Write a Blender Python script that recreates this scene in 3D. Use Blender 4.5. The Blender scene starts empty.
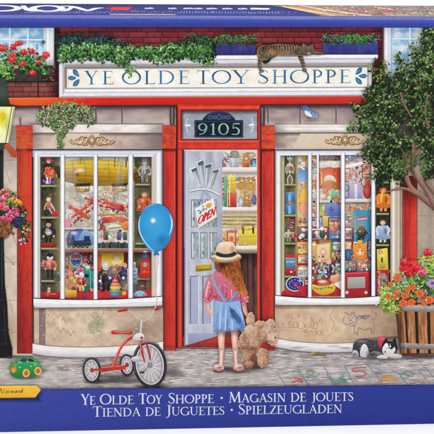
# A jigsaw-puzzle box standing on a white table: the cardboard box is real geometry,
# its printed cover is drawn as thin ink shapes lying on the card.
import bpy, math, random
import numpy as np
from mathutils import Vector, Matrix
from mathutils.geometry import tessellate_polygon

random.seed(7)
RNG = np.random.RandomState(7)
PI = math.pi
scene = bpy.context.scene
COL = scene.collection

# ------------------------------------------------------------------ camera and card plane
F = 1500.0            # focal length in print units (1 unit = 0.62 mm on the card)
PY = -100.0           # height of the optical axis (rising-front lens)
S = 0.00062
XV = 16900.0
HZ = 100.0
TAN = 0.138 + (PY - 16) / F
L_ = F / TAN
A_ = -(F * F + (HZ - PY) * L_) / XV
ex = Vector((XV, -(HZ - PY), -F)).normalized()
up = Vector((-A_, L_, F)).normalized()
up = (up - ex * up.dot(ex)).normalized()
nn = ex.cross(up).normalized()
M = Matrix(((ex.x, -nn.x, up.x), (ex.y, -nn.y, up.y), (ex.z, -nn.z, up.z)))   # world -> camera
MT = M.transposed()
p0 = Vector((0, (PY - 220) * S, -F * S))
CAM = -(MT @ p0)
MTn = np.array(MT)


def plane(x, y):
    """print coordinates -> metres on the card's front face (X, Z)"""
    x = np.asarray(x, float); y = np.asarray(y, float)
    d = np.stack([x - 217.0, PY - y, np.full_like(x, -F)], -1) @ MTn.T
    t = -CAM.y / d[..., 1]
    return CAM.x + t * d[..., 0], CAM.z + t * d[..., 2]


_, zb = plane([0, 434], [430.8, 422.9])
ZB = float(np.mean(zb))
_, zt = plane([0, 434], [15.9, 17.9])
ZT = float(np.mean(zt))
H = ZT - ZB
CAM = CAM - Vector((0, 0, ZB))
OFFZ = 0.0
_plane0 = plane
W2 = 0.187
DEP = 0.060

# ------------------------------------------------------------------ colours
GAIN = 0.93


def lin(c):
    c = c / 255.0
    return c / 12.92 if c <= 0.04045 else ((c + 0.055) / 1.055) ** 2.4


_cache = {}


def C(h):
    if not isinstance(h, str):
        return h
    if h not in _cache:
        s = h.lstrip('#')
        if len(s) == 3:
            s = ''.join(ch * 2 for ch in s)
        _cache[h] = tuple(lin(int(s[i:i + 2], 16)) for i in (0, 2, 4))
    return _cache[h]


def mix(a, b, t):
    a = C(a); b = C(b)
    return tuple(a[i] * (1 - t) + b[i] * t for i in range(3))


def jit(c, a=0.12, hue=0.04):
    c = C(c)
    k = 1 + random.uniform(-a, a)
    return tuple(max(0.0, min(0.95, v * k * (1 + random.uniform(-hue, hue)))) for v in c)


# ------------------------------------------------------------------ materials
def new_mat(name):
    m = bpy.data.materials.new(name)
    m.use_nodes = True
    return m, m.node_tree.nodes, m.node_tree.links, m.node_tree.nodes['Principled BSDF']


def card_bump(nodes, links, bsdf, strength=0.12):
    tc = nodes.new('ShaderNodeTexCoord')
    n1 = nodes.new('ShaderNodeTexNoise'); n1.inputs['Scale'].default_value = 900; n1.inputs['Detail'].default_value = 3
    links.new(tc.outputs['Object'], n1.inputs['Vector'])
    n2 = nodes.new('ShaderNodeTexNoise'); n2.inputs['Scale'].default_value = 14; n2.inputs['Detail'].default_value = 2
    links.new(tc.outputs['Object'], n2.inputs['Vector'])
    b1 = nodes.new('ShaderNodeBump'); b1.inputs['Strength'].default_value = strength; b1.inputs['Distance'].default_value = 0.0002
    links.new(n1.outputs['Fac'], b1.inputs['Height'])
    b2 = nodes.new('ShaderNodeBump'); b2.inputs['Strength'].default_value = 0.06; b2.inputs['Distance'].default_value = 0.002
    links.new(n2.outputs['Fac'], b2.inputs['Height'])
    links.new(b1.outputs['Normal'], b2.inputs['Normal'])
    links.new(b2.outputs['Normal'], bsdf.inputs['Normal'])
    return tc


def ink_mat(name, soft=False, rough=0.4, spec=0.14):
    m, N, Lk, B = new_mat(name)
    at = N.new('ShaderNodeAttribute'); at.attribute_name = 'Ink'
    tc = card_bump(N, Lk, B)
    acc = at.outputs['Color']
    for sc, lo, hi, det in ((260, 0.95, 1.05, 4), (1300, 0.93, 1.07, 2), (40, 0.985, 1.015, 2)):
        nz = N.new('ShaderNodeTexNoise'); nz.inputs['Scale'].default_value = sc; nz.inputs['Detail'].default_value = det
        Lk.new(tc.outputs['Object'], nz.inputs['Vector'])
        mr = N.new('ShaderNodeMapRange')
        mr.inputs['From Min'].default_value = 0.25; mr.inputs['From Max'].default_value = 0.75
        mr.inputs['To Min'].default_value = lo; mr.inputs['To Max'].default_value = hi
        Lk.new(nz.outputs['Fac'], mr.inputs['Value'])
        vm = N.new('ShaderNodeVectorMath'); vm.operation = 'SCALE'
        Lk.new(acc, vm.inputs[0]); Lk.new(mr.outputs['Result'], vm.inputs['Scale'])
        acc = vm.outputs['Vector']
    Lk.new(acc, B.inputs['Base Color'])
    B.inputs['Roughness'].default_value = rough
    B.inputs['Specular IOR Level'].default_value = spec
    if soft:
        Lk.new(at.outputs['Alpha'], B.inputs['Alpha'])
    return m


MAT_INK = ink_mat('printed_card')
MAT_SOFT = ink_mat('printed_card_airbrushed', True)
MAT_SIDE = ink_mat('printed_card_side', False, 0.75, 0.04)
MAT_SIDE_SOFT = ink_mat('printed_card_side_airbrushed', True, 0.75, 0.04)

# ------------------------------------------------------------------ ink collector
EPS = 3e-6
GX0, GY0 = -100, -20
HGT = np.zeros((480, 640), np.float32)


class Item:
    def __init__(s, name, label, parent):
        s.name, s.label, s.parent = name, label, parent
        s.v, s.c, s.f, s.m = [], [], [], []
        s.n = 0


CUR = None
DONE = []


def lift(x0, y0, x1, y1):
    a = max(0, int(math.floor(x0)) - GX0); b = min(640, int(math.ceil(x1)) - GX0 + 1)
    c = max(0, int(math.floor(y0)) - GY0); d = min(480, int(math.ceil(y1)) - GY0 + 1)
    if b <= a or d <= c:
        return 1.0
    r = HGT[c:d, a:b]
    z = float(r.max()) + 1.0
    r[:] = z
    return z


def add(pts, cols, tris, soft=False, z=None):
    """pts (n,2) array in print units, cols (n,4), tris (m,3)"""
    pts = np.asarray(pts, float)
    if z is None:
        mn = pts.min(0); mx = pts.max(0)
        z = lift(mn[0], mn[1], mx[0], mx[1])
    v = np.empty((len(pts), 3)); v[:, :2] = pts; v[:, 2] = z
    CUR.v.append(v)
    cols = np.asarray(cols, float)
    if cols.shape[-1] == 3:
        cols = np.concatenate([cols, np.ones((len(cols), 1))], 1)
    CUR.c.append(cols)
    t = np.asarray(tris, int) + CUR.n
    CUR.f.append(t)
    CUR.m.append(np.full(len(t), 1 if soft else 0, np.int32))
    CUR.n += len(pts)


def rep(c, n):
    c = C(c)
    return [tuple(c)] * n


def catmull(p, closed, k=6):
    n = len(p); out = []
    rng = range(n) if closed else range(n - 1)
    for i in rng:
        if closed:
            a, b, c, d = p[(i - 1) % n], p[i], p[(i + 1) % n], p[(i + 2) % n]
        else:
            a, b, c, d = p[max(0, i - 1)], p[i], p[i + 1], p[min(n - 1, i + 2)]
        for j in range(k):
            t = j / k
            out.append(tuple(0.5 * ((2 * b[q]) + (-a[q] + c[q]) * t + (2 * a[q] - 5 * b[q] + 4 * c[q] - d[q]) * t * t
                                    + (-a[q] + 3 * b[q] - 3 * c[q] + d[q]) * t ** 3) for q in range(len(b))))
    if not closed:
        out.append(tuple(p[-1]))
    return out


def poly(p, col, smooth=False, grad=None, k=5):
    """filled outline; grad = (col_bottom) vertical blend from col to grad"""
    if smooth:
        p = catmull(p, True, k)
    tr = tessellate_polygon([[Vector((a[0], a[1], 0)) for a in p]])
    if not tr:
        return
    if grad is not None:
        ys = [a[1] for a in p]; lo, hi = min(ys), max(ys)
        cols = [mix(col, grad, (a[1] - lo) / max(1e-6, hi - lo)) for a in p]
    else:
        cols = rep(col, len(p))
    add([(a[0], a[1]) for a in p], cols, [tuple(t) for t in tr])


def rect(x0, y0, x1, y1, col, col2=None):
    """col at top, col2 at bottom"""
    add([(x0, y0), (x1, y0), (x1, y1), (x0, y1)], [C(col), C(col), C(col2 or col), C(col2 or col)], [(0, 1, 2), (0, 2, 3)])


def quad(p, cols):
    add(p, [C(c) for c in cols], [(0, 1, 2), (0, 2, 3)])


def line(p, w, col, smooth=False, k=6, col2=None):
    """ribbon of width w (number or per-point list)"""
    if not isinstance(w, (list, tuple)):
        w = [w] * len(p)
    q = [(a[0], a[1], ww) for a, ww in zip(p, w)]
    if smooth and len(q) > 2:
        q = catmull(q, False, k)
    n = len(q); V = []; cc = []
    for i in range(n):
        a = q[max(0, i - 1)]; b = q[min(n - 1, i + 1)]
        dx, dy = b[0] - a[0], b[1] - a[1]
        l = math.hypot(dx, dy) or 1e-6
        nx, ny = -dy / l, dx / l
        h = q[i][2] / 2
        V += [(q[i][0] + nx * h, q[i][1] + ny * h), (q[i][0] - nx * h, q[i][1] - ny * h)]
        cc += [C(col), C(col2 or col)]
    T = []
    for i in range(n - 1):
        T += [(2 * i, 2 * i + 1, 2 * i + 3), (2 * i, 2 * i + 3, 2 * i + 2)]
    add(V, cc, T)


def ell(cx, cy, rx, ry, col, edge=None, rot=0, hx=0, hy=0, n=18, power=1.0):
    """disc whose colour runs from col at the (hx, hy) offset spot to edge at the rim"""
    cr, sr = math.cos(rot), math.sin(rot)
    rings = (0.0, 0.35, 0.7, 1.0) if edge is not None else (0.0, 1.0)
    V, cc = [], []
    for r in rings:
        m = 1 if r == 0 else n
        for i in range(m):
            a = 2 * PI * i / n
            x = r * math.cos(a) * rx + hx * (1 - r) * rx
            y = r * math.sin(a) * ry + hy * (1 - r) * ry
            V.append((cx + x * cr - y * sr, cy + x * sr + y * cr))
            cc.append(C(col) if edge is None else mix(col, edge, r ** power))
    T = [(0, 1 + i, 1 + (i + 1) % n) for i in range(n)]
    for k in range(1, len(rings) - 1):
        b0 = 1 + (k - 1) * n; b1 = 1 + k * n
        for i in range(n):
            j = (i + 1) % n
            T += [(b0 + i, b1 + i, b1 + j), (b0 + i, b1 + j, b0 + j)]
    add(V, cc, T)


def soft(cx, cy, rx, ry, col, alpha=0.5, rot=0, n=20, core=0.0):
    cr, sr = math.cos(rot), math.sin(rot)
    rings = (0.0, max(core, 0.3), 0.65, 0.85, 1.0)
    al = (1.0, 0.85 if core < .3 else 1.0, 0.42, 0.13, 0.0)
    V, cc = [], []
    c = C(col)
    for r, q in zip(rings, al):
        m = 1 if r == 0 else n
        for i in range(m):
            a = 2 * PI * i / n
            x, y = r * math.cos(a) * rx, r * math.sin(a) * ry
            V.append((cx + x * cr - y * sr, cy + x * sr + y * cr)); cc.append((*c, q * alpha))
    T = [(0, 1 + i, 1 + (i + 1) % n) for i in range(n)]
    for k in range(1, len(rings) - 1):
        b0 = 1 + (k - 1) * n; b1 = 1 + k * n
        for i in range(n):
            j = (i + 1) % n
            T += [(b0 + i, b1 + i, b1 + j), (b0 + i, b1 + j, b0 + j)]
    add(V, cc, T, True)


def softquad(p, col, alphas):
    c = C(col)
    add(p, [(*c, a) for a in alphas], [(0, 1, 2), (0, 2, 3)], True)


def ring(cx, cy, rx, ry, w, col, rot=0, n=40, a0=0, a1=2 * PI, col2=None, wy=None):
    cr, sr = math.cos(rot), math.sin(rot)
    wy = w if wy is None else wy
    V, cc = [], []
    for i in range(n + 1):
        a = a0 + (a1 - a0) * i / n
        for s, c in ((0.5, col), (-0.5, col2 or col)):
            x, y = math.cos(a) * (rx + s * w), math.sin(a) * (ry + s * wy)
            V.append((cx + x * cr - y * sr, cy + x * sr + y * cr)); cc.append(C(c))
    T = []
    for i in range(n):
        T += [(2 * i, 2 * i + 1, 2 * i + 3), (2 * i, 2 * i + 3, 2 * i + 2)]
    add(V, cc, T)


_perm = RNG.rand(256, 256)


def vnoise(x, y):
    xi = np.floor(x).astype(int); yi = np.floor(y).astype(int)
    fx = x - xi; fy = y - yi
    fx = fx * fx * (3 - 2 * fx); fy = fy * fy * (3 - 2 * fy)
    g = lambda a, b: _perm[a % 256, b % 256]
    return (g(xi, yi) * (1 - fx) + g(xi + 1, yi) * fx) * (1 - fy) + (g(xi, yi + 1) * (1 - fx) + g(xi + 1, yi + 1) * fx) * fy


def fbm(x, y, o=4):
    s = 0; a = 0.5; t = 0
    for i in range(o):
        s = s + a * vnoise(x * 2 ** i + 17 * i, y * 2 ** i + 31 * i); t += a; a *= 0.55
    return s / t


def field(x0, y0, x1, y1, func, step=1.0, bend=None):
    """painted rectangle; func(X, Y) -> (..., 3) linear colours; bend moves the grid"""
    nx = max(2, int(round((x1 - x0) / step)) + 1); ny = max(2, int(round((y1 - y0) / step)) + 1)
    X, Y = np.meshgrid(np.linspace(x0, x1, nx), np.linspace(y0, y1, ny))
    cc = func(X, Y).reshape(-1, 3)
    if bend:
        X, Y = bend(X, Y)
    idx = np.arange(nx * ny).reshape(ny, nx)
    a = idx[:-1, :-1].ravel(); b = idx[:-1, 1:].ravel(); c = idx[1:, 1:].ravel(); d = idx[1:, :-1].ravel()
    add(np.stack([X.ravel(), Y.ravel()], 1), cc, np.concatenate([np.stack([a, b, c], 1), np.stack([a, c, d], 1)]))


def blend(a, b, t):
    a = np.array(C(a)); b = np.array(C(b))
    t = np.clip(np.asarray(t), 0, 1)[..., None]
    return a * (1 - t) + b * t


def patchy(a, b, sx=6, sy=6, o=4, contrast=1.8):
    return lambda X, Y: blend(a, b, (fbm(X / sx, Y / sy, o) - 0.5) * contrast + 0.5)


def strip(Lp, Rp, cols, n=None):
    """band between two polylines of equal length, colours across it"""
    m = len(cols); V, cc = [], []
    for a, b in zip(Lp, Rp):
        for j in range(m):
            t = j / (m - 1)
            V.append((a[0] * (1 - t) + b[0] * t, a[1] * (1 - t) + b[1] * t)); cc.append(C(cols[j]))
    T = []
    for i in range(len(Lp) - 1):
        for j in range(m - 1):
            q = i * m + j
            T += [(q, q + 1, q + m + 1), (q, q + m + 1, q + m)]
    add(V, cc, T)


def leaf(x, y, l, w, a, c1, c2):
    ca, sa = math.cos(a), math.sin(a)
    P = [(0, 0), (0.35 * l, 0.5 * w), (0.7 * l, 0.38 * w), (l, 0), (0.7 * l, -0.38 * w), (0.35 * l, -0.5 * w)]
    V = [(x + p * ca - q * sa, y + p * sa + q * ca) for p, q in P]
    V2 = V + [V[0], V[3]]
    cc = [C(c1)] * 4 + [C(c2)] * 2 + [C(c2)] * 2
    add(V2, cc, [(0, 1, 2), (0, 2, 3), (6, 4, 5), (6, 7, 4)])


def leaves(n, where, size, pal, asp=0.55, ang=None, under=None):
    """n leaves; where() -> x, y, shade (-1 dark .. 1 light)"""
    for _ in range(n):
        x, y, s = where()
        l = random.uniform(*size)
        a = random.uniform(0, 2 * PI) if ang is None else random.gauss(*ang)
        i = max(0.0, min(0.999, 0.5 + 0.38 * s + random.gauss(0, 0.17)))
        c = jit(pal[int(i * len(pal))], 0.18, 0.07)
        leaf(x, y, l, l * asp * random.uniform(0.8, 1.2), a, c, tuple(v * 0.72 for v in c))


def blobwhere(blobs):
    """blobs: (cx, cy, rx, ry); lit from the upper left"""
    wts = [b[2] * b[3] for b in blobs]

    def f():
        b = random.choices(blobs, wts)[0]
        a = random.uniform(0, 2 * PI); r = math.sqrt(random.random())
        x, y = r * math.cos(a), r * math.sin(a)
        return b[0] + x * b[2], b[1] + y * b[3], (-y * 0.7 - x * 0.3)
    return f


def flower(x, y, r, c, c2, centre='#f0c040', petals=6, squash=0.85):
    a0 = random.uniform(0, 1)
    for i in range(petals):
        a = a0 + 2 * PI * i / petals
        ell(x + math.cos(a) * r * 0.55, y + math.sin(a) * r * 0.55 * squash, r * 0.52, r * 0.46, jit(c, .1), jit(c2, .1), n=9)
    ell(x, y, r * 0.27, r * 0.24, centre, n=8)


def bloom(x, y, r, pal, n=22):
    """a head of many small petals"""
    for _ in range(n):
        a = random.uniform(0, 2 * PI); q = math.sqrt(random.random()) * r
        px, py = x + math.cos(a) * q, y + math.sin(a) * q * .85
        t = (py - y) / r
        c = pal[min(len(pal) - 1, max(0, int((0.5 + 0.4 * t + random.uniform(-.25, .25)) * len(pal))))]
        ell(px, py, r * .3, r * .26, jit(c, .12), rot=random.random() * 3, n=7)


def flush():
    global CUR
    if CUR is None or CUR.n == 0:
        CUR = None
        return None
    v = np.concatenate(CUR.v); c = np.concatenate(CUR.c); f = np.concatenate(CUR.f); m = np.concatenate(CUR.m)
    X, Z = _plane0(v[:, 0], v[:, 1])
    Z = Z + 0.0
    # stay on the printed face of the card
    X = np.clip(X, -W2 + 0.0012, W2 - 0.0012)
    co = np.stack([X, -(0.00006 + v[:, 2] * EPS), Z + OFFZ - H / 2], 1)
    return build(co, c, f, m)


def build(co, c, f, m):
    global CUR
    me = bpy.data.meshes.new(CUR.name)
    # faces wound to look out of the card
    a, b, d = co[f[:, 0]], co[f[:, 1]], co[f[:, 2]]
    nrm = np.cross(b - a, d - a)
    keep = np.linalg.norm(nrm, axis=1) > 1e-13
    if CUR.parent_axis == 'front':
        flip = nrm[:, 1] > 0
    else:
        flip = nrm[:, 2] < 0
    f = f.copy(); f[flip] = f[flip][:, ::-1]
    f = f[keep]; m = m[keep]
    me.vertices.add(len(co)); me.vertices.foreach_set('co', co.astype(np.float32).ravel())
    me.loops.add(len(f) * 3); me.loops.foreach_set('vertex_index', f.astype(np.int32).ravel())
    me.polygons.add(len(f))
    me.polygons.foreach_set('loop_start', np.arange(0, len(f) * 3, 3, dtype=np.int32))
    me.polygons.foreach_set('loop_total', np.full(len(f), 3, np.int32))
    fr = CUR.parent_axis == 'front'
    me.materials.append(MAT_INK if fr else MAT_SIDE)
    if m.max() > 0:
        me.materials.append(MAT_SOFT if fr else MAT_SIDE_SOFT)
    me.polygons.foreach_set('material_index', m)
    at = me.color_attributes.new('Ink', 'FLOAT_COLOR', 'POINT')
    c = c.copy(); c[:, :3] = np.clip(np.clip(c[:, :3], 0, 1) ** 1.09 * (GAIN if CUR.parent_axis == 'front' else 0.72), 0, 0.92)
    at.data.foreach_set('color', c.astype(np.float32).ravel())
    me.update(calc_edges=True)
    o = bpy.data.objects.new(CUR.name, me)
    COL.objects.link(o)
    o.parent = CUR.parent
    if CUR.name == 'toy_jumble':
        o['kind'] = 'stuff'
    if CUR.label:
        o['label'] = CUR.label
    CUR = None
    return o


def it(name, label=None, parent=None):
    global CUR
    flush()
    CUR = Item(name, label, parent or PICTURE)
    CUR.parent_axis = 'front'


# ------------------------------------------------------------------ the box
root = bpy.data.objects.new('puzzle_box', None)
root.location = (0, 0, H / 2 + 0.0004)
COL.objects.link(root)
root['label'] = 'blue cardboard jigsaw puzzle box with a printed old toy shop scene, standing on white'
root['category'] = 'puzzle box'


def mesh_from(name, verts, faces, mat, parent, bevel=0.0, seg=3):
    me = bpy.data.meshes.new(name)
    me.from_pydata(verts, [], faces); me.update()
    me.materials.append(mat)
    o = bpy.data.objects.new(name, me)
    COL.objects.link(o)
    if parent:
        o.parent = parent
    if bevel:
        b = o.modifiers.new('Bevel', 'BEVEL'); b.width = bevel; b.segments = seg; b.limit_method = 'ANGLE'
        for p in me.polygons:
            p.use_smooth = True
    return o


def box_verts(x0, y0, z0, x1, y1, z1):
    v = [(x0, y0, z0), (x1, y0, z0), (x1, y1, z0), (x0, y1, z0), (x0, y0, z1), (x1, y0, z1), (x1, y1, z1), (x0, y1, z1)]
    f = [(0, 3, 2, 1), (4, 5, 6, 7), (0, 1, 5, 4), (1, 2, 6, 5), (2, 3, 7, 6), (3, 0, 4, 7)]
    return v, f


m, N, Lk, B = new_mat('blue_cardboard')
tc = card_bump(N, Lk, B, 0.2)
nz = N.new('ShaderNodeTexNoise'); nz.inputs['Scale'].default_value = 60; nz.inputs['Detail'].default_value = 5
Lk.new(tc.outputs['Object'], nz.inputs['Vector'])
cr = N.new('ShaderNodeValToRGB')
cr.color_ramp.elements[0].position = 0.3; cr.color_ramp.elements[0].color = (*C('#3f4a9a'), 1)
cr.color_ramp.elements[1].position = 0.7; cr.color_ramp.elements[1].color = (*C('#4a55a6'), 1)
Lk.new(nz.outputs['Fac'], cr.inputs['Fac'])
Lk.new(cr.outputs['Color'], B.inputs['Base Color'])
B.inputs['Roughness'].default_value = 0.4
B.inputs['Specular IOR Level'].default_value = 0.3
MAT_BLUE = m
m, N, Lk, B = new_mat('grey_chipboard')
nz = N.new('ShaderNodeTexNoise'); nz.inputs['Scale'].default_value = 300; nz.inputs['Detail'].default_value = 5
cr = N.new('ShaderNodeValToRGB')
cr.color_ramp.elements[0].color = (*C('#4b4a55'), 1); cr.color_ramp.elements[1].color = (*C('#77747c'), 1)
Lk.new(nz.outputs['Fac'], cr.inputs['Fac']); Lk.new(cr.outputs['Color'], B.inputs['Base Color'])
B.inputs['Roughness'].default_value = 0.8
MAT_CHIP = m

# lid: five beveled card faces as one shell; the tray's lip shows as a thin board under the open back
v, f = box_verts(-W2, 0, -H / 2 + 0.0002, W2, DEP - 0.004, H / 2)
lid = mesh_from('lid', v, f, MAT_BLUE, root, 0.0009, 4)
v, f = box_verts(-W2 + 0.0015, DEP - 0.0040, -H / 2 + 0.0017, W2 - 0.0015, DEP, H / 2 - 0.0015)
tray = mesh_from('tray', v, f, MAT_CHIP, root, 0.0004, 2)

PICTURE = None
# ------------------------------------------------------------------ serif lettering
TK, TN = 0.15, 0.06


def arc(cx, cy, rx, ry, a0, a1, n=14, w=None):
    out = []
    for i in range(n + 1):
        a = math.radians(a0 + (a1 - a0) * i / n)
        x, y = cx + rx * math.cos(a), cy + ry * math.sin(a)
        ww = TN + (TK - TN) * abs(math.cos(a)) ** 1.5 if w is None else w
        out.append((x, y, ww))
    return out


def st(x0, y0, x1, y1, w):
    return [(x0, y0, w), (x1, y1, w)]


def sf(x, y, h=0.15):
    return [(x - h, y, 0.035), (x, y, 0.05), (x + h, y, 0.035)]


GL = {
    'I': (.40, [st(.2, 0, .2, 1, TK), sf(.2, .02), sf(.2, .98)]),
    'L': (.62, [st(.17, 0, .17, 1, TK), sf(.17, .98), sf(.12, .02, .1), [(.1, .03, .05), (.45, .03, .05), (.58, .05, .06)], [(.585, .01, .03), (.6, .22, .03)]]),
    'E': (.62, [st(.17, 0, .17, 1, TK), sf(.12, .98, .1), sf(.12, .02, .1), [(.1, .97, .05), (.52, .97, .05)], [(.17, .52, .045), (.44, .52, .045)],
                [(.1, .03, .05), (.58, .03, .05)], [(.53, .99, .03), (.545, .8, .03)], [(.44, .62, .03), (.44, .42, .03)], [(.575, .01, .03), (.6, .22, .03)]]),
    'T': (.68, [st(.34, 0, .34, 1, TK), sf(.34, .02), [(.03, .97, .05), (.65, .97, .05)], [(.035, .99, .03), (.01, .77, .03)], [(.645, .99, .03), (.67, .77, .03)]]),
    'D': (.84, [st(.17, 0, .17, 1, TK), sf(.12, .98, .1), sf(.12, .02, .1), [(.12, .975, .05), (.3, .975, .05)] + arc(.33, .5, .4, .475, 88, -88, 18) + [(.3, .025, .05), (.12, .025, .05)]]),
    'O': (.90, [arc(.45, .5, .38, .475, 0, 180, 18), arc(.45, .5, .38, .475, 180, 360, 18)]),
    'P': (.60, [st(.17, 0, .17, 1, TK), sf(.17, .02), sf(.12, .98, .1), [(.12, .975, .05)] + arc(.24, .725, .26, .25, 88, -88, 14) + [(.17, .475, .04)]]),
    'H': (.86, [st(.17, 0, .17, 1, TK), st(.69, 0, .69, 1, TK), sf(.17, .02), sf(.17, .98), sf(.69, .02), sf(.69, .98), [(.17, .52, .05), (.69, .52, .05)]]),
    'S': (.52, [[(.43, .8, .03), (.38, .93, .05), (.26, .98, .06), (.12, .92, .09), (.08, .78, .11), (.14, .63, .13), (.3, .5, .15), (.42, .36, .14),
                 (.45, .22, .11), (.38, .08, .08), (.24, .02, .06), (.11, .08, .05), (.05, .24, .03)], [(.43, .98, .03), (.435, .78, .03)], [(.05, .02, .03), (.045, .24, .03)]]),
    'Y': (.72, [[(.1, 1, TK), (.36, .46, TK)], [(.64, 1, TN), (.38, .46, TN)], st(.37, 0, .37, .5, TK), sf(.1, .98, .13), sf(.63, .98, .11), sf(.37, .02)]),
    'M': (1.0, [[(.14, 0, TN), (.22, 1, TN)], [(.2, 1, TK), (.5, .06, TK)], [(.5, .06, TN), (.8, 1, TN)], [(.8, 1, TK), (.87, 0, TK)], sf(.13, .02, .1), sf(.87, .02, .12), sf(.17, .98, .08), sf(.84, .98, .08)]),
    'A': (.80, [[(.12, 0, TN), (.4, 1, TN)], [(.38, 1, TK), (.68, 0, TK)], [(.22, .35, .045), (.56, .35, .045)], sf(.12, .02, .11), sf(.68, .02, .12)]),
    'G': (.86, [arc(.45, .5, .38, .475, 50, 200, 16), arc(.45, .5, .38, .475, 200, 322, 14), st(.75, .06, .75, .42, TK), sf(.74, .42, .13), [(.7, .98, .03), (.71, .76, .03)]]),
    'N': (.86, [st(.16, 0, .16, 1, TN), [(.14, 1, TK), (.7, .02, TK)], st(.7, 0, .7, 1, TN), sf(.16, .02, .12), sf(.12, .98, .1), sf(.7, .98, .12)]),
    'U': (.84, [[(.17, 1, TK), (.17, .32, TK), (.22, .12, .1), (.34, .03, .07), (.48, .03, .06), (.62, .12, .05), (.68, .32, TN), (.68, 1, TN)], sf(.17, .98), sf(.68, .98, .12)]),
    'J': (.42, [[(.26, 1, TK), (.26, .12, TK), (.22, -.08, .09), (.12, -.18, .06), (.02, -.18, .06)], sf(.26, .98)]),
    'Z': (.66, [[(.06, .97, .05), (.6, .97, .05)], [(.55, .96, TK), (.1, .04, TK)], [(.05, .03, .05), (.61, .03, .05)], [(.065, .99, .03), (.05, .79, .03)], [(.6, .01, .03), (.62, .22, .03)]]),
    '9': (.60, [arc(.29, .68, .19, .29, 0, 180, 12), arc(.29, .68, .19, .29, 180, 360, 12), [(.49, .7, TK), (.45, .35, .11), (.33, .12, .08), (.12, .01, .06)]]),
    '1': (.44, [st(.24, 0, .24, 1, TK), sf(.24, .02), [(.24, .97, .05), (.08, .85, .05)]]),
    '0': (.66, [arc(.32, .5, .24, .475, 0, 180, 16), arc(.32, .5, .24, .475, 180, 360, 16)]),
    '5': (.58, [[(.5, .97, .09), (.16, .97, .07)], [(.17, .97, .05), (.12, .58, .05)], [(.12, .56, .05), (.26, .63, .07)] + arc(.26, .32, .2, .3, 70, -110, 14) + [(.06, .06, .05)]]),
}


def text(word, x0, x1, base0, base1, cap, col, first=None, bold=1.0, colf=None):
    """word fitted between x0 and x1; small capitals after the first letter when first is given"""
    hs = [first if (first and i == 0) else cap for i in range(len(word))]
    adv = [GL[ch][0] * h for ch, h in zip(word, hs)]
    k = (x1 - x0) / sum(adv)
    x = x0
    for ch, h, a in zip(word, hs, adv):
        for s_ in GL[ch][1]:
            pts = []
            for p in s_:
                px = x + p[0] * h * k
                b = base0 + (base1 - base0) * (px - x0) / max(1e-6, x1 - x0)
                pts.append((px, b - p[1] * h))
            line(pts, [p[2] * h * bold for p in s_], colf(pts[0][0]) if colf else col)
        x += a * k


# ================================================================== the printed picture
it('printed_picture', 'printed illustration of an old toy shop front covering the front of the box', root)
# ground colour of the picture: pale grey mauve shop wall under everything
field(-80, 27, 514, 389, patchy('#a8989a', '#8f7f84', 30, 30), 4)
PICTURE = flush()

# ---- pavement
it('cobbled_pavement', 'pale grey mauve cobbled pavement printed along the foot of the shop')
field(-80, 343, 514, 391, lambda X, Y: blend('#aaa2a3', '#e6dfdb', (fbm(X / 8, Y / 1.5, 4) - .5) * 2.0 + .6 + (Y - 365) / 120), 0.8)
random.seed(11)
yy = 346.0
while yy < 390:
    h = 2.8 + (yy - 345) * 0.09
    x = -80 + random.uniform(0, 12)
    wob = [random.uniform(-.5, .5) for _ in range(70)]
    top = []
    while x < 512:
        w = random.uniform(7, 20) * (0.8 + (yy - 345) / 80)
        c = mix('#aea5a6', '#eee8e4', random.random())
        if random.random() < .15: c = mix('#a59496', '#c9b2b0', random.random())
        sk = random.uniform(-1.2, 1.2); s2 = random.uniform(-1.2, 1.2)
        P = [(x + .3, yy + sk + .5), (x + w * .5, yy + .2 + sk * .4), (x + w - .3, yy + .4 + s2), (x + w - .1 + random.uniform(-.5, .5), yy + h * .5), (x + w - .6, yy + h - .3), (x + w * .45, yy + h + s2 * .4), (x + .5, yy + h - .4 + sk)]
        softness = random.uniform(.35, .75)
        V = P + [(x + w / 2, yy + h / 2)]
        add(V, [(*c, softness * .35)] * 7 + [(*c, softness)], [(k, (k + 1) % 7, 7) for k in range(7)], True)
        for q in range(random.randint(2, 4)):      # streaks of the riven stone
            a = x + random.uniform(.05, .6) * w; b = yy + random.uniform(.15, .85) * h
            line([(a, b), (a + random.uniform(2, 5), b + random.uniform(-.3, .3)), (a + random.uniform(5, 9), b + random.uniform(-.3, .3))], [.1, random.uniform(.3, .8), .1], random.choice((jit('#837a7b', .12), jit('#948a88', .12), jit('#f6f0ec', .03), jit('#b8acac', .1), jit('#ccb4b0', .08))), True, k=3)
        if random.random() < .6:                   # pale mortar
            softquad([(x, yy - .7 + sk), (x + w * .9, yy - .5 + s2), (x + w * .9, yy + .5 + s2), (x, yy + .5 + sk)], jit('#efe9e4', .03), (.0, .0, random.uniform(.3, .7), random.uniform(.2, .6)))
            if random.random() < .75: line([(x + .3, yy + .2 + sk), (x + w * .3, yy + random.uniform(-.3, .4)), (x + w * .65, yy + random.uniform(-.3, .4)), (x + w * random.uniform(.8, 1), yy + .2 + s2)], [.25, random.uniform(.4, .75), random.uniform(.3, .6), .15], jit('#efe9e5', .04), True, k=3)
        if random.random() < .6:
            line([(x, yy + sk * .5), (x + random.uniform(-1.2, 1.2), yy + h * .5), (x + random.uniform(-1, 2), yy + h)], [.55, .4, .2], jit('#dcd5d1', .05), True, k=3)
        if random.random() < .5:
            line([(x + w * .1, yy + h - .2), (x + w * .5, yy + h), (x + w * .9, yy + h - .3)], [.1, .5, .1], jit('#8f8588', .12))
        x += w
    yy += h
for a, b, c_, d in ((150, 345, 60, 5), (40, 352, 60, 5), (300, 346, 70, 5), (470, 356, 60, 5)):
    soft(a, b, c_, d, '#6e6068', .38)
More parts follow.
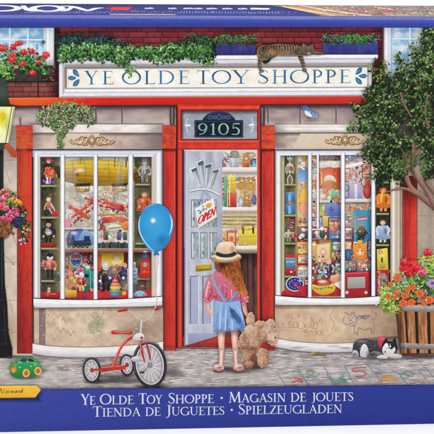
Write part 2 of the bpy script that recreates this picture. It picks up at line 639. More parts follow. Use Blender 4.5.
soft(240, 374, 60, 9, '#e6e2e0', .3)
soft(30, 380, 60, 9, '#ebe8e6', .4)
soft(200, 357, 30, 4, '#e0dad6', .4)


# ---- brick wall
def bricks(x0, y0, x1, y1, rh, bw, cols, mortar, seed=1, slope=0.0):
    random.seed(seed)
    rect(x0, y0, x1, y1, mortar)
    y = y0 + .3; r = 0
    while y < y1 - .6:
        x = x0 - (bw / 2 if r % 2 else 0) + random.uniform(-1, 1)
        while x < x1:
            w = bw * random.uniform(.92, 1.06)
            a, b = max(x + .35, x0), min(x + w - .45, x1)
            if b - a > 1:
                c = jit(random.choice(cols), .14, .05); hh = min(rh - .75, y1 - y)
                n = max(2, int((b - a) / 2.2))
                T = [(a + (b - a) * k / n, y + random.uniform(-.12, .2)) for k in range(n + 1)]
                Bm = [(p[0], y + hh + random.uniform(-.2, .12)) for p in T]
                V = T + Bm; cc = [jit(c, .10) for _ in T] + [tuple(v * .68 for v in jit(c, .12)) for _ in Bm]
                add(V, cc, [q for k in range(n) for q in ((k, k + 1, n + 2 + k), (k, n + 2 + k, n + 1 + k))])
                for k in range(int((b - a) / 3)):
                    if random.random() < .6:
                        q = random.uniform(a, b - 2); u = y + random.uniform(.4, hh - .6)
                        line([(q, u), (q + random.uniform(.8, 2.6), u + random.uniform(-.2, .2))], random.uniform(.25, .6), tuple(v * random.choice((.6, 1.35)) for v in c))
            x += w
        y += rh; r += 1


def specks(x0, y0, x1, y1, n, cols, r=(.18, .5)):
    for _ in range(n):
        x, y, q = random.uniform(x0, x1), random.uniform(y0, y1), random.uniform(*r); k = random.random(); c = jit(random.choice(cols), .15)
        if k < .5: line([(x, y), (x + random.uniform(-1.4, 1.4), y + random.uniform(-1, 1))], q * 1.4, c)
        else: ell(x, y, q, q * random.uniform(.6, 1.2), c, n=6)


it('brick_wall', 'dark red brick wall printed above the shop sign')
bricks(-80, 27, 514, 99, 5.6, 17, ['#8f3440', '#963a42', '#7c2c38', '#a04048', '#8a3038'], '#451c26', 3)
softquad([(40, 27), (60, 27), (60, 100), (40, 100)], '#2c1218', (.0, .75, .75, .0))
softquad([(370, 27), (386, 27), (386, 80), (370, 80)], '#3a141c', (.0, .6, .6, .0))
softquad([(100, 27), (330, 27), (330, 31), (100, 31)], '#561c28', (.5, .5, 0, 0))
bricks(-80, 82, 59, 100, 5.4, 16, ['#a05a52', '#9a4c48', '#8f4a44', '#ad6a5c'], '#4c2a2a', 5)
softquad([(-80, 80), (62, 80), (62, 86), (-80, 86)], '#2a1a1c', (.85, .85, 0, 0))
softquad([(46, 84), (60, 84), (60, 98), (46, 98)], '#3a1418', (0, .8, .8, 0))
line([(38, 83), (38.3, 98)], 1.6, '#3c2022')


def sky_window(x0, x1, y0, y1, mx, my, clouds):
    field(x0, y0, x1, y1, lambda X, Y: blend('#7fb6dc', '#d5e8f1', np.clip((fbm(X / 12 + clouds, Y / 8, 4) - .47) * 4 + (Y - y0) / (y1 - y0) * .7, 0, 1)), .8)
    for i in range(9):
        soft(random.uniform(x0 + 4, x1 - 4), random.uniform(y0 + 3, y1), random.uniform(3, 8), random.uniform(1.5, 4), '#f4f8fb', .6)
    for x in mx:
        line([(x, y0), (x, y1)], 1.9, '#e9edf3'); line([(x + .9, y0), (x + .9, y1)], .35, '#8aa0b8')
    for y in my:
        line([(x0, y), (x1, y)], 1.5, '#e9edf3'); line([(x0, y + .8), (x1, y + .8)], .3, '#8aa0b8')


it('upper_window', 'white upstairs window with blue sky panes behind the geraniums')
random.seed(5)
sky_window(-70, 45, 27.4, 76, (-46, -28, -9, 10, 28), (40.5, 62), 3)
strip([(43.5, 27.2), (43.5, 70)], [(54.5, 27.2), (54, 68)], ['#b9c6d8', '#e6eaf1', '#f3f4f7', '#dfe1e8', '#eceef2', '#a9a8b2'])
line([(46, 27.2), (46, 69)], .5, '#9db0c6')
rect(54.2, 27.2, 56.2, 68, '#2b171d')
softquad([(43, 58), (55, 58), (55, 68), (43, 68)], '#8d8a92', (0, 0, .6, .6))

it('upper_window', 'white upstairs window with cloudy panes above the tree')
sky_window(389, 500, 27.2, 92, (410, 429.5, 452, 474), (39.5, 62), 11)
for a, b, r in ((402, 50, 9), (418, 34, 8), (426, 52, 8), (398, 34, 5), (415, 60, 9)):
    soft(a, b, r, r * .6, '#ffffff', .7)
strip([(383.6, 27.2), (383.6, 92)], [(391.5, 27.2), (391.5, 92)], ['#a8a0b0', '#e8e6f0', '#f6f5fa', '#cfd4e4', '#e9ebf4', '#8fa3bc'])
rect(381.8, 27.2, 383.6, 80, '#5b3038')

# ---- shop wall under the beam, stone left and right
it('stone_wall', 'beige and mauve stone wall of the shop front between the red pillars')
field(-80, 104, 514, 127, lambda X, Y: blend('#9c888c', '#c8b8b2', (fbm(X / 14, Y / 4, 3) - .5) * 1.6 + (Y - 104) / 26), 2)
softquad([(-80, 104), (400, 103), (400, 110), (-80, 111)], '#54444e', (.75, .75, 0, 0))
field(-80, 127, 34, 356, lambda X, Y: blend('#c9bab0', '#d9cbb8', (fbm(X / 5, Y / 7, 4) - .5) * 2.4 + .4 + (Y - 200) / 260), 1.5)
field(382, 150, 514, 356, lambda X, Y: blend('#a3968c', '#b8a895', (fbm(X / 5, Y / 7, 4) - .5) * 2.4 + .6 - (Y - 200) / 400), 1.5)
line([(20, 88 + 30), (20.8, 127)], 1.4, '#7a5a5c')
for a, b in ((6, 170), (12, 232), (9, 300)):
    line([(a, b), (a + 3, b + 10), (a + 5, b + 14)], .5, '#8d8078', True)
ell(13.5, 264.5, .9, .8, '#6d625c')
line([(4, 255), (8, 259), (13, 264)], .5, '#8c8076', True)
for k in range(26):
    x, y = random.uniform(2, 16), random.uniform(150, 350)
    line([(x, y), (x + random.uniform(1, 4), y + random.uniform(-1, 1))], .35, jit('#b09f92', .12))
for y in (139, 160, 196, 262, 300, 332):
    line([(-80, y), (17, y + .6)], .5, '#9d8e86')
    line([(417, y + 20), (514, y + 20.6)], .5, '#8d7f76')
soft(8, 335, 16, 30, '#c99a62', .35)
for x, y, rx, c in ((135, 117, 26, '#dccbc2'), (215, 117, 20, '#cbb8b4'), (330, 117, 30, '#d8c8c0')): soft(x, y, rx, 7, c, .55)
softquad([(-80, 127), (17, 127), (17, 175), (-80, 175)], '#7c6c70', (.5, .5, 0, 0))
# bracket bits above the pillars
for x in (40, 60.5, 96, 122, 172.5, 268, 300, 336):
    line([(x, 106), (x, 124)], 1.3, '#6d5a60')
    line([(x + 1, 106), (x + 1, 124)], .5, '#b7a9aa')


# ---- cornices and friezes over the windows
def frieze(x0, x1, lab, orn, seed, tone):
    it('window_frieze', lab)
    random.seed(seed)
    rect(x0, 124.3, x1, 133.6, '#efe9e2', '#d8cec4')
    field(x0, 125.6, x1, 133, lambda X, Y: blend('#f1ece6', '#ddd3c9', (fbm(X / 9, Y / 3, 3) - .5) * 2 + (Y - 125) / 9), 1.5)
    line([(x0, 124.6), (x1, 124.6)], .9, '#9d8e8e')
    line([(x0, 133.4), (x1, 133.4)], .8, '#8c7c7c')
    field(x0, 133.8, x1, 150, lambda X, Y: blend(tone, '#dccbb8', (fbm(X / 8, Y / 5, 4) - .5) * 2 + .35), 1.2)
    softquad([(x0, 124), (x0 + 14, 124), (x0 + 14, 150), (x0, 150)], '#8a7478', (.5, 0, 0, .5)); softquad([(x1 - 22, 124), (x1, 124), (x1, 150), (x1 - 22, 150)], '#8a7478', (0, .5, .5, 0))
    softquad([(x0, 133.6), (x1, 133.6), (x1, 137), (x0, 137)], '#6c5a5c', (.65, .65, 0, 0))
    softquad([(x0 + 10, 127), (x0 + 70, 127), (x0 + 70, 130), (x0 + 10, 130)], '#ffffff', (.0, .0, .7, .7))
    line([(x0, 149.9), (x1, 149.9)], 1.1, '#6e5c62')
    line([(x0, 148.8), (x1, 148.8)], .5, '#d9cfcb')


def scroll(cx, cy, w):
    DK, MD, HI = '#6d4e34', '#b08c62', '#f2e2bc'
    for s in (-1, 1):
        for P, ww in (([(2, 0), (w * .25, -4.2), (w * .44, -.6), (w * .32, 2.6), (w * .24, .2), (w * .32, -1)], 1.9), ([(w * .4, 1), (w * .6, 3.6), (w * .8, .6), (w * .68, -2), (w * .6, .2)], 1.7),
                      ([(w * .66, 1.6), (w * .86, 3), (w * 1.02, .4), (w * .95, -1.2)], 1.3), ([(w * .12, 2), (w * .3, 4.4), (w * .5, 3.4)], 1.2), ([(w * .3, -3.4), (w * .5, -4), (w * .62, -2)], 1.0)):
            Q = [(cx + s * x, cy + y) for x, y in P]
            line([(x + .3, y + .5) for x, y in Q], ww * 1.25, DK, True); line(Q, ww, MD, True); line([(x - .1, y - .35) for x, y in Q], ww * .38, HI, True)
        for t, q in ((.18, 3.2), (.36, 3.4), (.52, -1.4), (.7, 3), (.9, 1)):
            ell(cx + s * w * t, cy + q, 1.3, 1.1, '#e8d2a6', '#7c5a3c', n=9, hx=-.2, hy=-.3)
    ell(cx, cy + .4, 4.2, 4.6, '#8a6848', n=18); ell(cx, cy, 3.4, 3.8, '#f4e4c0', '#a07c56', n=16, hx=-.2, hy=-.3)
    ring(cx, cy, 2, 2.2, .6, '#8a6848', n=16); ell(cx, cy - 4.8, 1.9, 1.5, '#ecd8b0', '#7c5a3c', n=10); ell(cx, cy + 5, 1.7, 1.3, '#dcc49c', '#7c5a3c', n=10)


frieze(30, 163.5, 'cream cornice and mauve frieze with a gold scroll over the left window', 0, 21, '#c0aca6')
quad([(56, 133.8), (100, 133.8), (88, 149), (44, 149)], ['#d9cbbd'] * 4)
softquad([(110, 134), (163, 134), (163, 149.5), (110, 149.5)], '#8f7a80', (0, .35, .35, 0)); soft(60, 141, 18, 7, '#efe0cc', .5)
scroll(92, 140.8, 22)
frieze(274.5, 384, 'cream cornice and beige frieze with a gold scroll over the right window', 0, 22, '#b4a39c')
quad([(300, 133.8), (384, 133.8), (384, 149), (292, 149)], ['#dccdba', '#d6c5b0', '#cfbda8', '#d9cab6'])
scroll(345, 140.2, 20)


# ---- red woodwork
RED, REDL, REDD = '#cf3a30', '#e2523f', '#8c1f24'


def red_pillar(x0, x1, y0, y1, lab, dark=0.0, block=True, seed=0):
    it('pillar', lab)
    random.seed(seed)
    base = '#cb352e'
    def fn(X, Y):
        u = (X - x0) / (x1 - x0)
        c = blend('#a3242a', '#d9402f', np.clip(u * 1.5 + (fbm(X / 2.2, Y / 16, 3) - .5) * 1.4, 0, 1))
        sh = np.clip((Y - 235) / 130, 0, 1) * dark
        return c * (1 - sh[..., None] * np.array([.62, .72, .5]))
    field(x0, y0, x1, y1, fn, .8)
    rect(x0, y0, x0 + .8, y1, '#6d161b'); rect(x1 - 1.6, y0, x1 - .7, y1, '#ee5f47', '#c63a32'); rect(x1 - .7, y0, x1, y1, '#5c1216')
    rect(x0 + .8, y0, x0 + 1.5, y1, '#dc5a4a', '#8c2a2a')
    y = y0 + 9
    while y < y1 - 3:           # joints showing through the paint
        if random.random() < .8:
            line([(x0 + 1.2, y), (x0 + (x1 - x0) * .4, y + random.uniform(-.6, .6)), (x1 - 1.8, y + random.uniform(-.5, .5))], [.2, .4, .2], '#ac2a2b')
        if random.random() < .5:
            xx = random.uniform(x0 + 3, x1 - 4)
            line([(xx, y), (xx + random.uniform(-.8, .8), y + 4), (xx, y + 9)], .3, '#b42e2c', True)
        y += random.uniform(8, 12)
    for k in range(int((y1 - y0) * .5)):
        xx, yy_ = random.uniform(x0 + 1.5, x1 - 2), random.uniform(y0, y1 - 4)
        line([(xx, yy_), (xx + random.uniform(-.2, .2), yy_ + random.uniform(1.5, 6))], .35, jit('#b92f2c' if dark < .5 or yy_ < 260 else '#6f1c20', .25))
    if block:
        rect(x0 - .8, 126, x1 + .6, 149.5, '#d0452f', '#bd3629')
        field(x0 - .8, 127, x1 + .6, 149, lambda X, Y: blend('#b93a2a', '#df5a3a', (fbm(X / 4, Y / 3, 3) - .5) * 2 + .5), 1)
        for q in (126.2, 134.5, 142, 149.2):
            line([(x0 - .8, q), (x1 + .6, q)], .5, '#a52d22')
        softquad([(x0 - .8, 149.4), (x1 + .6, 149.4), (x1 + .6, 153), (x0 - .8, 153)], '#4d0f12', (.8, .8, 0, 0))
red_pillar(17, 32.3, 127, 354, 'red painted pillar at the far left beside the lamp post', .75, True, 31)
rect(32.3, 150, 33.2, 350, '#3c2427')
soft(24, 180, 7, 40, '#f07a3c', .35); soft(23, 142, 8, 14, '#f08a4c', .35)
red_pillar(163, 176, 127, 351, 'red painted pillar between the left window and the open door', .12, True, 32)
rect(176, 106, 177.2, 349, '#3a1518')
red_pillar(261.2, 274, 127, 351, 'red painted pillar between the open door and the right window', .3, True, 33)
rect(259.7, 106, 261.2, 349, '#42181b')
red_pillar(402, 417, 176, 356, 'red painted pillar behind the flower barrel', .25, False, 34)
softquad([(402, 176), (417, 176), (417, 215), (402, 215)], '#5a1016', (.8, .8, 0, 0))

it('awning_beam', 'long red beam under the white sign')
def beamcol(X, Y):
    c = blend('#e8632c', '#d3281f', np.clip((X - 40) / 60 + (fbm(X / 9, Y / 3, 3) - .5), 0, 1))
    c2 = blend('#d3281f', '#c9382c', np.clip((X - 150) / 200, 0, 1))
    t = np.clip((X - 90) / 40, 0, 1)[..., None]
    c = c * (1 - t) + c2 * t
    return c * np.clip(1.12 - (Y - 98) / 8 * .3, .6, 1.2)[..., None]
field(7, 98, 381, 106, beamcol, 1, bend=lambda X, Y: (X, Y - (X - 30) * .0055 - (Y > 102) * np.clip((20 - X) * .15, 0, 3)))
line([(9, 98.4), (200, 97.2), (380, 96.2)], .6, '#f08a5c')
line([(14, 106.4), (200, 105.2), (380, 104.2)], .9, '#6d1a1a')
line([(381, 96), (381.4, 103.6)], 1.2, '#9c2420')
softquad([(14, 106.6), (381, 104.6), (381, 109.5), (14, 112)], '#3f2c34', (.7, .7, 0, 0))

# ---- sign board
it('sign_board', 'long white framed sign board reading YE OLDE TOY SHOPPE')
random.seed(41)
rect(57.6, 60, 59.4, 98.4, '#2b1a20')
poly([(58.8, 56.6), (377.6, 54.2), (376.4, 58.4), (372, 63), (371, 95.8), (59.4, 97.8)], '#dcdae0')
def ledge(y0, y1, a, b, xa=59, xb=373):
    quad([(xa, y0 + .0), (xb, y0 - 1.6), (xb, y1 - 1.6), (xa, y1)], [a, a, b, b])
ledge(56.8, 60, '#f6f6f8', '#f0f0f4', 59, 377.5); ledge(60, 61.4, '#c3c1cb', '#b3b0bd', 59, 376.5)
ledge(61.4, 64.4, '#e6e5ea', '#d4d2da', 59, 374); ledge(64.4, 65.4, '#aba7b4', '#bdbac6', 59.6, 372.6); ledge(65.4, 67.6, '#8d8994', '#c2bfc8', 61, 371.5)
ledge(88.6, 90, '#a6a1ac', '#d6d3da', 60.5, 371.4); ledge(90, 92.6, '#f7f6f8', '#ecebf0', 60, 371.2); ledge(92.6, 93.5, '#b4b0bb', '#cfccd5', 60, 371.2)
ledge(93.5, 96.6, '#eeedf1', '#dedce3', 60, 371); ledge(96.6, 97.8, '#b7b2bd', '#8d8792', 60, 371)
strip([(59, 60), (59, 98)], [(65, 62), (65, 93)], ['#b4b0bc', '#f2f1f5', '#dedde4', '#a8a5b0', '#dbd9e0'])
quad([(64.4, 67), (368.4, 65.6), (368, 87.8), (64.4, 89)], ['#8c7d78', '#8c7d78', '#a29894', '#a29894'])
field(66.4, 68.4, 367.4, 87.6, lambda X, Y: blend('#efe9dc', '#f6f4ee', (fbm(X / 14, Y / 6, 4) - .5) * 2.5 + .5), 1.6, bend=lambda X, Y: (X, Y - (X - 217) * .004))
quad([(66.6, 68.9), (367, 67.2), (367, 68.1), (66.6, 69.8)], ['#b9aea4'] * 4)
line([(66.2, 69), (66.2, 88)], 1.0, '#8f5a50'); line([(68, 69), (68, 88)], .5, '#c9beb2')
rect(366.6, 67.5, 367.4, 87, '#c9c3bd')
softquad([(371, 60), (376, 57), (374, 96), (371, 96)], '#2e2530', (.1, .6, .6, .1))
for k in range(40):
    x = random.uniform(62, 368); y = random.choice((58.5, 63, 91.4, 95)) - (x - 217) * .004
    line([(x, y), (x + random.uniform(3, 9), y - .05)], .4, random.choice(('#ffffff', '#cfccd6', '#c7c3cd')))

it('sign_lettering', 'blue serif letters YE OLDE TOY SHOPPE between two leaf ornaments')
SGN = [('Y', 84.6, 98), ('E', 102, 113.6), ('O', 121.2, 141.6), ('L', 143.6, 155.4), ('D', 157, 175.4), ('E', 177.8, 190), ('T', 196.6, 209.6), ('O', 211, 231.6), ('Y', 231.6, 249.6),
       ('S', 257.4, 269), ('H', 271.4, 287.8), ('O', 289, 309.6), ('P', 311, 323), ('P', 324.6, 336.6), ('E', 338.6, 350.6)]
signcol = lambda x: mix('#1d5a86', '#3a86b6', .5 + .5 * math.sin(x * .21))
for ch, a, b in SGN:
    ba = 84.9 - (a - 85) * .0055
    text(ch, a, b, ba, ba - (b - a) * .0055, 13.6, '#2b6d9c', bold=1.0, colf=signcol)
def orn(cx, cy, s):
    def lf(x, y, l, w, a):
        P = [(0, 0), (.3 * l, .5 * w), (.7 * l, .42 * w), (l, 0), (.7 * l, -.3 * w), (.3 * l, -.42 * w)]
        ca, sa = math.cos(a), math.sin(a)
        poly([(cx + s * (x + p * ca - q * sa), cy + y + p * sa + q * ca) for p, q in P], '#1f5f92', True, grad='#3d86b4', k=4)
    lf(-5.8, 0, 8.6, 4.8, 0)
    lf(-.4, -8.4, 9.4, 5.2, .86)
    lf(-.4, 8.4, 9.4, 5.2, -.86)
    for t in (-1, 1):
        line([(cx + s * .8, cy + t * 6.6), (cx + s * 3.6, cy + t * 4.4), (cx + s * 5.4, cy + t * 2)], [.3, .4, .2], '#8fc0dc', True)
    line([(cx - s * 5, cy), (cx + s * .5, cy)], [.2, .4], '#8fc0dc')
orn(73.6, 78.2, 1)
orn(361, 76.2, -1)

# ---- planters on the ledge
G_BRIGHT = ['#234326', '#355f32', '#4c8242', '#68a056', '#8cbe78', '#c4e0ac']
G_DARK = ['#152414', '#22391f', '#2f512a', '#436d35', '#5f8d45', '#86ac62']
it('ivy_planter', 'long planter of bright green ivy spilling over the sign board')
random.seed(51)
rect(56, 47, 216, 58, '#27303c', '#1f2a2c')
for k in range(70):
    x = random.choice((random.gauss(82, 15), random.gauss(205, 9))); soft(min(112, x) if x < 150 else x, random.uniform(38, 47), random.uniform(3, 7), random.uniform(2, 4), random.choice(('#1c2a30', '#243246', '#1f3428')), .75)
for k in range(240):
    x, y = random.uniform(57, 110), random.uniform(34, 50)
    soft(x, y, random.uniform(1, 3), random.uniform(1, 2.2), random.choice(('#2a3350', '#33456b', '#1f3a34', '#2f5540', '#4a5f8a', '#1b1f2c')), .8)
leaves(420, blobwhere([(75, 43, 18, 6), (100, 44, 18, 6), (120, 44, 10, 5)]), (1.2, 2.8), ['#1b2b2c', '#24463a', '#2f5c48', '#3d6f66', '#5b7f9a'], .5)
for k in range(70):
    x = random.uniform(58, 215)
    leaf(x, random.uniform(55, 60), random.uniform(2, 4), 2, random.uniform(.6, 2.4), '#8b8792', '#a19da8')
leaves(650, blobwhere([(70, 53, 13, 9), (88, 52, 12, 9), (106, 53, 14, 9), (128, 54, 14, 8), (150, 53, 14, 8), (170, 53, 14, 9), (192, 52, 14, 9), (205, 52, 10, 10)]), (2.2, 4.6), ['#14230f', '#1f3a1a', '#2d5224', '#3f7030'], .8)
leaves(1250, blobwhere([(70, 52, 12, 8), (88, 51, 12, 8), (106, 52, 13, 8), (128, 53, 14, 7), (150, 53, 14, 7), (170, 52, 14, 8), (192, 51, 14, 8), (205, 51, 9, 9), (66, 57, 7, 5), (122, 59, 9, 6), (160, 60, 10, 5)]), (1.3, 3.1), G_BRIGHT, .7)
leaves(120, blobwhere([(62, 60, 3, 4), (80, 60, 5, 3), (101, 60, 5, 4), (120, 62, 5, 4), (127, 66, 4, 5), (173, 61, 4, 3), (199, 60, 6, 4), (210, 61, 5, 3)]), (1.6, 3.2), G_BRIGHT, .8)
line([(126, 64), (132, 68), (131, 74)], .5, '#4f7a38', True)
leaves(26, blobwhere([(131, 70, 5, 3), (130, 75, 3, 3.5), (134, 71, 3, 2)]), (2, 3.4), G_BRIGHT[2:], .75)
leaves(16, blobwhere([(206, 65, 6, 1.6), (214, 64, 4, 2)]), (2, 3), G_BRIGHT[1:], .75)
leaves(220, blobwhere([(196, 39, 13, 6), (206, 43, 10, 6), (186, 43, 8, 4)]), (1.4, 3), ['#1c3325', '#2c5238', '#3f7a48', '#4f9056'], .5)


def indigo_box(x0, x1, y0, y1, seed, reds, lab):
    it('flower_box', lab)
    random.seed(seed)
    field(x0, y0, x1, y1, lambda X, Y: blend('#35367c', '#4a4f9e', (fbm(X / 5, Y / 6, 3) - .5) * 1.6 + .7 - (Y - y0) / 16), 1)
    line([(x0, y0 + .4), (x1, y0 + .3)], .8, '#5d63b4')
    rect(x0, y1 - 1, x1, y1, '#262659')
    for k in range(int((x1 - x0) / 6)):
        x = x0 + 3 + k * 6
        line([(x, y0 + 1), (x + .2, y1 - 1)], .4, '#2d2d6c')
    bl = [(x0 + (x1 - x0) * t, y0 - 3.5 + random.uniform(-1, 1), 6, 5) for t in (.08, .25, .42, .6, .78, .92)]
    leaves(230, blobwhere(bl), (1.6, 3.6), G_DARK[:4], .35, (-PI / 2, .9))
    leaves(340, blobwhere(bl), (1.4, 3.2), ['#24422a', '#2f6038', '#3f8044', '#5ba558', '#86c070'], .3, (-PI / 2, 1.0))
    for k in range(70):
        b = random.choice(bl)
        ell(b[0] + random.gauss(0, 4), b[1] + random.gauss(-.5, 2.6), random.uniform(.4, .9), random.uniform(.4, .8), jit(random.choice(reds), .2), n=7)


indigo_box(216, 255, 44.5, 55.6, 52, ['#8e3038', '#a8485a', '#6d2a30', '#7a3f6a'], 'indigo flower box with dark red flowers left of the sleeping cat')
indigo_box(322.5, 377.5, 43.5, 55, 53, ['#7a68b0', '#9c80c8', '#5c4c88', '#b09ad6', '#8e3038'], 'indigo flower box with small purple flowers right of the sleeping cat')
leaves(60, blobwhere([(350, 41, 8, 5), (362, 42, 7, 5)]), (2, 4), ['#2f7a38', '#46a048', '#78c860'], .3, (-PI / 2, .8))
for k in range(40):
    ell(random.gauss(338, 8), random.gauss(36, 2.2), .7, .6, jit(random.choice(('#6d5a6a', '#8c7a98', '#54403c')), .2), n=6)

# ---- geranium box at the upstairs window
it('geranium_box', 'dark window box with red geraniums under the left upstairs window')
random.seed(61)
poly([(-70, 66), (53.6, 66), (54.6, 70), (52, 82.6), (-70, 82.6)], '#453a34', grad='#231c1c')
field(2, 71, 42, 82, patchy('#2e2c2c', '#4a463f', 4, 4), 1)
for k in range(60):
    x, y = random.uniform(42, 53), random.uniform(67, 81)
    line([(x, y), (x + random.uniform(1, 3), y + random.uniform(-.8, .8))], random.uniform(.4, .8), jit(random.choice(('#8a6250', '#5d3f34', '#3c2a26', '#a17a60')), .15))
line([(-70, 82.4), (55, 82.4)], 1.2, '#2a1418')
leaves(360, blobwhere([(-40, 64, 20, 12), (-10, 64, 16, 12), (8, 62, 14, 12), (24, 60, 12, 10), (36, 62, 10, 9), (42, 66, 6, 9), (20, 68, 20, 7)]), (2, 4.4), G_DARK[:4], .7)
leaves(620, blobwhere([(-40, 62, 20, 12), (-10, 62, 16, 12), (6, 61, 12, 11), (18, 56, 9, 8), (30, 60, 10, 8), (40, 64, 7, 9), (4, 72, 12, 6), (22, 67, 14, 6), (44, 70, 4, 7)]), (1.6, 3.8), ['#1f3d1f', '#2d5a2e', '#45803e', '#5f9e52', '#8cbf7c', '#b9d8a8'], .7)
leaves(70, blobwhere([(4, 68, 8, 4), (8, 76, 6, 4), (0, 70, 6, 4)]), (2, 4), ['#5b8a3c', '#86b45c', '#b6d88c'], .6)
RP = ['#f0605c', '#e53a40', '#d02a34', '#a81c2a']
for x, y, r in ((2, 48.6, 3.4), (5.5, 49, 3), (13, 47.6, 3), (17.5, 44.6, 2.6), (20.5, 43.4, 2.6), (12.6, 55.8, 3.2), (12.2, 60.4, 3.4), (23.6, 52.6, 3.2), (31.5, 51.8, 3.1), (22.8, 64, 3.2), (45.8, 55.6, 3.8), (38.6, 63, 2.6), (32.4, 73.6, 3.4), (16.2, 67.6, 2), (36.4, 56.4, 1.6), (-12, 50, 3.5), (-24, 56, 3.6), (-38, 48, 3.4), (-50, 58, 3.4), (-18, 64, 3)):
    bloom(x, y, r, RP if r > 2.3 else ['#f08a8c', '#e86a70'], 34)
    ell(x - r * .2, y - r * .2, r * .25, r * .2, '#f89a90', n=7)
for k in range(14):
    x, y = random.uniform(4, 44), random.uniform(40, 52)
    line([(x, y), (x + random.uniform(-1, 1), y + 5)], .35, '#5f8a4c')

# ---- the cat
it('sleeping_cat', 'tabby cat asleep on the sign ledge with one paw hanging over the letters')
random.seed(71)
soft(286, 55.6, 34, 3, '#4a4450', .5)
FUR, FURD, FURL = '#7d6b56', '#3a3029', '#b59a78'
# hanging tail-side leg and front leg
line([(262, 55), (260, 60), (259.4, 66), (260.8, 71.4)], [6, 4.6, 3.8, 3.4], '#6a5c4c', True, col2='#94826a')
line([(298, 50), (300.6, 58), (302.8, 64), (304, 70.6)], [6.4, 5, 4, 3.4], '#64574a', True, col2='#9b866c')
poly([(256.6, 55), (257.4, 48.6), (262, 45.6), (270, 45), (280, 43.8), (290, 44.8), (298, 45.8), (303, 48), (303, 54.6), (298, 56), (284, 55.6), (276, 55), (270, 60.4), (264, 62), (259, 60)], FUR, True, grad='#8a765e')
ell(268, 52.6, 10, 6.6, '#8a775f', '#5d5043', hx=-.2, hy=-.3)
ell(272, 52.2, 5.4, 3.6, '#c08a52', '#80644a')
soft(290, 47.6, 13, 3, '#c4ad8a', .5); soft(281, 53.6, 9, 2.4, '#c88a4c', .5); soft(263, 50, 5, 5, '#3c342e', .45); soft(297, 52, 5, 4, '#4a4038', .5)
for k in range(15):
    x = 262 + k * 2.7
    line([(x, 44.9 - .5 * math.sin(k)), (x + 1.2, 48), (x + .4, 51.4)], [.9, 1.2, .3], jit('#352b25', .2), True)
for k in range(160):
    x, y = random.uniform(258, 301), random.uniform(45.6, 55)
    line([(x, y), (x + random.uniform(-.3, .5), y + random.uniform(.6, 1.9))], .32, jit(random.choice(('#4a3d32', '#a38d6c', '#d0b890', '#352b25', '#8c6a48')), .15))
for y, x in ((58, 260), (61, 259.6), (64, 259.4), (67, 260)):
    line([(x - 1.6, y), (x + 1.8, y + .4)], .8, '#3a3029')
for y, x in ((54, 299.4), (57, 300.4), (60, 301.4), (63, 302.4), (66, 303.2)):
    line([(x - 2, y), (x + 2, y + .3)], .8, '#352b26')
ell(261.4, 71.4, 2.3, 1.7, '#a08c72', '#5f5344'); ell(304.4, 70.8, 2.3, 1.8, '#93816a', '#54493c')
poly([(262, 61), (267, 60), (271, 57.6), (269, 62), (264, 64)], '#2d2622', True)
# head resting to the right
poly([(299, 48.6), (301.6, 46.2), (303, 43.4), (305.6, 45.8), (309.4, 46), (312.4, 44.6), (313.2, 48), (314.6, 51.4), (312, 54.6), (306, 55.8), (301, 54.6)], '#7e6c58', True, grad='#5c4f42')
for k in range(26):
    x, y = random.uniform(301, 313), random.uniform(47, 54)
    line([(x, y), (x + random.uniform(-.8, .8), y + random.uniform(.4, 1.4))], .35, jit(random.choice(('#352b25', '#a38d6c', '#c2aa86')), .15))
line([(304.4, 50.6), (306.4, 51)], .5, '#231c18'); line([(309.6, 50.6), (311.6, 50.2)], .5, '#231c18')
ell(308.6, 52.6, .8, .5, '#b07a70'); ell(308.4, 53.8, 2.2, 1.1, '#c7b295', '#8f7c66')
poly([(302, 46.8), (302.9, 44.4), (304.6, 46.2)], '#a88070'); 
line([(314, 53), (318.6, 53.6), (323, 54)], [2.8, 2.4, 1.6], '#6a5c4c', True, col2='#8c7a64')
soft(318, 54.6, 9, 1.6, '#4b2a2e', .6)

# ---- street lamp
it('street_lamp', 'dark iron street lamp with a glowing yellow lantern at the left edge')
random.seed(81)
poly([(-46, 78), (2, 78), (7, 88), (10, 104), (15.5, 107), (-52, 107), (-56, 92)], '#3c4a42', True, grad='#26302b', k=3)
soft(2, 92, 10, 12, '#5f7264', .5)
line([(-56, 106.4), (15.6, 106.4)], 1.6, '#1e2522')
poly([(-48, 107), (14, 107), (8, 143), (-42, 143)], '#eef0a8', grad='#f6f2c4')
soft(2, 119, 9, 12, '#f7ee3c', .8); soft(3, 117, 4, 6, '#e8dc20', .7); soft(1, 138, 10, 6, '#fffbe0', .7)
soft(8, 128, 4, 12, '#cfd88a', .6)
line([(14.8, 107), (8.6, 143)], 1.1, '#a6a98a'); line([(12, 107), (5.8, 143)], .9, '#636a52'); line([(10.6, 107), (4.8, 143)], .5, '#d9dca6')
line([(-48, 107), (-42, 143)], 1.4, '#4c5344'); line([(-18, 107), (-18, 143)], 1.0, '#5a624e')
poly([(-42, 143), (8.4, 143), (5, 149), (-12, 154), (-26, 154), (-38, 149)], '#3f463c')
poly([(4, 146), (7, 143.4), (16.6, 152), (16.6, 158), (12, 157)], '#d0552f', grad='#b4432a')
poly([(-9, 150), (3.4, 150), (3.6, 230), (5, 285), (7.4, 304), (8.4, 332), (12.4, 348), (12.4, 358), (-30, 358), (-28, 330), (-14, 300), (-10, 230)], '#14161c', grad='#0f1015')
for y in (292, 300, 330, 344):
    line([(-28, y), (6 + (y - 292) * .09, y)], 1.2, '#262a32')
line([(1.6, 155), (2, 290)], .7, '#3c424c'); line([(4, 306), (6, 345)], .9, '#2f343d')
soft(14, 357, 14, 2.4, '#4a4248', .7)

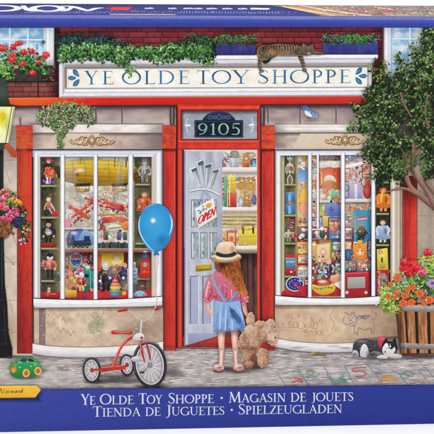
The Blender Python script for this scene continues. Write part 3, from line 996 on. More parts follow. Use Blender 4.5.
it('hanging_basket', 'wicker basket of pink and orange flowers hanging from the street lamp')
random.seed(82)
field(-26, 218, 15, 238, lambda X, Y: blend('#6b3f26', '#b1764a', (fbm(X / 1.8, Y / 1.6, 3) - .5) * 3 + .5), .7, bend=lambda X, Y: (-6 + (X + 6) * (1 - ((Y - 218) / 24) ** 2 * .5), Y))
for k in range(70):
    x, y = random.uniform(-24, 14), random.uniform(218, 236)
    ell(x, y, 1.5, .8, jit(random.choice(('#c58a58', '#93592f', '#7a4526')), .15), '#4a2818', n=8)
soft(-5, 238, 16, 4, '#2c1a12', .7)
leaves(420, blobwhere([(-10, 208, 20, 14), (8, 206, 13, 15), (18, 214, 9, 12), (24, 226, 6, 12), (23, 238, 4, 6), (-24, 222, 8, 12)]), (2, 4), ['#101c1c', '#1c3426', '#28482c', '#3b6438'], .6)
leaves(430, blobwhere([(-10, 204, 20, 13), (6, 200, 11, 11), (14, 208, 8, 10), (24, 222, 6, 9), (26, 232, 4, 6), (-26, 222, 7, 12)]), (1.6, 3.4), ['#23462a', '#3b703a', '#5c9450', '#8fbf74', '#c0dc9c'], .6)
ell(18, 221, 5.6, 6.4, '#2c3f5c', '#1a2436'); leaves(50, blobwhere([(18, 221, 6, 7)]), (1.5, 3), ['#1c2a44', '#2f4c70', '#3a6a70'], .6)
for x, y, r in ((3, 199, 3.2), (7.4, 195, 2.6), (1, 206, 3), (6.4, 208.5, 3.2), (11, 213, 3), (15.6, 210, 3.2), (17.4, 214.4, 2.4), (3, 218.4, 2.8), (8.6, 219.4, 3), (12, 217, 2.3), (-6, 202, 3), (-12, 210, 3.4), (-18, 204, 3), (-8, 218, 3)):
    bloom(x, y, r, ['#f7a0bc', '#ee6a96', '#dc3f74', '#b02a58'], 26)
for x, y, r in ((12.5, 198.5, 2.8), (17, 201.5, 3), (20.4, 202.6, 2.2), (5, 203, 2), (-14, 198, 2.6)):
    bloom(x, y, r, ['#fbc45c', '#f59a3c', '#e0742c'], 20)
for x, y, r in ((4, 191, 2.6), (0, 193.6, 2.4), (9, 191, 2)):
    bloom(x, y, r, ['#f4b0a8', '#dc6a70', '#b83c4c'], 16)
for x, y in ((24, 228), (27.4, 229.6), (23, 232)):
    ell(x, y, 1.1, 1, '#e8f0d8', '#a8c090', n=8)
line([(20, 230), (23, 240)], .6, '#2f5a34')
for k in range(16):
    ell(random.gauss(23, 2.4), random.gauss(241, 2.2), .9, .8, random.choice(('#e8d8e4', '#8a5a78', '#d8c4d0', '#3c6a3c', '#5c2a48')), n=7)

# ---- hanging plant over the left window
it('trailing_plant', 'trailing green and pinkish plant hanging in front of the left cornice')
random.seed(83)
TP = [(48, 116, 9, 8), (60, 113, 11, 10), (72, 111, 10, 8), (84, 115, 9, 8), (58, 124, 9, 8), (68, 124, 7, 7), (90, 121, 5, 5), (62, 133, 5, 7), (46, 123, 5, 5)]
leaves(420, blobwhere(TP), (1.6, 3.6), ['#1c2c1c', '#2c4426', '#3f5f34', '#55783f'], .6)
leaves(720, blobwhere([(b[0], b[1] - 1, b[2] + 1, b[3]) for b in TP]), (1.2, 3), ['#3a5c34', '#557f45', '#75a258', '#98bf78', '#bcd79c'], .6)
leaves(150, blobwhere([(60, 137, 3, 7), (61, 145, 2.4, 5), (40, 118, 3, 5), (94, 118, 3, 4)]), (1.4, 2.8), ['#3f6a38', '#6d9a54', '#a4c884'], .6)
for k in range(230):
    b = random.choice(TP)
    ell(random.gauss(b[0], b[2] * .55), random.gauss(b[1] - 2, b[3] * .5), random.uniform(.4, .95), random.uniform(.4, .8), jit(random.choice(('#c99aa2', '#b98490', '#dcb8b8', '#9c6a78', '#e6cfc4', '#6d3c50')), .12), n=7)
for x, y in ((67, 103), (77, 104), (52, 107), (86, 107), (66, 101.6)):
    line([(x, y), (x - 2, y + 6)], .4, '#8a9a5c'); bloom(x, y, 1.3, ['#f0b48c', '#d88a78'], 7)

# ---- jay on the pillar
it('blue_jay', 'small blue and white bird perched on the cornice over the right window')
poly([(302.4, 107.4), (305, 106), (308, 107.4), (312, 111.4), (318.6, 114.6), (320, 117), (312, 117.6), (306.4, 115.6), (303.4, 111.6)], '#4d70a8', True, grad='#8fa4c6')
poly([(304.6, 111), (308, 112), (312, 116.6), (307.6, 116.6), (304.8, 114)], '#dfe4ec', True)
poly([(304.6, 107.6), (301.4, 105.8), (305.6, 105.4)], '#35568e')
line([(302.6, 108.8), (300.4, 109.6)], [1, .3], '#2b2b30'); ell(304.4, 108.2, .5, .5, '#14161c')
for k in range(6):
    line([(309 + k * 1.6, 111.8 + k * .7), (310.4 + k * 1.7, 114 + k * .5)], .5, '#22355c' if k % 2 else '#c9d4e6')
line([(307.6, 116.4), (307.2, 119.4)], .5, '#4a4038'); line([(309.6, 117), (309.6, 120)], .5, '#4a4038')
soft(310, 121, 9, 1.4, '#7a6a68', .6)
TOYC = ['#c8323a', '#e0574a', '#3b78b4', '#e8c23c', '#4a9a58', '#d98a3c', '#f0e6d8', '#7a5aa0', '#2f4a78', '#d87a98', '#58b0b8', '#2a2a34', '#f4f0ea', '#a83040']


def toybits(x0, y0, x1, y1, n, cols=TOYC, smin=1.5, smax=5.0):
    """a jumble of small boxed, round and striped toys filling a shelf"""
    for _ in range(n):
        w, h = random.uniform(smin, smax), random.uniform(smin, smax)
        x, y = random.uniform(x0, max(x0 + .1, x1 - w)), random.uniform(y0, max(y0 + .1, y1 - h))
        c = jit(random.choice(cols), .18); k = random.random()
        if k < .3:
            sk = random.uniform(-.5, .5)
            quad([(x, y), (x + w, y + sk), (x + w, y + h + sk), (x, y + h)], [c, c, tuple(v * .7 for v in c), tuple(v * .7 for v in c)])
            c2 = random.choice(cols)
            if w > 2: quad([(x + w * .2, y + h * .25), (x + w * .8, y + h * .25 + sk), (x + w * .8, y + h * .55 + sk), (x + w * .2, y + h * .55)], [c2] * 4)
            line([(x + w * .15, y + h * .8), (x + w * .85, y + h * .8 + sk)], .35, '#f2eee2')
        elif k < .6:
            ell(x + w / 2, y + h / 2, w / 2.2, h / 2.2, mix(c, '#ffffff', .35), tuple(v * .55 for v in c), hx=-.3, hy=-.35, n=12)
        elif k < .8:
            line([(x, y), (x + w * .6, y + h * .4), (x + w, y + h)], [.5, 1.2, .5], c, True)
        else:
            poly([(x, y + h), (x + w * .5, y), (x + w, y + h)], c, grad=tuple(v * .6 for v in c))
            line([(x + w * .25, y + h * .6), (x + w * .75, y + h * .6)], .5, random.choice(cols))


def gamebox(x0, y0, x1, y1, base, border, cols, n=10, skew=0.0, bw=.9):
    """flat boxed toy with a bright picture on its lid"""
    d = tuple(v * .45 for v in C(border))
    quad([(x0 - .3, y0 + .5), (x1 + .5, y0 + .5 - skew), (x1 + .5, y1 + .3 - skew), (x0 - .3, y1 + .4)], [d] * 4)
    quad([(x0, y0), (x1, y0 - skew), (x1, y1 - skew), (x0, y1)], [border, border, tuple(v * .75 for v in C(border)), tuple(v * .75 for v in C(border))])
    a, b_, c_, e = x0 + bw, y0 + bw, x1 - bw, y1 - bw
    quad([(a, b_), (c_, b_ - skew), (c_, e - skew), (a, e)], [mix(base, '#ffffff', .2), base, tuple(v * .7 for v in C(base)), base])
    w, h = c_ - a, e - b_
    for _ in range(n):
        x, y = a + random.random() * w, b_ + random.random() * h; r = random.uniform(.08, .2) * min(w, h) + .3; c = random.choice(cols)
        x = min(max(x, a + r), c_ - r); y = min(max(y, b_ + r), e - r)
        ell(x, y - skew * .5, r * random.uniform(.7, 1.3), r, mix(c, '#ffffff', .25), tuple(v * .55 for v in C(c)), hx=-.3, hy=-.3, n=10)
    if h > 5:
        line([(a + w * .12, b_ + h * .14), (a + w * .88, b_ + h * .14 - skew * .8)], max(.7, h * .1), random.choice(('#f8f0e0', '#e8d040', '#d83038')))
        line([(a + w * .2, e - h * .1), (a + w * .8, e - h * .1 - skew * .8)], .4, '#f4ece0')


def doll(x, y, h, body, legs='#2a2a34', head='#e8b898', hair='#6a4028', hat=None, skirt=False, arms=None):
    """standing figure, feet at y, height h"""
    w = h * .17
    for s in (-1, 1):
        line([(x + s * w * .45, y - h * .42), (x + s * w * .5, y - h * .03)], [w * .75, w * .5], legs)
        ell(x + s * w * .65, y - h * .02, w * .45, h * .03, '#2b2226', n=8)
    if skirt:
        poly([(x - w * .8, y - h * .72), (x + w * .8, y - h * .72), (x + w * 2, y - h * .2), (x, y - h * .15), (x - w * 2, y - h * .2)], body, grad=tuple(v * .6 for v in C(body)))
        for s in (-1, 0, 1):
            line([(x + s * w * .4, y - h * .6), (x + s * w * 1.1, y - h * .2)], .35, tuple(v * .6 for v in C(body)))
    else:
        poly([(x - w, y - h * .74), (x + w, y - h * .74), (x + w * .85, y - h * .36), (x - w * .85, y - h * .36)], body, grad=tuple(v * .6 for v in C(body)))
        line([(x, y - h * .72), (x, y - h * .4)], .3, '#f0e8c8')
    for s in (-1, 1):
        line([(x + s * w * .9, y - h * .7), (x + s * w * 1.5, y - h * .55), (x + s * w * 1.2, y - h * .38)], [w * .55, w * .5, w * .4], arms or body, True)
        ell(x + s * w * 1.2, y - h * .37, w * .28, w * .28, head, n=7)
    ell(x, y - h * .85, w * .8, h * .115, hair, n=12)
    ell(x, y - h * .83, w * .62, h * .095, head, tuple(v * .75 for v in C(head)), n=12, hx=-.2)
    for s in (-1, 1):
        ell(x + s * w * .24, y - h * .835, .16, .2, '#5c3c34', n=6)
    soft(x - w * .4, y - h * .62, w * .5, h * .12, '#ffffff', .35); soft(x + w * .6, y - h * .5, w * .5, h * .2, '#141018', .4)
    if hat:
        poly([(x - w * .7, y - h * .9), (x - w * .55, y - h * 1.04), (x + w * .55, y - h * 1.04), (x + w * .7, y - h * .9)], hat)


def teddy(x, y, h, c):
    d = tuple(v * .6 for v in C(c))
    ell(x, y - h * .3, h * .26, h * .3, c, d, hx=-.2, hy=-.3)
    for s in (-1, 1):
        ell(x + s * h * .24, y - h * .1, h * .12, h * .12, c, d, n=10); ell(x + s * h * .27, y - h * .42, h * .09, h * .15, c, d, rot=-s * .5, n=10)
        ell(x + s * h * .17, y - h * .93, h * .09, h * .09, c, d, n=9)
    ell(x, y - h * .76, h * .23, h * .21, c, d, hx=-.2, hy=-.3)
    ell(x, y - h * .7, h * .09, h * .07, '#efd8b0', n=9)
    for s in (-1, 1):
        ell(x + s * h * .08, y - h * .8, .28, .28, '#1c1414', n=6)


def shelf(x0, x1, y, c='#a5a477', h=1.8, y1=None):
    y1 = y if y1 is None else y1
    quad([(x0, y), (x1, y1), (x1, y1 + h), (x0, y + h)], [c, c, tuple(v * .6 for v in C(c)), tuple(v * .6 for v in C(c))])
    line([(x0, y + .2), (x1, y1 + .2)], .4, '#d9d8b0')
    softquad([(x0, y + h), (x1, y1 + h), (x1, y1 + h + 3), (x0, y + h + 3)], '#14110c', (.6, .6, 0, 0))


def cabinet(x0, x1, y0, y1, ys, seed, a='#2a281f', b='#5a5640'):
    field(x0, y0, x1, y1, lambda X, Y: blend(a, b, (fbm(X / 5 + seed, Y / 9, 3) - .5) * 1.8 + .35 + (X - x0) / (x1 - x0) * .5), 1)
    for y in ys:
        shelf(x0, x1, y)
    line([(x0 + .6, y0), (x0 + .6, y1)], 1.4, '#7f7c58', col2='#4f4c36')
    line([(x1 - .8, y0), (x1 - .8, y1)], 1.8, '#8c8862', col2='#b0ab80')


# ================================================================== left bay window
it('bay_window', 'left bay window with white frame, crowded with old toys')
random.seed(101)
rect(33.4, 150.4, 162, 309, '#b9b6b4')
field(40, 155, 153, 299, lambda X, Y: blend('#b0aaa4', '#ece6dc', (fbm(X / 4, Y / 4, 3) - .5) * 2.4 + .75 - (Y - 155) / 200), 1)
toybits(63, 190, 97, 228, 40, ['#d8d0c8', '#b8c4cc', '#c8b8a0', '#a8b8a0', '#d8b8a8', '#e8e4dc', '#9aa8b8'], 2, 7)
toybits(97, 156, 133, 200, 30, ['#d8d0c8', '#c4ccd4', '#d0c4a8', '#b8b8a0', '#e8e4dc'], 2, 7)
field(61, 248, 153, 299, patchy('#5c121c', '#8f1f2c', 6, 6), 1.2)
for k in range(60):                       # soft reflections between the hung toys
    x, y = random.uniform(62, 134), random.uniform(158, 226)
    soft(x, y, random.uniform(1.5, 6), random.uniform(2, 7), random.choice(('#e8e4e6', '#cfd8e4', '#f4f2ee', '#c3c7cc', '#d9cdbd', '#f4d8cf', '#cfe0cc')), .5)
it('display_cabinet', 'narrow shelved cabinet of clowns and soldiers at the left of the left window')
cabinet(40, 60.6, 156, 299, (185.4, 217, 248, 280.4), 3)
softquad([(53, 156), (60, 156), (60, 299), (53, 299)], '#a39c6c', (0, .6, .6, 0))
it('display_cabinet', 'narrow shelved cabinet with a gumball machine at the right of the left window')
cabinet(134, 153, 156, 298, (184, 243, 278), 9, '#38351f', '#6a6442')
rect(149.6, 156, 151.4, 297, '#6a4032'); rect(151.4, 155, 153, 298, '#c9bfa8')

it('toy_clown', 'red and pink clown doll on the top shelf of the left cabinet')
random.seed(102)
soft(49, 172, 7, 13, '#181410', .8)
poly([(45.6, 168), (50, 167), (53.4, 171), (54, 177), (50, 179), (45.6, 178)], '#c93a30', True, grad='#d86a44')
ell(48.6, 160.6, 3, 3.2, '#e88a94', '#b83a54'); ell(47.4, 157.6, 2.6, 1.8, '#c8304a'); ell(48.6, 161.8, 1.8, 1.5, '#f2c4b4', n=10)
ell(48.8, 161.4, .6, .5, '#d02030', n=7); line([(50, 160), (54, 161.4)], 1, '#d05a7a')
line([(52.6, 170), (56.4, 173), (56, 177)], [1.6, 1.4, 1], '#e89a4a', True); line([(46, 170), (44, 175)], 1.4, '#d0704a')
for a, b in ((44, 182), (46.6, 183.4), (50, 182.6), (53, 183.2)):
    ell(a, b - 1, 2.2, 2.2, random.choice(('#6d5aa0', '#8a7ac0', '#d8d0e0', '#44366a')), '#2d2448', n=10)
line([(47, 177), (48, 184)], 1.4, '#e8e0e8'); line([(50.4, 177), (50, 184)], 1.4, '#b8a8c8')
for k in range(24):
    ell(random.uniform(45, 54), random.uniform(167, 178), .5, .5, random.choice(('#f0b040', '#f8e0c0', '#8c1a20')), n=6)

it('toy_soldier', 'white haired drummer figure on the second shelf of the left cabinet')
random.seed(103)
ell(48.6, 199.6, 2.5, 2.5, '#efe9df', '#b8a890'); poly([(46.6, 202), (51.6, 202), (53, 208), (51, 213), (46.4, 212)], '#c8826a', grad='#6a3a4a')
line([(47, 203), (44.6, 208), (46, 213)], [1.6, 1.3, 1], '#e49a80', True); line([(51, 204), (54, 209), (56.6, 215)], [1.4, 1.1, .7], '#e8d8a8', True)
ell(46.4, 212.6, 3, 3, '#3b4264', '#1c2038'); line([(49, 208), (53.6, 216)], .7, '#f0e4c8')
poly([(52, 212), (57.6, 209.6), (57.6, 216.8), (52.6, 216.8)], '#e23a54', grad='#a82038'); ell(50.6, 195, 1.4, 1.2, '#b0603a', n=8)
it('toy_soldier', 'dark uniformed bearskin figure with a pale drum on the third shelf')
doll(48.6, 245.6, 25, '#22242c', '#1a1a1e', '#d8a890', '#14141a', '#16161c')
ell(48.6, 232.4, 3.4, 3.2, '#dfe2e2', '#8f979c'); line([(45.6, 231), (51.8, 231)], .5, '#9c2a30')
poly([(42, 243), (55, 243), (56, 247.4), (41.4, 247.4)], '#a8321f', True, grad='#6d1c18')
for x in (45, 48, 51): ell(x, 244.6, 1.6, 1.3, '#c84a30', '#7c2018', n=9)
it('toy_soldier', 'nutcracker soldier in a salmon coat on the fourth shelf')
doll(50, 278, 24, '#e07a6c', '#1e2430', '#f0c8b0', '#e8e4e0', '#1c1c24')
ell(50, 254.6, 2.2, 2.6, '#17171d', n=12)
doll(43.6, 270, 11, '#b8686a', '#7c5a4a', '#d8a890', '#5c3a28')
for x, y in ((57, 276), (58, 279), (55.6, 279)):
    ell(x, y, 2.4, 2.4, '#5a6068', '#2c3038', n=12); ring(x, y, 1.2, 1.2, .3, '#9aa0a8', n=14)
it('toy_soldier', 'red musical cone toy on the bottom shelf of the left cabinet')
field(41, 292, 60.6, 299, patchy('#8f1b26', '#c2293a', 4, 3), .8)
poly([(45, 296), (49, 288), (52, 296)], '#e8d4b8', grad='#b48a6a'); ell(49, 289, 1.6, 2, '#f4cbb0', '#c88a70', n=10)
poly([(43, 298), (44.6, 293), (57, 293), (58.6, 298)], '#cc2734', True, grad='#8a1722')
line([(45.6, 294), (56, 294)], .6, '#f08a7a')

it('toy_airship', 'big yellow toy airship hanging across the left window')
random.seed(105)
def ship(X, Y):
    t = (Y - 158) / 27.0
    c = blend('#e4cc3c', '#c09420', np.clip(t * 1.5, 0, 1)) * (1 - np.clip(t - .45, 0, 1) * .95)[..., None]
    r = np.sin(t * PI * 9) * .08 + (fbm(X / 5, Y / 1.2, 3) - .5) * .5
    return np.clip(c * (1 + r)[..., None], 0, 1)
def shipbend(X, Y):
    u = (X - 64) / 72.0; h = np.clip(1 - (abs(u - .45) / .6) ** 2.4, 0.04, 1) ** .5
    return X, 171.5 + u * 2.4 + (Y - 171.5) * h
field(60, 158, 138, 185, ship, .7, shipbend)
for j in range(7):
    t = j / 6; P = []
    for i in range(24):
        X = np.array(60 + 78 * i / 23.0); Y = np.array(159 + 25 * t)
        a, b = shipbend(X, Y); P.append((float(a), float(b)))
    line(P, .4, '#8d6a1a' if j > 2 else '#a88a28')
for X0 in (72, 84, 108, 120):
    P = [tuple(float(q) for q in shipbend(np.array(X0 + math.sin(j / 9 * PI) * 1.2), np.array(158.5 + 26 * j / 9.0))) for j in range(10)]
    line(P, .4, '#7c5c18')
poly([(64, 170), (58, 166), (53, 168), (57, 175), (60, 179), (65, 177)], '#4f4022', True, grad='#2a2216')
poly([(134, 169), (139, 171), (138.6, 179), (134.6, 182)], '#8d6a2a', True, grad='#4a3414'); ell(136.6, 176, 2.4, 3.6, '#7c5a24', '#33240f')
# gondolas
for gx in (82, 119):
    poly([(gx - 8, 184), (gx + 9, 183), (gx + 8, 186), (gx - 7, 187)], '#3c2c18', grad='#20180e')
    for k in range(5):
        line([(gx - 6 + k * 3.2, 185), (gx - 5.6 + k * 3.2, 190)], .7, '#6b5222')
    ell(gx, 190.4, 7.4, 2, '#d6bf52', '#7c6422'); soft(gx + 1, 188, 6, 1.6, '#f4f4f0', .6)
for k in range(14):
    x = 116 + random.uniform(-2, 14); line([(x, 154), (x - random.uniform(-1, 3), 167)], random.uniform(.4, 1.1), random.choice(('#6d5518', '#b8a040', '#3c300f', '#e0d070')))
line([(80, 152), (80.6, 164)], .5, '#555'); line([(83, 153), (82, 162)], .4, '#777')
soft(80, 170, 6, 2.6, '#f8f6e8', .75); ell(77, 175, 2.2, 1.8, '#6d5220', '#8a6a24'); line([(74, 172), (85, 171.6)], .4, '#fbf8e8')
soft(100, 163, 20, 2.6, '#f8f0a0', .4)


def toyplane(x, y, s, a, seed, wa=1.25):
    """biplane: long straight wings crossing a slim body at angle wa"""
    random.seed(seed)
    def T(P, r=0.0, ox=0, oy=0):
        ca, sa = math.cos(a + r), math.sin(a + r)
        return [(x + ox + (p * ca - q * sa) * s, y + oy + (p * sa + q * ca) * s) for p, q in P]
    for k, (ox, oy) in enumerate(((1.4 * s, 3.4 * s), (-.4 * s, -1.2 * s))):       # lower, then upper wing
        if k == 1:
            poly(T([(-11, -.5), (-6, -1.7), (5, -2), (9, -.9), (10, .4), (6, 2), (-5, 1.5), (-11, .5)]), '#e8503a', True, grad='#a81f20')
            poly(T([(-12.6, -1.6), (-9.4, -2.6), (-9, 2.2), (-12, 2)]), '#d83a30', grad='#8c1a1e')
            ell(*T([(10, 0)])[0], .9 * s, 2.3 * s, '#3a2a2a', rot=a); line(T([(10.4, -4), (10.4, 4)]), .6, '#c8a070')
        W = T([(-15, -1.1), (15, -1.1), (16, 0), (15, 1.2), (-15, 1.2), (-16, 0)], wa, ox, oy)
        poly(W, '#e84632' if k else '#b8281f', grad='#c82c24' if k else '#8a1a1c')
        line(T([(-14.6, -.7), (14.6, -.7)], wa, ox, oy), .35, '#f89080')
        for q in (-11, 11):
            ell(*T([(q, 0)], wa, ox, oy)[0], 1.0 * s, .8 * s, '#f6efe4', n=10); ell(*T([(q, 0)], wa, ox, oy)[0], .4 * s, .35 * s, '#3050a0', n=8)
    for q in (-7, 7):
        p0_ = T([(q, 0)], wa, -.4 * s, -1.6 * s)[0]; line([p0_, (p0_[0] + 1.6 * s, p0_[1] + 5 * s)], .4, '#5a1818')
    ell(*T([(1, 4.8)])[0], 1.2 * s, 1.2 * s, '#2c2018', n=10); ell(*T([(5, 5.6)])[0], 1.2 * s, 1.2 * s, '#2c2018', n=10)
    line([(x, y - 2), (x + 1, y - 16 * s)], .3, '#8a94a0')


it('toy_plane', 'red toy biplane hanging in the second pane')
toyplane(80, 213, 1.05, .55, 1, -1.2)
poly([(62.6, 225), (66, 219), (71, 222), (69, 227)], '#e88aa0', True)
it('toy_plane', 'red toy plane tilted across the pane behind the mullion')
toyplane(91, 200, .55, .3, 2, -1.1)
it('toy_plane', 'red toy plane with striped wings in the third pane')
random.seed(3)
toybits(98, 190, 128, 240, 90, ['#9ab0c0', '#c8a078', '#7a9a6a', '#d8ccb8', '#b86a50', '#6a7a98', '#e8dcc8', '#a8c0b0'], 1.5, 6)
toyplane(114, 205, 1.05, .32, 4, -.12)
soft(112, 220, 14, 5, '#e8dcd0', .5)
quad([(97.6, 214.6), (128, 213), (128, 214.4), (97.6, 216)], ['#d89a54', '#d89a54', '#9c6430', '#9c6430'])
poly([(98, 222), (104, 217.6), (120, 217), (128, 219.6), (128, 223), (118, 222), (106, 223)], '#e05040', True, grad='#b02c28')
poly([(106, 229), (110, 225), (118, 224.4), (123, 227), (121, 230.6), (112, 231.6)], '#f0ead8', True, grad='#b8b09c'); line([(108, 228.6), (122, 227)], .9, '#3c7a6c'); ell(120, 230.6, 1.5, 1.2, '#2c2018', n=9)
poly([(121, 224), (128, 221), (128, 229), (124, 230)], '#f09a50', True, grad='#c8602c'); doll(101.4, 228, 9, '#3c6a9a'); poly([(98, 230), (104, 224), (106, 230)], '#6ab07c', grad='#3c7a50')
for x in (104, 117, 123):
    rect(x, 232, x + 4, 240, random.choice(('#4a8a4a', '#8a6ab0', '#d8943c')), '#3a3a50')
line([(99, 231), (104, 226), (104, 240)], 1.6, '#c83a3a', True)

it('toy_train', 'dark blue toy steam engine in front of a blue globe')
random.seed(106)
shelf(64, 94, 227.6, '#e9e6e2', 2)
ell(79, 238, 12.6, 9.4, '#7a8ad0', '#38408a', hx=-.3, hy=-.4)
soft(74, 233, 5, 2.4, '#ffffff', .6)
poly([(78, 240), (84, 230), (92, 234), (95, 244), (80, 246)], '#8fb8e0', True, grad='#5a80b0')
rect(67, 240, 91, 245.6, '#3a4a6a', '#1c2438'); rect(84, 236, 90, 241, '#2c3a5c', '#202a44')
ell(69.6, 241, 3.2, 3.2, '#5a6a8c', '#1c2438'); rect(72, 235.6, 74, 240, '#1c2030'); line([(76, 240), (82, 240)], .6, '#9ab0d0')
for x in (69, 73.6, 78, 82.6, 87):
    ell(x, 246, 1.8, 1.8, '#4a4a50', '#14141a', n=12); ell(x, 246, .6, .6, '#c8a050', n=6)
shelf(64, 152, 248.4, '#9a9478', 2.2)
for k in range(24):
    x = 98 + k * 1.3; rect(x, 243 + random.uniform(-1.5, .5), x + 1.2, 248.4, jit(random.choice(('#4a4a44', '#6a5a44', '#2c3028', '#3c4a5a')), .2))
line([(64, 251.4), (152, 251.4)], 1.6, '#d8606a', col2='#9c2030')

it('toy_jumble', 'bright crowd of toys along the bottom of the left window')
random.seed(107)
toybits(62, 254, 96, 292, 90, TOYC, 3, 7)
teddy(67, 266, 10, '#b88450'); doll(91, 266, 12, '#2f4a78'); doll(66, 292, 14, '#4a9a58'); teddy(92, 297, 9, '#d8b080'); doll(80, 276, 12, '#d87a98', skirt=True)
doll(124, 286, 24, '#4a4c78', hair='#a8a0c0'); teddy(126.6, 292, 10, '#8c98a8'); doll(101, 290, 20, '#c84038', hair='#e0b060')
toybits(98, 270, 151, 290, 34, ['#c8323a', '#33405f', '#e8c23c', '#d9cfc4', '#7c2838', '#54688c', '#2a2a34'], 2, 6)
field(98, 290, 152, 298, patchy('#b01c2c', '#d8303c', 4, 3), .9)
field(62, 291, 96, 298.6, patchy('#8c1a28', '#c83040', 3, 3), .9)
it('toy_sign', 'round blue grey tin sign with red bands among the toys')
ell(76, 259.6, 6, 7.4, '#8aa0c0', '#5a6a98'); rect(71, 260, 81.4, 266.6, '#4a6a98', '#35507c')
line([(72.4, 257), (80, 256.6)], 2.2, '#c83848'); line([(73, 261.4), (79.4, 261)], 1.5, '#1c2034'); line([(73.4, 253.8), (78.6, 253.6)], 1.2, '#d8e0ec')
ring(76, 259.6, 5.8, 7.1, .7, '#b8c4d8', n=26)
it('toy_robot', 'teal wind up robot with a silver dome head')
rect(84, 271, 94, 288, '#2f9a8a', '#1f6a64'); ell(87.6, 268.6, 4, 3.6, '#7cc8b0', '#2f7a70'); ell(87.6, 267, 2.4, 1.6, '#bfe8d4')
rect(84.8, 274, 89, 277.4, '#142028'); line([(84, 272), (81.6, 280)], 2, '#278070'); ell(86.8, 282, 1.6, 1.6, '#d84a3a', n=9); rect(84.6, 286, 88, 293, '#1f6a64')
line([(90.6, 272), (90.6, 288)], .5, '#8fe0cc')
it('toy_clown', 'yellow and purple jack in the box clown in the second pane')
random.seed(108)
poly([(64.4, 282), (67, 276), (74, 276), (77, 284), (75.6, 292), (65.6, 292)], '#6a3088', True, grad='#d8a030')
for s in ((66.4, 281, '#f0a030'), (71.6, 278, '#e8c83c'), (75, 281, '#e8c83c'), (66, 289, '#f0c040'), (73.6, 289, '#3a2a6a'), (69.6, 287, '#e86a30')):
    ell(s[0], s[1], 2.8, 2.6, s[2], tuple(v * .6 for v in C(s[2])), n=12)
ell(70.4, 273.6, 3, 2.8, '#f4b088', '#d07860'); ell(70.4, 274, .7, .6, '#d02020', n=7); poly([(68, 271.6), (70, 266.6), (73, 271)], '#e8603c')
rect(65, 290, 76.6, 297, '#e8c040', '#b87c20')
it('toy_doll', 'little white capped doll beside the robot')
doll(81.6, 292, 19, '#c83a40', '#e8c060', '#f4d0bc', '#dfe0ea', '#e8eaf4')
it('toy_penguin', 'black and white dressed figure in front of a yellow box')
rect(98.6, 252.6, 123.6, 266.6, '#efd23c', '#d8b02c'); rect(97.6, 254, 101.6, 275, '#e0702c', '#a83c20')
doll(106, 291.6, 29, '#1c222a', '#16181e', '#eceef0', '#d8dce2', None)
ell(105.6, 265, 4.4, 4, '#f2f2f4', '#a8adb8'); ell(104.6, 265.4, .4, .4, '#222', n=6); ell(107.4, 265.4, .4, .4, '#222', n=6)
rect(103, 273, 108.6, 280, '#222a36', '#11161e'); ell(110.4, 277.6, 2, 2.8, '#c8ccd8', '#70809a')
it('toy_doll', 'blonde doll in a navy patterned dress')
random.seed(109)
ell(116.6, 258.4, 5, 4.4, '#f0dc94', '#c8a850')
doll(116.6, 290, 33, '#2f3f70', '#44507c', '#f6d2bc', '#ecd890', None, True)
line([(110.6, 272), (122.6, 270)], 1.2, '#c8323c'); line([(116.6, 264), (116, 280)], 1, '#c8323c')
for k in range(30):
    ell(random.gauss(116.6, 3.6), random.gauss(274, 6), .5, .5, random.choice(('#d0d8ec', '#c83848', '#8aa0d0', '#1c2440')), n=6)
it('stacking_rings', 'cone of rainbow stacking rings')
for i, (c, w) in enumerate((('#3468b8', 6.2), ('#3fa860', 6.4), ('#f0d038', 5.6), ('#f08a2c', 4.6), ('#e83a2c', 3.2))):
    y = 294.4 - i * 3.4
    ell(115.2, y, w, 2.3, mix(c, '#ffffff', .3), tuple(v * .65 for v in C(c)), hx=-.3, hy=-.4)
ell(115, 277.8, 1.9, 1.7, '#f4503c', '#b02018')
ell(124, 293, 2.4, 2.4, '#f4d048', '#c88a1c')
it('toy_robot', 'pale grey robot behind the mullion at the right of the left window')
rect(127, 268, 137.4, 284, '#b4b8c4', '#6d7488'); rect(129, 262, 135.6, 268, '#c8ccd6', '#848a9c'); rect(128.4, 284, 131.6, 292, '#565c70'); rect(133, 284, 136.2, 292, '#565c70')
for y in (271, 275, 279): line([(128.6, y), (136, y)], .9, '#4a5068')
ell(131, 265, .7, .7, '#c83030', n=7); ell(134, 265, .7, .7, '#c83030', n=7)
it('gumball_machine', 'red gumball machine with a blue dome on the cabinet shelf')
ell(145, 256, 4.4, 3.8, '#7c9cc0', '#3a5078'); poly([(140.4, 262), (149.4, 262), (150, 278.4), (139.8, 278.4)], '#e0402c', grad='#b02418')
poly([(141, 258.4), (149, 258.4), (149.6, 262.4), (140.4, 262.4)], '#c8323a'); ell(144.8, 264.6, 2.6, 2.6, '#d8dcd4', '#7a7c70'); line([(143.4, 264.6), (146.2, 264.6)], .5, '#333')
ell(145, 252, 2, 1.3, '#c8ccd4'); line([(141.6, 272), (148.6, 272)], .4, '#f0907c')
it('toy_shell', 'small light blue shell dish on the red window floor')
poly([(133, 295), (136, 291.6), (140, 290.6), (144, 291.6), (147, 295), (140, 296.6)], '#8cc4e0', True, grad='#4c88b8')
for a in (-4, -2, 0, 2, 4): line([(140 + a * .4, 296), (140 + a, 291.6)], .3, '#dff0f8')
it('toy_knight', 'silver articulated toy knight on the top right shelf')
random.seed(110)
doll(144.6, 183.6, 24, '#a8aca8', '#7c807c', '#b8bcb8', '#5c605c', '#8c908c', False, '#989c98')
for k in range(14):
    x, y = random.gauss(144.6, 2.6), random.uniform(166, 182); line([(x, y), (x + random.gauss(0, 1), y + 1.4)], .4, random.choice(('#e4e6e2', '#4a4e4a')))
it('toy_doll', 'orange dressed doll partly behind the blue balloon')
doll(144.4, 216, 25, '#d8683c', '#c8a888', '#e8b498', '#a87848', None, True)


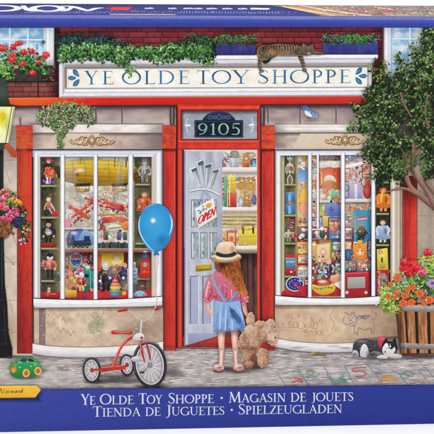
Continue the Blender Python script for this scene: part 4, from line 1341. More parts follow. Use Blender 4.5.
def mullions(xs, y0, y1, tw=0, bow=0.0):
    for x, w in xs:
        yb = y1(x)
        strip([(x - w / 2, y0), (x - w / 2, yb)], [(x + w / 2, y0), (x + w / 2, yb)], ['#a9b0c2', '#e6e9f2', '#f7f8fb', '#f1f2f6', '#c9cdd9'])
        line([(x + w / 2 + .3, y0), (x + w / 2 + .3, yb)], .5, '#6a6458')


def sill(pts, h, c0='#f4f3f4', c1='#cfcdd2'):
    top = catmull(pts, False, 6); n = len(top)
    strip(top, [(p[0], p[1] + h * .55) for p in top], [c0, '#f7f6f7'])
    strip([(p[0], p[1] + h * .55) for p in top], [(p[0], p[1] + h) for p in top], ['#ececef', c1])
    line([(p[0], p[1] + h * .55) for p in top], .35, '#bdbbc2')
    line([(p[0], p[1] + h + .3) for p in top], .8, '#8c7766')
    line([(p[0], p[1] - .3) for p in top], .8, '#2c1216')


for x, y, r in ((72, 196, 14), (110, 192, 14), (84, 222, 12), (118, 222, 12), (72, 284, 8), (112, 270, 10), (126, 284, 8)): soft(x, y, r, r, '#ffe6a0', .16)
specks(64, 190, 128, 228, 130, ['#ffffff', '#f0d890', '#b8483c', '#5a6a7a', '#6a8a5c', '#e0a868', '#88a8c8', '#3c3c40'])
specks(63, 252, 133, 290, 200, ['#ffffff', '#f4d878', '#f0e8e0', '#1c1c28', '#3a2030', '#e86a5c', '#78b0e0', '#7cc08c', '#f8b870'])
specks(41, 158, 58, 296, 120, ['#a89c70', '#1c1a14', '#e0d8b0', '#c86a50'], (.15, .35)); specks(135, 158, 149, 296, 110, ['#a89c70', '#1c1a14', '#e0d8b0', '#c86a50'], (.15, .35))
softquad([(40, 156), (153, 156), (153, 163), (40, 163)], '#3c3a44', (.55, .55, 0, 0))
softquad([(62, 252), (153, 252), (153, 262), (62, 262)], '#2a0c12', (.6, .6, 0, 0))
it('window_frame', 'white painted frame and sill of the left bay window')
random.seed(111)
rect(32.8, 150.6, 162, 157, '#d5dae6', '#e4e8f0')
line([(33, 151), (162, 151)], .7, '#9ea3b4'); line([(38, 157.1), (154, 157.1)], .6, '#70747f'); line([(38, 154), (160, 154)], .4, '#b7bdcc')
strip([(33.4, 150.6), (33.4, 304)], [(40.4, 157), (40.4, 299)], ['#7a6a66', '#c9c5c4', '#f1f0f2', '#f5f5f8', '#b9b7b8', '#dadbe0', '#8c8a70'])
strip([(151.4, 157), (151.4, 297)], [(162.4, 150.6), (162.4, 300)], ['#b4aa96', '#d8cfc0', '#c4bcb0', '#e9e8ec', '#f7f7fa', '#cfd2dc', '#6f6a70'])
yb = lambda x: 299.6 - abs(x - 95) * .008
mullions([(62.4, 4.2), (95.4, 3.8), (130.4, 4.6)], 155, yb, 0)
sill([(33.6, 298.4), (60, 299.4), (95, 299.8), (130, 298.6), (162, 296.4)], 8.6)
for x in (62.4, 95.4, 130.4):
    line([(x - 1.8, 301), (x - 1.8, 304)], .4, '#c2c1c8')
for k in range(14):
    soft(random.uniform(40, 155), random.uniform(301, 306), random.uniform(4, 10), 1.2, '#ffffff', .5)
# glass glints
softquad([(66, 157), (78, 157), (70, 298), (64.6, 298)], '#ffffff', (.14, .08, .02, .05))
softquad([(118, 157), (127, 157), (116, 240), (110, 240)], '#ffffff', (.12, .1, .0, .0))

it('window_base', 'beige rounded wall with chalk scribbles under the left window')
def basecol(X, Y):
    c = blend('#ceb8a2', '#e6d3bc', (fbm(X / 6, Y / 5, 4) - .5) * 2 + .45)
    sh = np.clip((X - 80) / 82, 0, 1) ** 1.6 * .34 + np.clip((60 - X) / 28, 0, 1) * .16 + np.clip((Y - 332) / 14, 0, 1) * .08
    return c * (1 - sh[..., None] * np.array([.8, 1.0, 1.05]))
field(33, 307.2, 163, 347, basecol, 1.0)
rect(32.4, 305, 34.2, 350, '#55443c')
softquad([(39, 308), (45.6, 308), (45.6, 346), (39, 346)], '#8f7880', (.75, .75, .6, .6))
softquad([(33, 307.6), (163, 306), (163, 311), (33, 312)], '#6e5a4c', (.6, .6, 0, 0))
soft(140, 330, 26, 14, '#9c8678', .4)
for k in range(260):
    x, y = random.uniform(34, 161), random.uniform(309, 345)
    line([(x, y), (x + random.uniform(.5, 2.6), y + random.uniform(-.3, .3))], random.uniform(.2, .5), jit(random.choice(('#cdb79c', '#bda488', '#e2d2b8')), .08))
it('pavement_kerb', 'white rounded kerb at the foot of the left window')
P = catmull([(32.6, 343), (50, 345.6), (80, 346.8), (110, 346.2), (140, 344), (163, 341)], False, 6)
strip(P, [(p[0], p[1] + 4) for p in P], ['#e3dfdc', '#f3f1f0']); strip([(p[0], p[1] + 4) for p in P], [(p[0], p[1] + 10.6) for p in P], ['#f1eeee', '#c3bcc0'])
line([(p[0], p[1]) for p in P], .7, '#8c7a6c'); line([(p[0], p[1] + 10.8) for p in P], 1.2, '#7c7076')
for k in range(10): soft(random.uniform(40, 155), 352 + random.uniform(-1, 2), 9, 1.6, random.choice(('#ffffff', '#b9b2b8')), .4)
line([(p[0], p[1] + 1.2) for p in P], .5, '#ffffff')


def scrib(pts, c, w=.55):
    P = catmull([(x + random.uniform(-.2, .2), y + random.uniform(-.2, .2)) for x, y in pts], False, 5)
    for p, q in zip(P[:-1], P[1:]):
        if random.random() < .93: line([p, q], w * random.uniform(.6, 1.2), jit(mix(c, '#cdb79c', random.uniform(.0, .45)), .05))


it('chalk_drawing', 'faint orange chalk scribbles under the left window')
random.seed(112)
for x, y in ((48, 313), (57, 315), (66, 320), (50, 324), (60, 330), (70, 333), (54, 337)):
    c = random.choice(('#cf9a74', '#cfa27c', '#c8906c'))
    scrib([(x - 5, y + 2), (x - 2, y - 3), (x + 1, y + 3), (x + 3, y - 2), (x + 6, y + 2)], c, .6)
    scrib([(x - 3, y - 2), (x, y + 2), (x + 4, y - 3)], c, .45)
it('chalk_drawing', 'green chalk figure scribbled under the left window')
for x, y, r in ((95, 315, 3.6), (93, 326, 5), (101, 322, 3), (98, 334, 4)):
    scrib([(x + r * math.cos(a), y + r * math.sin(a) * .8) for a in [i * .9 for i in range(8)]], '#8aa284', .6)
    scrib([(x - r, y), (x + r, y + 2)], '#95ab8c', .5)
scrib([(88, 318), (92, 322), (90, 330), (95, 334)], '#8aa284', .7); scrib([(100, 318), (104, 312), (102, 309)], '#8aa284', .6)
soft(98, 324, 10, 11, '#8fae8c', .3)
# ================================================================== right bay window
it('bay_window', 'right bay window with white frame, packed with bright toys')
random.seed(201)
rect(275, 150.4, 391.5, 304, '#b9b6b4')
field(281, 152, 391, 297, lambda X, Y: blend('#a89a88', '#e4dccc', (fbm(X / 4, Y / 4, 3) - .5) * 2.2 + .6), 1)
field(296, 228, 371, 296, patchy('#7c1824', '#b8303a', 5, 5), 1.2)
rect(374, 156, 391, 296, '#26241f')
it('display_cabinet', 'narrow shelved cabinet with blue tins at the left of the right window')
cabinet(283, 297, 154, 296, (184.4, 215, 243, 276), 13, '#37341f', '#77704a')
strip([(280.6, 153), (280.6, 297)], [(284.6, 153), (284.6, 297)], ['#8f8a66', '#c9c4a0', '#7a7450'])
line([(296.2, 153), (296.2, 296)], 1.5, '#b3aa78', col2='#7c7450')
it('display_cabinet', 'narrow dark cabinet of dolls at the right of the right window')
cabinet(374.6, 391, 180, 296, (182, 213.4, 244.6), 17, '#1b1c16', '#3c3c2a')
rect(388.6, 150, 391, 296, '#14130f')
it('toy_marionette', 'white jointed skeleton puppet hanging in the right window')
random.seed(202)
ell(289.6, 157.6, 3.2, 3.6, '#e8e6de', '#9a978c'); ell(288.4, 157, .8, .9, '#222', n=7); ell(291, 157, .8, .9, '#222', n=7); line([(288.6, 160), (291, 160)], .5, '#333')
for k in range(5): line([(286.4, 165 + k * 2), (289.6, 163.8 + k * 2), (292.8, 165 + k * 2)], .8, '#e2e0d6', True)
line([(289.6, 161), (289.6, 176)], .9, '#d8d4c8'); ell(290.6, 168.6, 2, 2, '#d8703c', '#8c3820', n=10)
for s in (-1, 1): line([(289.6, 175), (289.6 + s * 2.4, 179), (289.6 + s * 1.8, 184)], .9, '#cfccc0', True); line([(289.6, 164), (289.6 + s * 4, 168), (289.6 + s * 3.4, 174)], .7, '#cfccc0', True)
it('toy_tin', 'two blue round tins with pale bands on the cabinet shelf')
for y in (197, 209):
    rect(285.6, y - 4, 294.6, y + 5, '#3f8fd0', '#2a68a8'); softquad([(288, y - 4), (291, y - 4), (291, y + 5), (288, y + 5)], '#a8dcf4', (.7, .5, .5, .7)); ell(290, y - 4, 4.5, 1.2, '#7cc0e8', '#3a80b8')
ell(290, 203, 4, 2, '#c88a8c', '#8a5058')
it('toy_jumble', 'red and blue little toys on the cabinet shelves of the right window')
random.seed(203)
toybits(285.6, 218, 295.4, 228, 8, ['#4a5a88', '#c8485a', '#3a4068'], 2, 5); doll(288.4, 243, 15, '#c8ccc0', '#8c9a88', '#d8b090', '#4a3428'); doll(293, 243, 12, '#b83a3a')
rect(285.4, 254.6, 295, 258, '#c83040'); rect(285.4, 258, 295, 268.6, '#7aa0c0', '#4a7098'); line([(286, 262), (294.6, 262)], .6, '#dfe8ee'); rect(285.4, 268.6, 296, 275.6, '#c82c38', '#8c1a26'); ell(291, 272, 1.3, 1, '#f0d8b0', n=8)
it('toy_clock', 'blue round faced toy clock on a red base')
poly([(284.4, 290), (305, 290), (307, 297), (283, 297)], '#d03040', True, grad='#8f1824')
ell(294.6, 284, 9.6, 8, '#2a3a8c', '#1a2258'); ring(294.6, 284, 8.6, 7, 1.1, '#c8d4ea', n=34); ell(294.6, 284, 7, 5.6, '#3448b0', '#202c78')
for k in range(12):
    a = k * PI / 6; ell(294.6 + 5.6 * math.cos(a), 284 + 4.4 * math.sin(a), .45, .45, '#e8ecf6', n=6)
line([(294.6, 284), (291, 281)], .8, '#e04050'); line([(294.6, 284), (298.4, 282.6)], .7, '#e04050'); ell(296, 286, 2.2, 1.4, '#c8384c', n=9)

it('toy_jumble', 'yellow, orange and blue hanging toys between the mullions of the right window')
random.seed(204)
field(297, 170, 308, 228, patchy('#b0a890', '#ecd8a0', 3, 4), 1)
toybits(297, 153, 308, 228, 46, ['#e8c850', '#e89a3c', '#8ab0d8', '#d8584c', '#f0e8d8', '#78a858', '#c8a0c0', '#f4f0e8'], 2, 5.5)
rect(297.6, 170, 307, 182, '#5c9ad0', '#9ac0e0'); poly([(298, 206), (302, 190), (306, 190), (307, 206)], '#f0d050', True, grad='#e8a83c'); ell(300, 204, 1.3, 1.2, '#161616', n=9)
poly([(297.4, 206), (308, 200), (308, 214), (300, 214)], '#e8a888', True); ell(304, 157, 3.4, 3, '#f0c048', '#c88a2c')
gamebox(311, 156, 317, 168, '#e8c890', '#b88a58', TOYC, 5); teddy(314, 190, 10, '#d8a060'); gamebox(311, 206, 317, 218, '#e89a90', '#a84a50', TOYC, 5)
toybits(311, 154, 318, 226, 18, ['#d8dce8', '#c8ccd8', '#d86a6a', '#68b0a0', '#e8e4e0', '#b8a0c0', '#f2f0ee'], 1.6, 4.5)
ell(313.6, 202, 1.2, 1.1, '#17171b', n=9); line([(312, 170), (318, 165), (324, 164)], 1, '#b0a8a8', True)
it('toy_basket', 'brown wicker basket on the top shelf of the right window')
field(318.6, 152.6, 340, 161, lambda X, Y: blend('#3e2a28', '#a88070', (fbm(X / 1.3, Y / 1.1, 2) - .5) * 3.4 + .4), .5)
it('toy_awning', 'cream fluted toy awning in the right window')
poly([(316, 169), (319, 162.6), (340, 161.6), (372, 158), (372, 162.6), (341, 167), (322, 170)], '#f4efe6', grad='#d6cfc4')
for k in range(9): line([(319 + k * 5.8, 163 - k * .4), (317.6 + k * 5.8, 168.6 - k * .7)], .4, '#bcb4ac')
it('toy_balloon', 'round orange toy hot air globe with a white dome')
field(319, 168, 340, 190, lambda X, Y: blend('#e07038', '#b8402c', (fbm(X / 5, Y / 5, 3) - .5) * 1.4 + (X - 319) / 26), 1)
ell(329, 178, 10.4, 11, '#e8803c', '#c04a2a', hx=-.3, hy=-.2)
poly([(323.6, 181.6), (325, 177), (329.6, 175.4), (334, 177.6), (335.8, 182), (330, 180.6)], '#f4f0ea', True, grad='#c8c0b8')
ell(320.6, 187, 1.3, 1.3, '#161616', n=9); line([(321, 172), (321.6, 184)], 1.4, '#f0b84c'); ell(334, 189, 3, 2, '#5a8a3c', '#3a5c28')
it('toy_jumble', 'orange and green soft toys above the middle shelf of the right window')
random.seed(205)
teddy(326, 199, 9, '#d8a050'); doll(334, 200, 11, '#c84a3a')
toybits(318, 186, 340, 201, 14, ['#d8603a', '#e8a03c', '#c84a3a', '#5aa060', '#8ac8b0', '#f0e0d0'], 2, 6)
ell(322, 196, 4, 3.4, '#f4ece4', '#cfa8a0'); poly([(331, 201), (332, 190), (336, 192), (338, 201)], '#8ad0b0', True, grad='#4a9a78')
shelf(317, 341, 200.4, '#f0ece6', 2.4); ell(331, 201.6, 1.3, 1.3, '#161616', n=9)
ell(336, 200, 3.2, 3, '#e0a07c', '#b06a4c')
it('toy_camera', 'periwinkle blue toy box with a round lens')
poly([(325, 204), (336, 202.6), (341, 210), (341, 216.6), (324, 216.6)], '#8494d0', grad='#5a68a8'); ell(331, 210, 2.8, 2.8, '#a8b8e4', '#3c4a88'); ell(331, 210, 1.1, 1.1, '#242c5c', n=9)
poly([(318, 206), (322, 204), (324, 214), (320, 218)], '#5aa04c', True, grad='#d8c83c'); ell(323, 208, 1.7, 3, '#f0d8c0', '#c8a080')
rect(322, 216, 328.6, 228.4, '#ecca58', '#c89a34'); ell(321, 216.6, 1.2, 1.1, '#161616', n=9)
it('toy_jumble', 'packed middle shelves of dolls, boxes and tin toys in the right window')
random.seed(206)
toybits(297, 226, 341, 286, 90, TOYC + ['#e8d8c0', '#3a5a90', '#4a7a8a'], 3, 7)
K1 = ['#c83038', '#f0ece4', '#2a3a6a', '#e8c040', '#5a9ac0', '#e89070']
gamebox(297.4, 217, 308, 227, '#e8d8a0', '#d8b060', K1, 8)
gamebox(311.4, 218, 322, 227, '#c8d8e0', '#7a90b8', K1, 7)
gamebox(297, 227, 328, 241.4, '#2c3040', '#d82c48', ['#f0ece4', '#c83038', '#8a98b0', '#e0c0a8', '#f8f4ec'], 22, .6)
gamebox(328, 217.4, 341, 240, '#4a88b8', '#3a4a78', K1 + ['#e85038', '#f0f0f0'], 20)
gamebox(297, 242, 308, 254, '#f0c850', '#e0a838', K1, 11); gamebox(297, 254.6, 308, 264, '#e8d0a0', '#c83c40', K1, 9); gamebox(297.4, 264.6, 308, 272, '#d8483c', '#b02c38', K1, 6)
gamebox(297.6, 267, 308, 277, '#f0ece6', '#d8d0c8', ['#b8c0c8', '#e8b0a8', '#88a0b8'], 6)
gamebox(311, 241, 316, 262, '#d8b878', '#a87838', K1, 8)
for k in range(5): doll(333 + k * 1.9, 262 + (k % 2) * 3, 11, random.choice(TOYC), head='#e8b898')
gamebox(331.6, 241, 341, 251, '#6aa8b0', '#305878', K1, 8); gamebox(334, 262, 341, 276, '#3c8a70', '#2c4a58', K1, 9)
teddy(313, 284, 9, '#c89058'); doll(338, 284, 13, '#e8e4e0', hair='#c84a2c')
for k in range(34):
    x, y = random.uniform(311, 326), random.uniform(262, 280); ell(x, y, random.uniform(.5, 1.3), random.uniform(.5, 1.2), random.choice(('#e8e4de', '#3a4048', '#8a949c', '#a83c3c', '#58788a')), n=9)
ell(322, 234, 3, 5, '#2a2c34', '#121216'); ell(321.6, 228.6, 2, 2, '#e8e4dc')
it('toy_box', 'yellow framed toy box with a pale puppet face')
poly([(314.6, 243), (331, 240.4), (331, 262), (315, 263)], '#f0c83c', grad='#d89c2c'); poly([(316.8, 246), (328.8, 244), (328.8, 259), (317, 260)], '#f0e0c8', grad='#e0b8a0')
line([(316, 243.6), (330, 241.6)], 1.4, '#7c4a2c'); ell(323, 252, 3.4, 4.4, '#f8ecd8', '#d89a88'); line([(321.6, 254), (324.6, 254)], .6, '#c83030'); rect(330, 240, 331.4, 258, '#3c8a5c')
it('toy_doll', 'small pink haired doll in denim overalls')
doll(328.4, 279, 20, '#3c5878', '#2c4464', '#f0c8b8', '#e8c0c8', None, False, '#e8b0b0')
it('toy_spaceman', 'white and black chequered toy figures beside the mullion')
random.seed(207)
for k in range(34):
    rect(*(lambda x, y, w: (x, y, x + w, y + w))(random.uniform(311, 325), random.uniform(255, 278), random.uniform(.8, 2.4)), random.choice(('#f0f0ee', '#22242c', '#b8bcc4', '#4a5058', '#8ab0a8')))
it('toy_roundabout', 'yellow and red toy roundabout at the bottom of the right window')
field(298, 286, 341, 296.4, patchy('#a81c2c', '#d0343e', 4, 3), .9)
poly([(313, 284), (332, 282), (334, 291), (322, 295), (313, 290)], '#e8e04c', True, grad='#c8a030'); ell(322, 282.6, 9.6, 3.4, '#d8343c', '#981824'); ell(322, 281.4, 5, 1.6, '#f0f0e8', '#c89088')
for k in range(7): ell(314.6 + k * 2.8, 288 + math.sin(k) * .8, 1.1, 1, ('#2c8a4c', '#d04030', '#3458a0')[k % 3], n=8)
poly([(330, 276), (340, 276), (341, 286), (334, 286)], '#e8c0a0', True, grad='#c84848'); poly([(333, 284), (341, 280), (341, 290)], '#f0eee8')

it('toy_castle', 'lavender toy castle in the third pane')
random.seed(208)
field(344, 152, 372, 200, patchy('#a8a0b8', '#e0c8c4', 3, 4), 1); rect(344, 154, 356, 162, '#4a6a9a', '#8a9ab8'); toybits(344, 154, 372, 164, 16, ['#4a5a78', '#c86a4c', '#e8e4e0', '#7a8a5c'], 2, 5)
poly([(316 + 28, 166), (372, 159), (372, 162), (344, 169)], '#f2ede6')
gamebox(344, 168, 350, 182, '#e0a090', '#a85a5c', TOYC, 6); gamebox(344, 184, 349, 198, '#90a0d0', '#5868a0', TOYC, 6); doll(354, 182, 12, '#d85a50'); gamebox(362, 164, 371, 178, '#e8b888', '#b07050', TOYC, 8)
toybits(344, 166, 358, 200, 10, ['#d89088', '#8a78b0', '#e8b0a0', '#6d88b8', '#d85a50', '#c8a8c8'], 2, 6)
rect(349, 182, 362, 199, '#c9bce4', '#a08cc8'); rect(352, 176, 359, 184, '#d4c8ec', '#b0a0d4')
for x in (349, 353, 357, 361): rect(x, 180, x + 1.8, 183, '#dcd2f0')
rect(354, 184, 357, 199, '#e8f0f4', '#b8c8e0'); line([(346, 186), (349, 188), (347, 192)], 1, '#20284c', True)
ell(367, 191, 4.4, 8, '#e0604c', '#9c3028'); rect(364.6, 180, 369.6, 184, '#c84a3c'); line([(360, 178), (362, 186), (366, 187)], .9, '#3c2c2c', True)
for k in range(20):
    leaf(random.uniform(352, 368), random.uniform(166, 182), random.uniform(2, 4), 1.4, random.uniform(0, 6), random.choice(('#2f5a30', '#c83c30', '#4a7a40')), '#243c22')
shelf(344, 372, 199, '#f2eee8', 3.4)
it('toy_jumble', 'row of small orange and pink toys under the white shelf')
random.seed(209)
teddy(348, 212, 8, '#d09858'); teddy(356, 212, 8, '#c88a60'); doll(364, 212, 9, '#b86a8c')
toybits(344, 203, 372, 212, 14, ['#e0a068', '#d8b08c', '#c87850', '#e8c8a8', '#b86a8c', '#d89040'], 1.8, 4.5); ell(350, 207, .8, .8, '#222', n=7)
toybits(344, 244, 353, 258, 10, ['#6a78a8', '#c86858', '#8a6a98', '#e0a888', '#3a4a80', '#d84a4a', '#b8c8dc'], 2, 5)
it('toy_poster', 'bright blue picture poster with a round black toy figure')
poly([(353, 211), (370.4, 210), (370.4, 243), (353.6, 243)], '#38a0c8', grad='#2a7ca8')
line([(356, 220), (362, 216.6), (368, 219)], 2.2, '#e04a3c', True); line([(357, 219.6), (367, 218.4)], .6, '#f8f0e8'); ell(361, 232.6, 5, 5.4, '#2a2c38', '#0e0f16'); ell(361, 228, 2.6, 2, '#20242c'); ell(360.4, 225.6, 1.5, 1.1, '#d83c38')
for s in (-1, 1): line([(361 + s * 4, 231), (361 + s * 6.6, 234)], 1.6, '#1c1e28'); ell(361 + s * 2.4, 239, 2, 1.4, '#1c1e28')
ell(359.6, 231.4, 1.2, .8, '#9aa8c8'); line([(354.6, 212), (354.6, 242)], .5, '#8ad0e8')
it('toy_jumble', 'bright bottom rows of masks and little figures in the third pane')
random.seed(210)
toybits(344, 240, 372, 274, 50, TOYC, 3, 6)
K2 = ['#e84a38', '#f0d048', '#f4f0e8', '#3a70a8', '#2c3048', '#e890a0']
gamebox(344, 213, 353, 226, '#7a90c0', '#c8a898', K2, 12); gamebox(344, 227, 352.6, 240, '#d8786c', '#3a4a7a', K2, 12)
gamebox(344, 241, 352, 250, '#e8b060', '#a85038', K2, 8); gamebox(367, 240, 372, 258, '#5c80a8', '#30406c', K2, 8)
gamebox(344, 260, 356, 271.6, '#58808c', '#3a4a60', K2, 12); gamebox(357, 261.4, 370.6, 271.4, '#c84858', '#70789a', K2, 13)
for x, y, c in ((347, 272, '#3a9a8a'), (352, 272, '#8a3a5a'), (364, 271, '#e8e0d8'), (369, 272, '#4a5a8a')): doll(x, y, 9, c)
it('toy_mask', 'yellow and orange smiling box toy')
poly([(352.6, 245), (366, 243), (367, 259.6), (353, 260.6)], '#f0a83c', grad='#d86a2c'); ell(359.4, 252.6, 4.6, 5.2, '#f8e0a8', '#e09048'); ell(357.6, 251, .7, .7, '#332', n=7); ell(361.4, 251, .7, .7, '#332', n=7); line([(357, 255), (359.6, 256.6), (362, 255)], .8, '#c83028', True)
ell(359.6, 242, 3, 2.2, '#f0d048', '#c8982c'); ell(348, 254, 2.6, 6, '#3c98c8', '#205c88'); ell(348, 247, 2, 2, '#f0c8a0')
it('drawing_toy', 'red framed grey drawing screen toy with two white knobs')
poly([(343.8, 272.4), (368.6, 271.6), (369, 296.6), (343.8, 297)], '#d42c3c', grad='#a81828')
poly([(346.2, 276.4), (365.6, 275.6), (365.8, 288.6), (346.2, 289.4)], '#8c2028'); poly([(347, 277.2), (364.8, 276.6), (365, 287.8), (347, 288.6)], '#b4b6ac', grad='#96988e')
for x in (346.6, 365.6): ell(x, 292.4, 1.7, 1.7, '#f4efe6', '#b8a898')
line([(345, 273.4), (367, 272.6)], .6, '#f06a70'); rect(369, 274, 371, 297, '#6a1422')
it('toy_doll', 'orange haired doll in a tangerine dress on the top shelf')
random.seed(211)
doll(383, 212.6, 26, '#f0902c', '#e89a5c', '#f0a070', '#c84c1c', None, True)
line([(383, 190), (381, 196), (380.6, 203)], [1, 2.6, 1.6], '#f6b850', True); line([(380, 188), (379, 193)], 1.2, '#c84c1c')
it('toy_doll', 'brown haired doll in a pale blue dress on the middle shelf')
doll(382.4, 243.6, 25, '#a8c4e4', '#d8d0c8', '#f0c8b0', '#7c3c24', None, True, '#c8d8ee')
it('toy_box', 'yellow boxed doll above red toys on the bottom shelves')
poly([(376.6, 249.6), (387, 248), (388, 270), (377, 271)], '#e8dc50', grad='#c8a82c'); ell(380, 252, 2.2, 2.2, '#f0b8a8', '#c07868'); poly([(379, 256), (384, 255), (385, 267), (379.4, 268)], '#f0e880', True, grad='#a8882c'); ell(381.6, 260, 1.2, 3, '#7c5c1c')
rect(376, 270, 388.6, 297, '#b82434', '#8c1622'); toybits(376, 270, 388.6, 296, 26, ['#d83440', '#3c8a4c', '#e86a5c', '#c87890', '#5ab080', '#8c1c2c'], 2, 6)
for x in (378.4, 382, 385.6): line([(x, 276), (x + .6, 296)], .9, random.choice(('#4aa868', '#e8a8b0', '#c83040')))

for x, y, r in ((302, 190, 12), (328, 186, 14), (356, 184, 14), (303, 250, 10), (326, 250, 14), (358, 226, 12), (358, 262, 10), (324, 284, 8)): soft(x, y, r, r, '#ffdf94', .18)
specks(297, 158, 371, 226, 200, ['#ffffff', '#f0d890', '#b8483c', '#5a6a7a', '#6a8a5c', '#e0a868', '#6888b8', '#2c2c30', '#d87a40'])
specks(297, 228, 371, 271, 300, ['#ffffff', '#f4d878', '#f0e8e0', '#1c1c28', '#20304c', '#e8503c', '#58a0e0', '#4c9a6c', '#f8b870', '#c02838'])
specks(284, 158, 295, 296, 90, ['#a89c70', '#1c1a14', '#e0d8b0', '#c86a50'], (.15, .35))
softquad([(281, 153), (391, 153), (391, 160), (281, 160)], '#3c3a44', (.5, .5, 0, 0))
for x in (308, 341, 371): softquad([(x - 5, 156), (x, 156), (x, 296), (x - 5, 296)], '#1c1418', (0, .4, .4, 0))
it('window_frame', 'white painted frame and sill of the right bay window')
random.seed(212)
quad([(275, 151), (391, 150.6), (391, 155), (275, 155.6)], ['#d3d8e4', '#d3d8e4', '#eceef4', '#eceef4'])
line([(275, 151), (391, 150.8)], .6, '#8f93a4'); line([(281, 155.8), (391, 155)], .5, '#787c88')
strip([(275, 151), (275, 302)], [(281, 156), (281, 297)], ['#8a7a70', '#d8d4cc', '#eceaea', '#f8f8fa', '#c8c6c2', '#8c8c70'])
strip([(391, 150), (391, 297)], [(400, 150), (400, 300)], ['#e8e2da', '#f3eee6', '#cfc4b4', '#b9aa96', '#d8ccbc', '#8d7a68'])
yb = lambda x: 297.6 + (1.2 - abs(x - 330) * .02)
mullions([(309.4, 3.6), (342.4, 3.8), (372.8, 3.8)], 153, yb)
mullions([(317.4, 2.2)], 154, lambda x: 228)
sill([(275, 295.6), (300, 297.6), (330, 298.4), (360, 297.6), (391, 295)], 8.6)
for k in range(14):
    soft(random.uniform(280, 388), random.uniform(299.4, 304), random.uniform(4, 10), 1.2, '#ffffff', .5)
softquad([(346, 156), (356, 156), (350, 250), (345, 250)], '#ffffff', (.14, .08, .02, .05))
softquad([(320, 156), (334, 156), (322, 290), (318, 290)], '#ffffff', (.1, .08, .02, .03))
rect(390, 182, 392, 290, '#c9bda8', '#b0a28c')

it('window_base', 'beige rounded wall with chalk drawings under the right window')
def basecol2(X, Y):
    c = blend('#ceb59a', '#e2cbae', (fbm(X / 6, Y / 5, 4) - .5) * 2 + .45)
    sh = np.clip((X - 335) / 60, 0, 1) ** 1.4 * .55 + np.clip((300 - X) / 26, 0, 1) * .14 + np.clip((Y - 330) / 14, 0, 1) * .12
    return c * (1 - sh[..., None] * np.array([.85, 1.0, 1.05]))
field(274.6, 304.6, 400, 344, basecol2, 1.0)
softquad([(274, 305), (400, 304), (400, 309), (274, 310)], '#5e4a3c', (.6, .6, 0, 0))
for k in range(260):
    x, y = random.uniform(275, 398), random.uniform(307, 341)
    line([(x, y), (x + random.uniform(.5, 2.6), y + random.uniform(-.3, .3))], random.uniform(.2, .5), jit(mix('#cbb394', '#6d5240', max(0, (x - 345) / 60)), .08))
line([(333, 310), (330, 316), (334, 324), (331, 330)], .45, '#8f7458', True)
it('pavement_kerb', 'white rounded kerb at the foot of the right window')
P = catmull([(274, 337.6), (300, 341.6), (330, 343), (362, 341.6), (398, 338)], False, 6)
strip(P, [(p[0], p[1] + 4) for p in P], ['#e3dfdc', '#f3f1f0']); strip([(p[0], p[1] + 4) for p in P], [(p[0], p[1] + 9.6) for p in P], ['#efecec', '#bcb4b8'])
line([(p[0], p[1]) for p in P], .7, '#8c7a6c'); line([(p[0], p[1] + 9.8) for p in P], 1.2, '#776b70')
for k in range(10): soft(random.uniform(285, 355), 347 + random.uniform(-1, 2), 9, 1.5, random.choice(('#ffffff', '#b9b2b8')), .4)
softquad([(350, 338), (398, 336), (398, 350), (350, 352)], '#5c4c50', (0, .6, .6, 0))
it('chalk_drawing', 'orange chalk block letters scribbled under the right window')
random.seed(213)
for row, (x0, x1, y, n) in enumerate(((286, 305, 316, 4), (310, 320, 320, 2), (278, 296, 325, 4), (298, 316, 326, 4), (304, 322, 333, 4))):
    for k in range(n):
        x = x0 + (x1 - x0) * k / max(1, n - 1) * .85; h = 5.4; w = 3.6; c = random.choice(('#c87658', '#cc8060', '#c06c50'))
        g = [[(0, h), (0, 0), (w, 0), (w, h), (0, h)], [(0, 0), (0, h), (w, h)], [(w, 0), (0, 0), (0, h / 2), (w, h / 2), (w, h), (0, h)], [(0, h), (w / 2, 0), (w, h)], [(0, 0), (w, h), (w, 0), (0, h)]][random.randrange(5)]
        line([(x + p[0] + random.uniform(-.3, .3), y - 3 + p[1] + random.uniform(-.3, .3)) for p in g], .6, c)
line([(278, 329.6), (318, 332)], .35, '#cc8868'); line([(292, 312), (306, 311.4)], .35, '#cc8868')
it('chalk_drawing', 'purple chalk drawing of a grinning animal under the right window')
PU = '#6d5896'
for pts in ([(343, 319), (345, 314), (349, 315), (352, 314), (355, 317), (356, 322), (352, 326), (346, 325.6), (343, 322), (343, 319)], [(345, 314), (344, 312.6), (347, 312.6), (348, 315)], [(350, 315), (352, 312), (355, 314), (354, 317)],
            [(344.6, 322), (348, 324.4), (353, 322.4), (355, 321)], [(354, 324), (354, 332), (357, 334), (358, 328), (364, 330), (370, 328), (371, 333), (374, 331), (373, 322), (371, 317), (366, 315)], [(373, 319), (376, 315), (374.6, 311.6)], [(356, 317), (360, 316), (366, 315)]):
    scrib(pts, PU, .6)
for k in range(7): scrib([(356 + k * 1.5, 319), (359 + k * 1.6, 315)], '#4a3c94', .7)
scrib([(347, 318), (348, 317.4), (349, 318.4)], PU); scrib([(351, 318), (352, 317.2), (353, 318)], PU); ell(350, 320, 1, .7, PU, n=8)

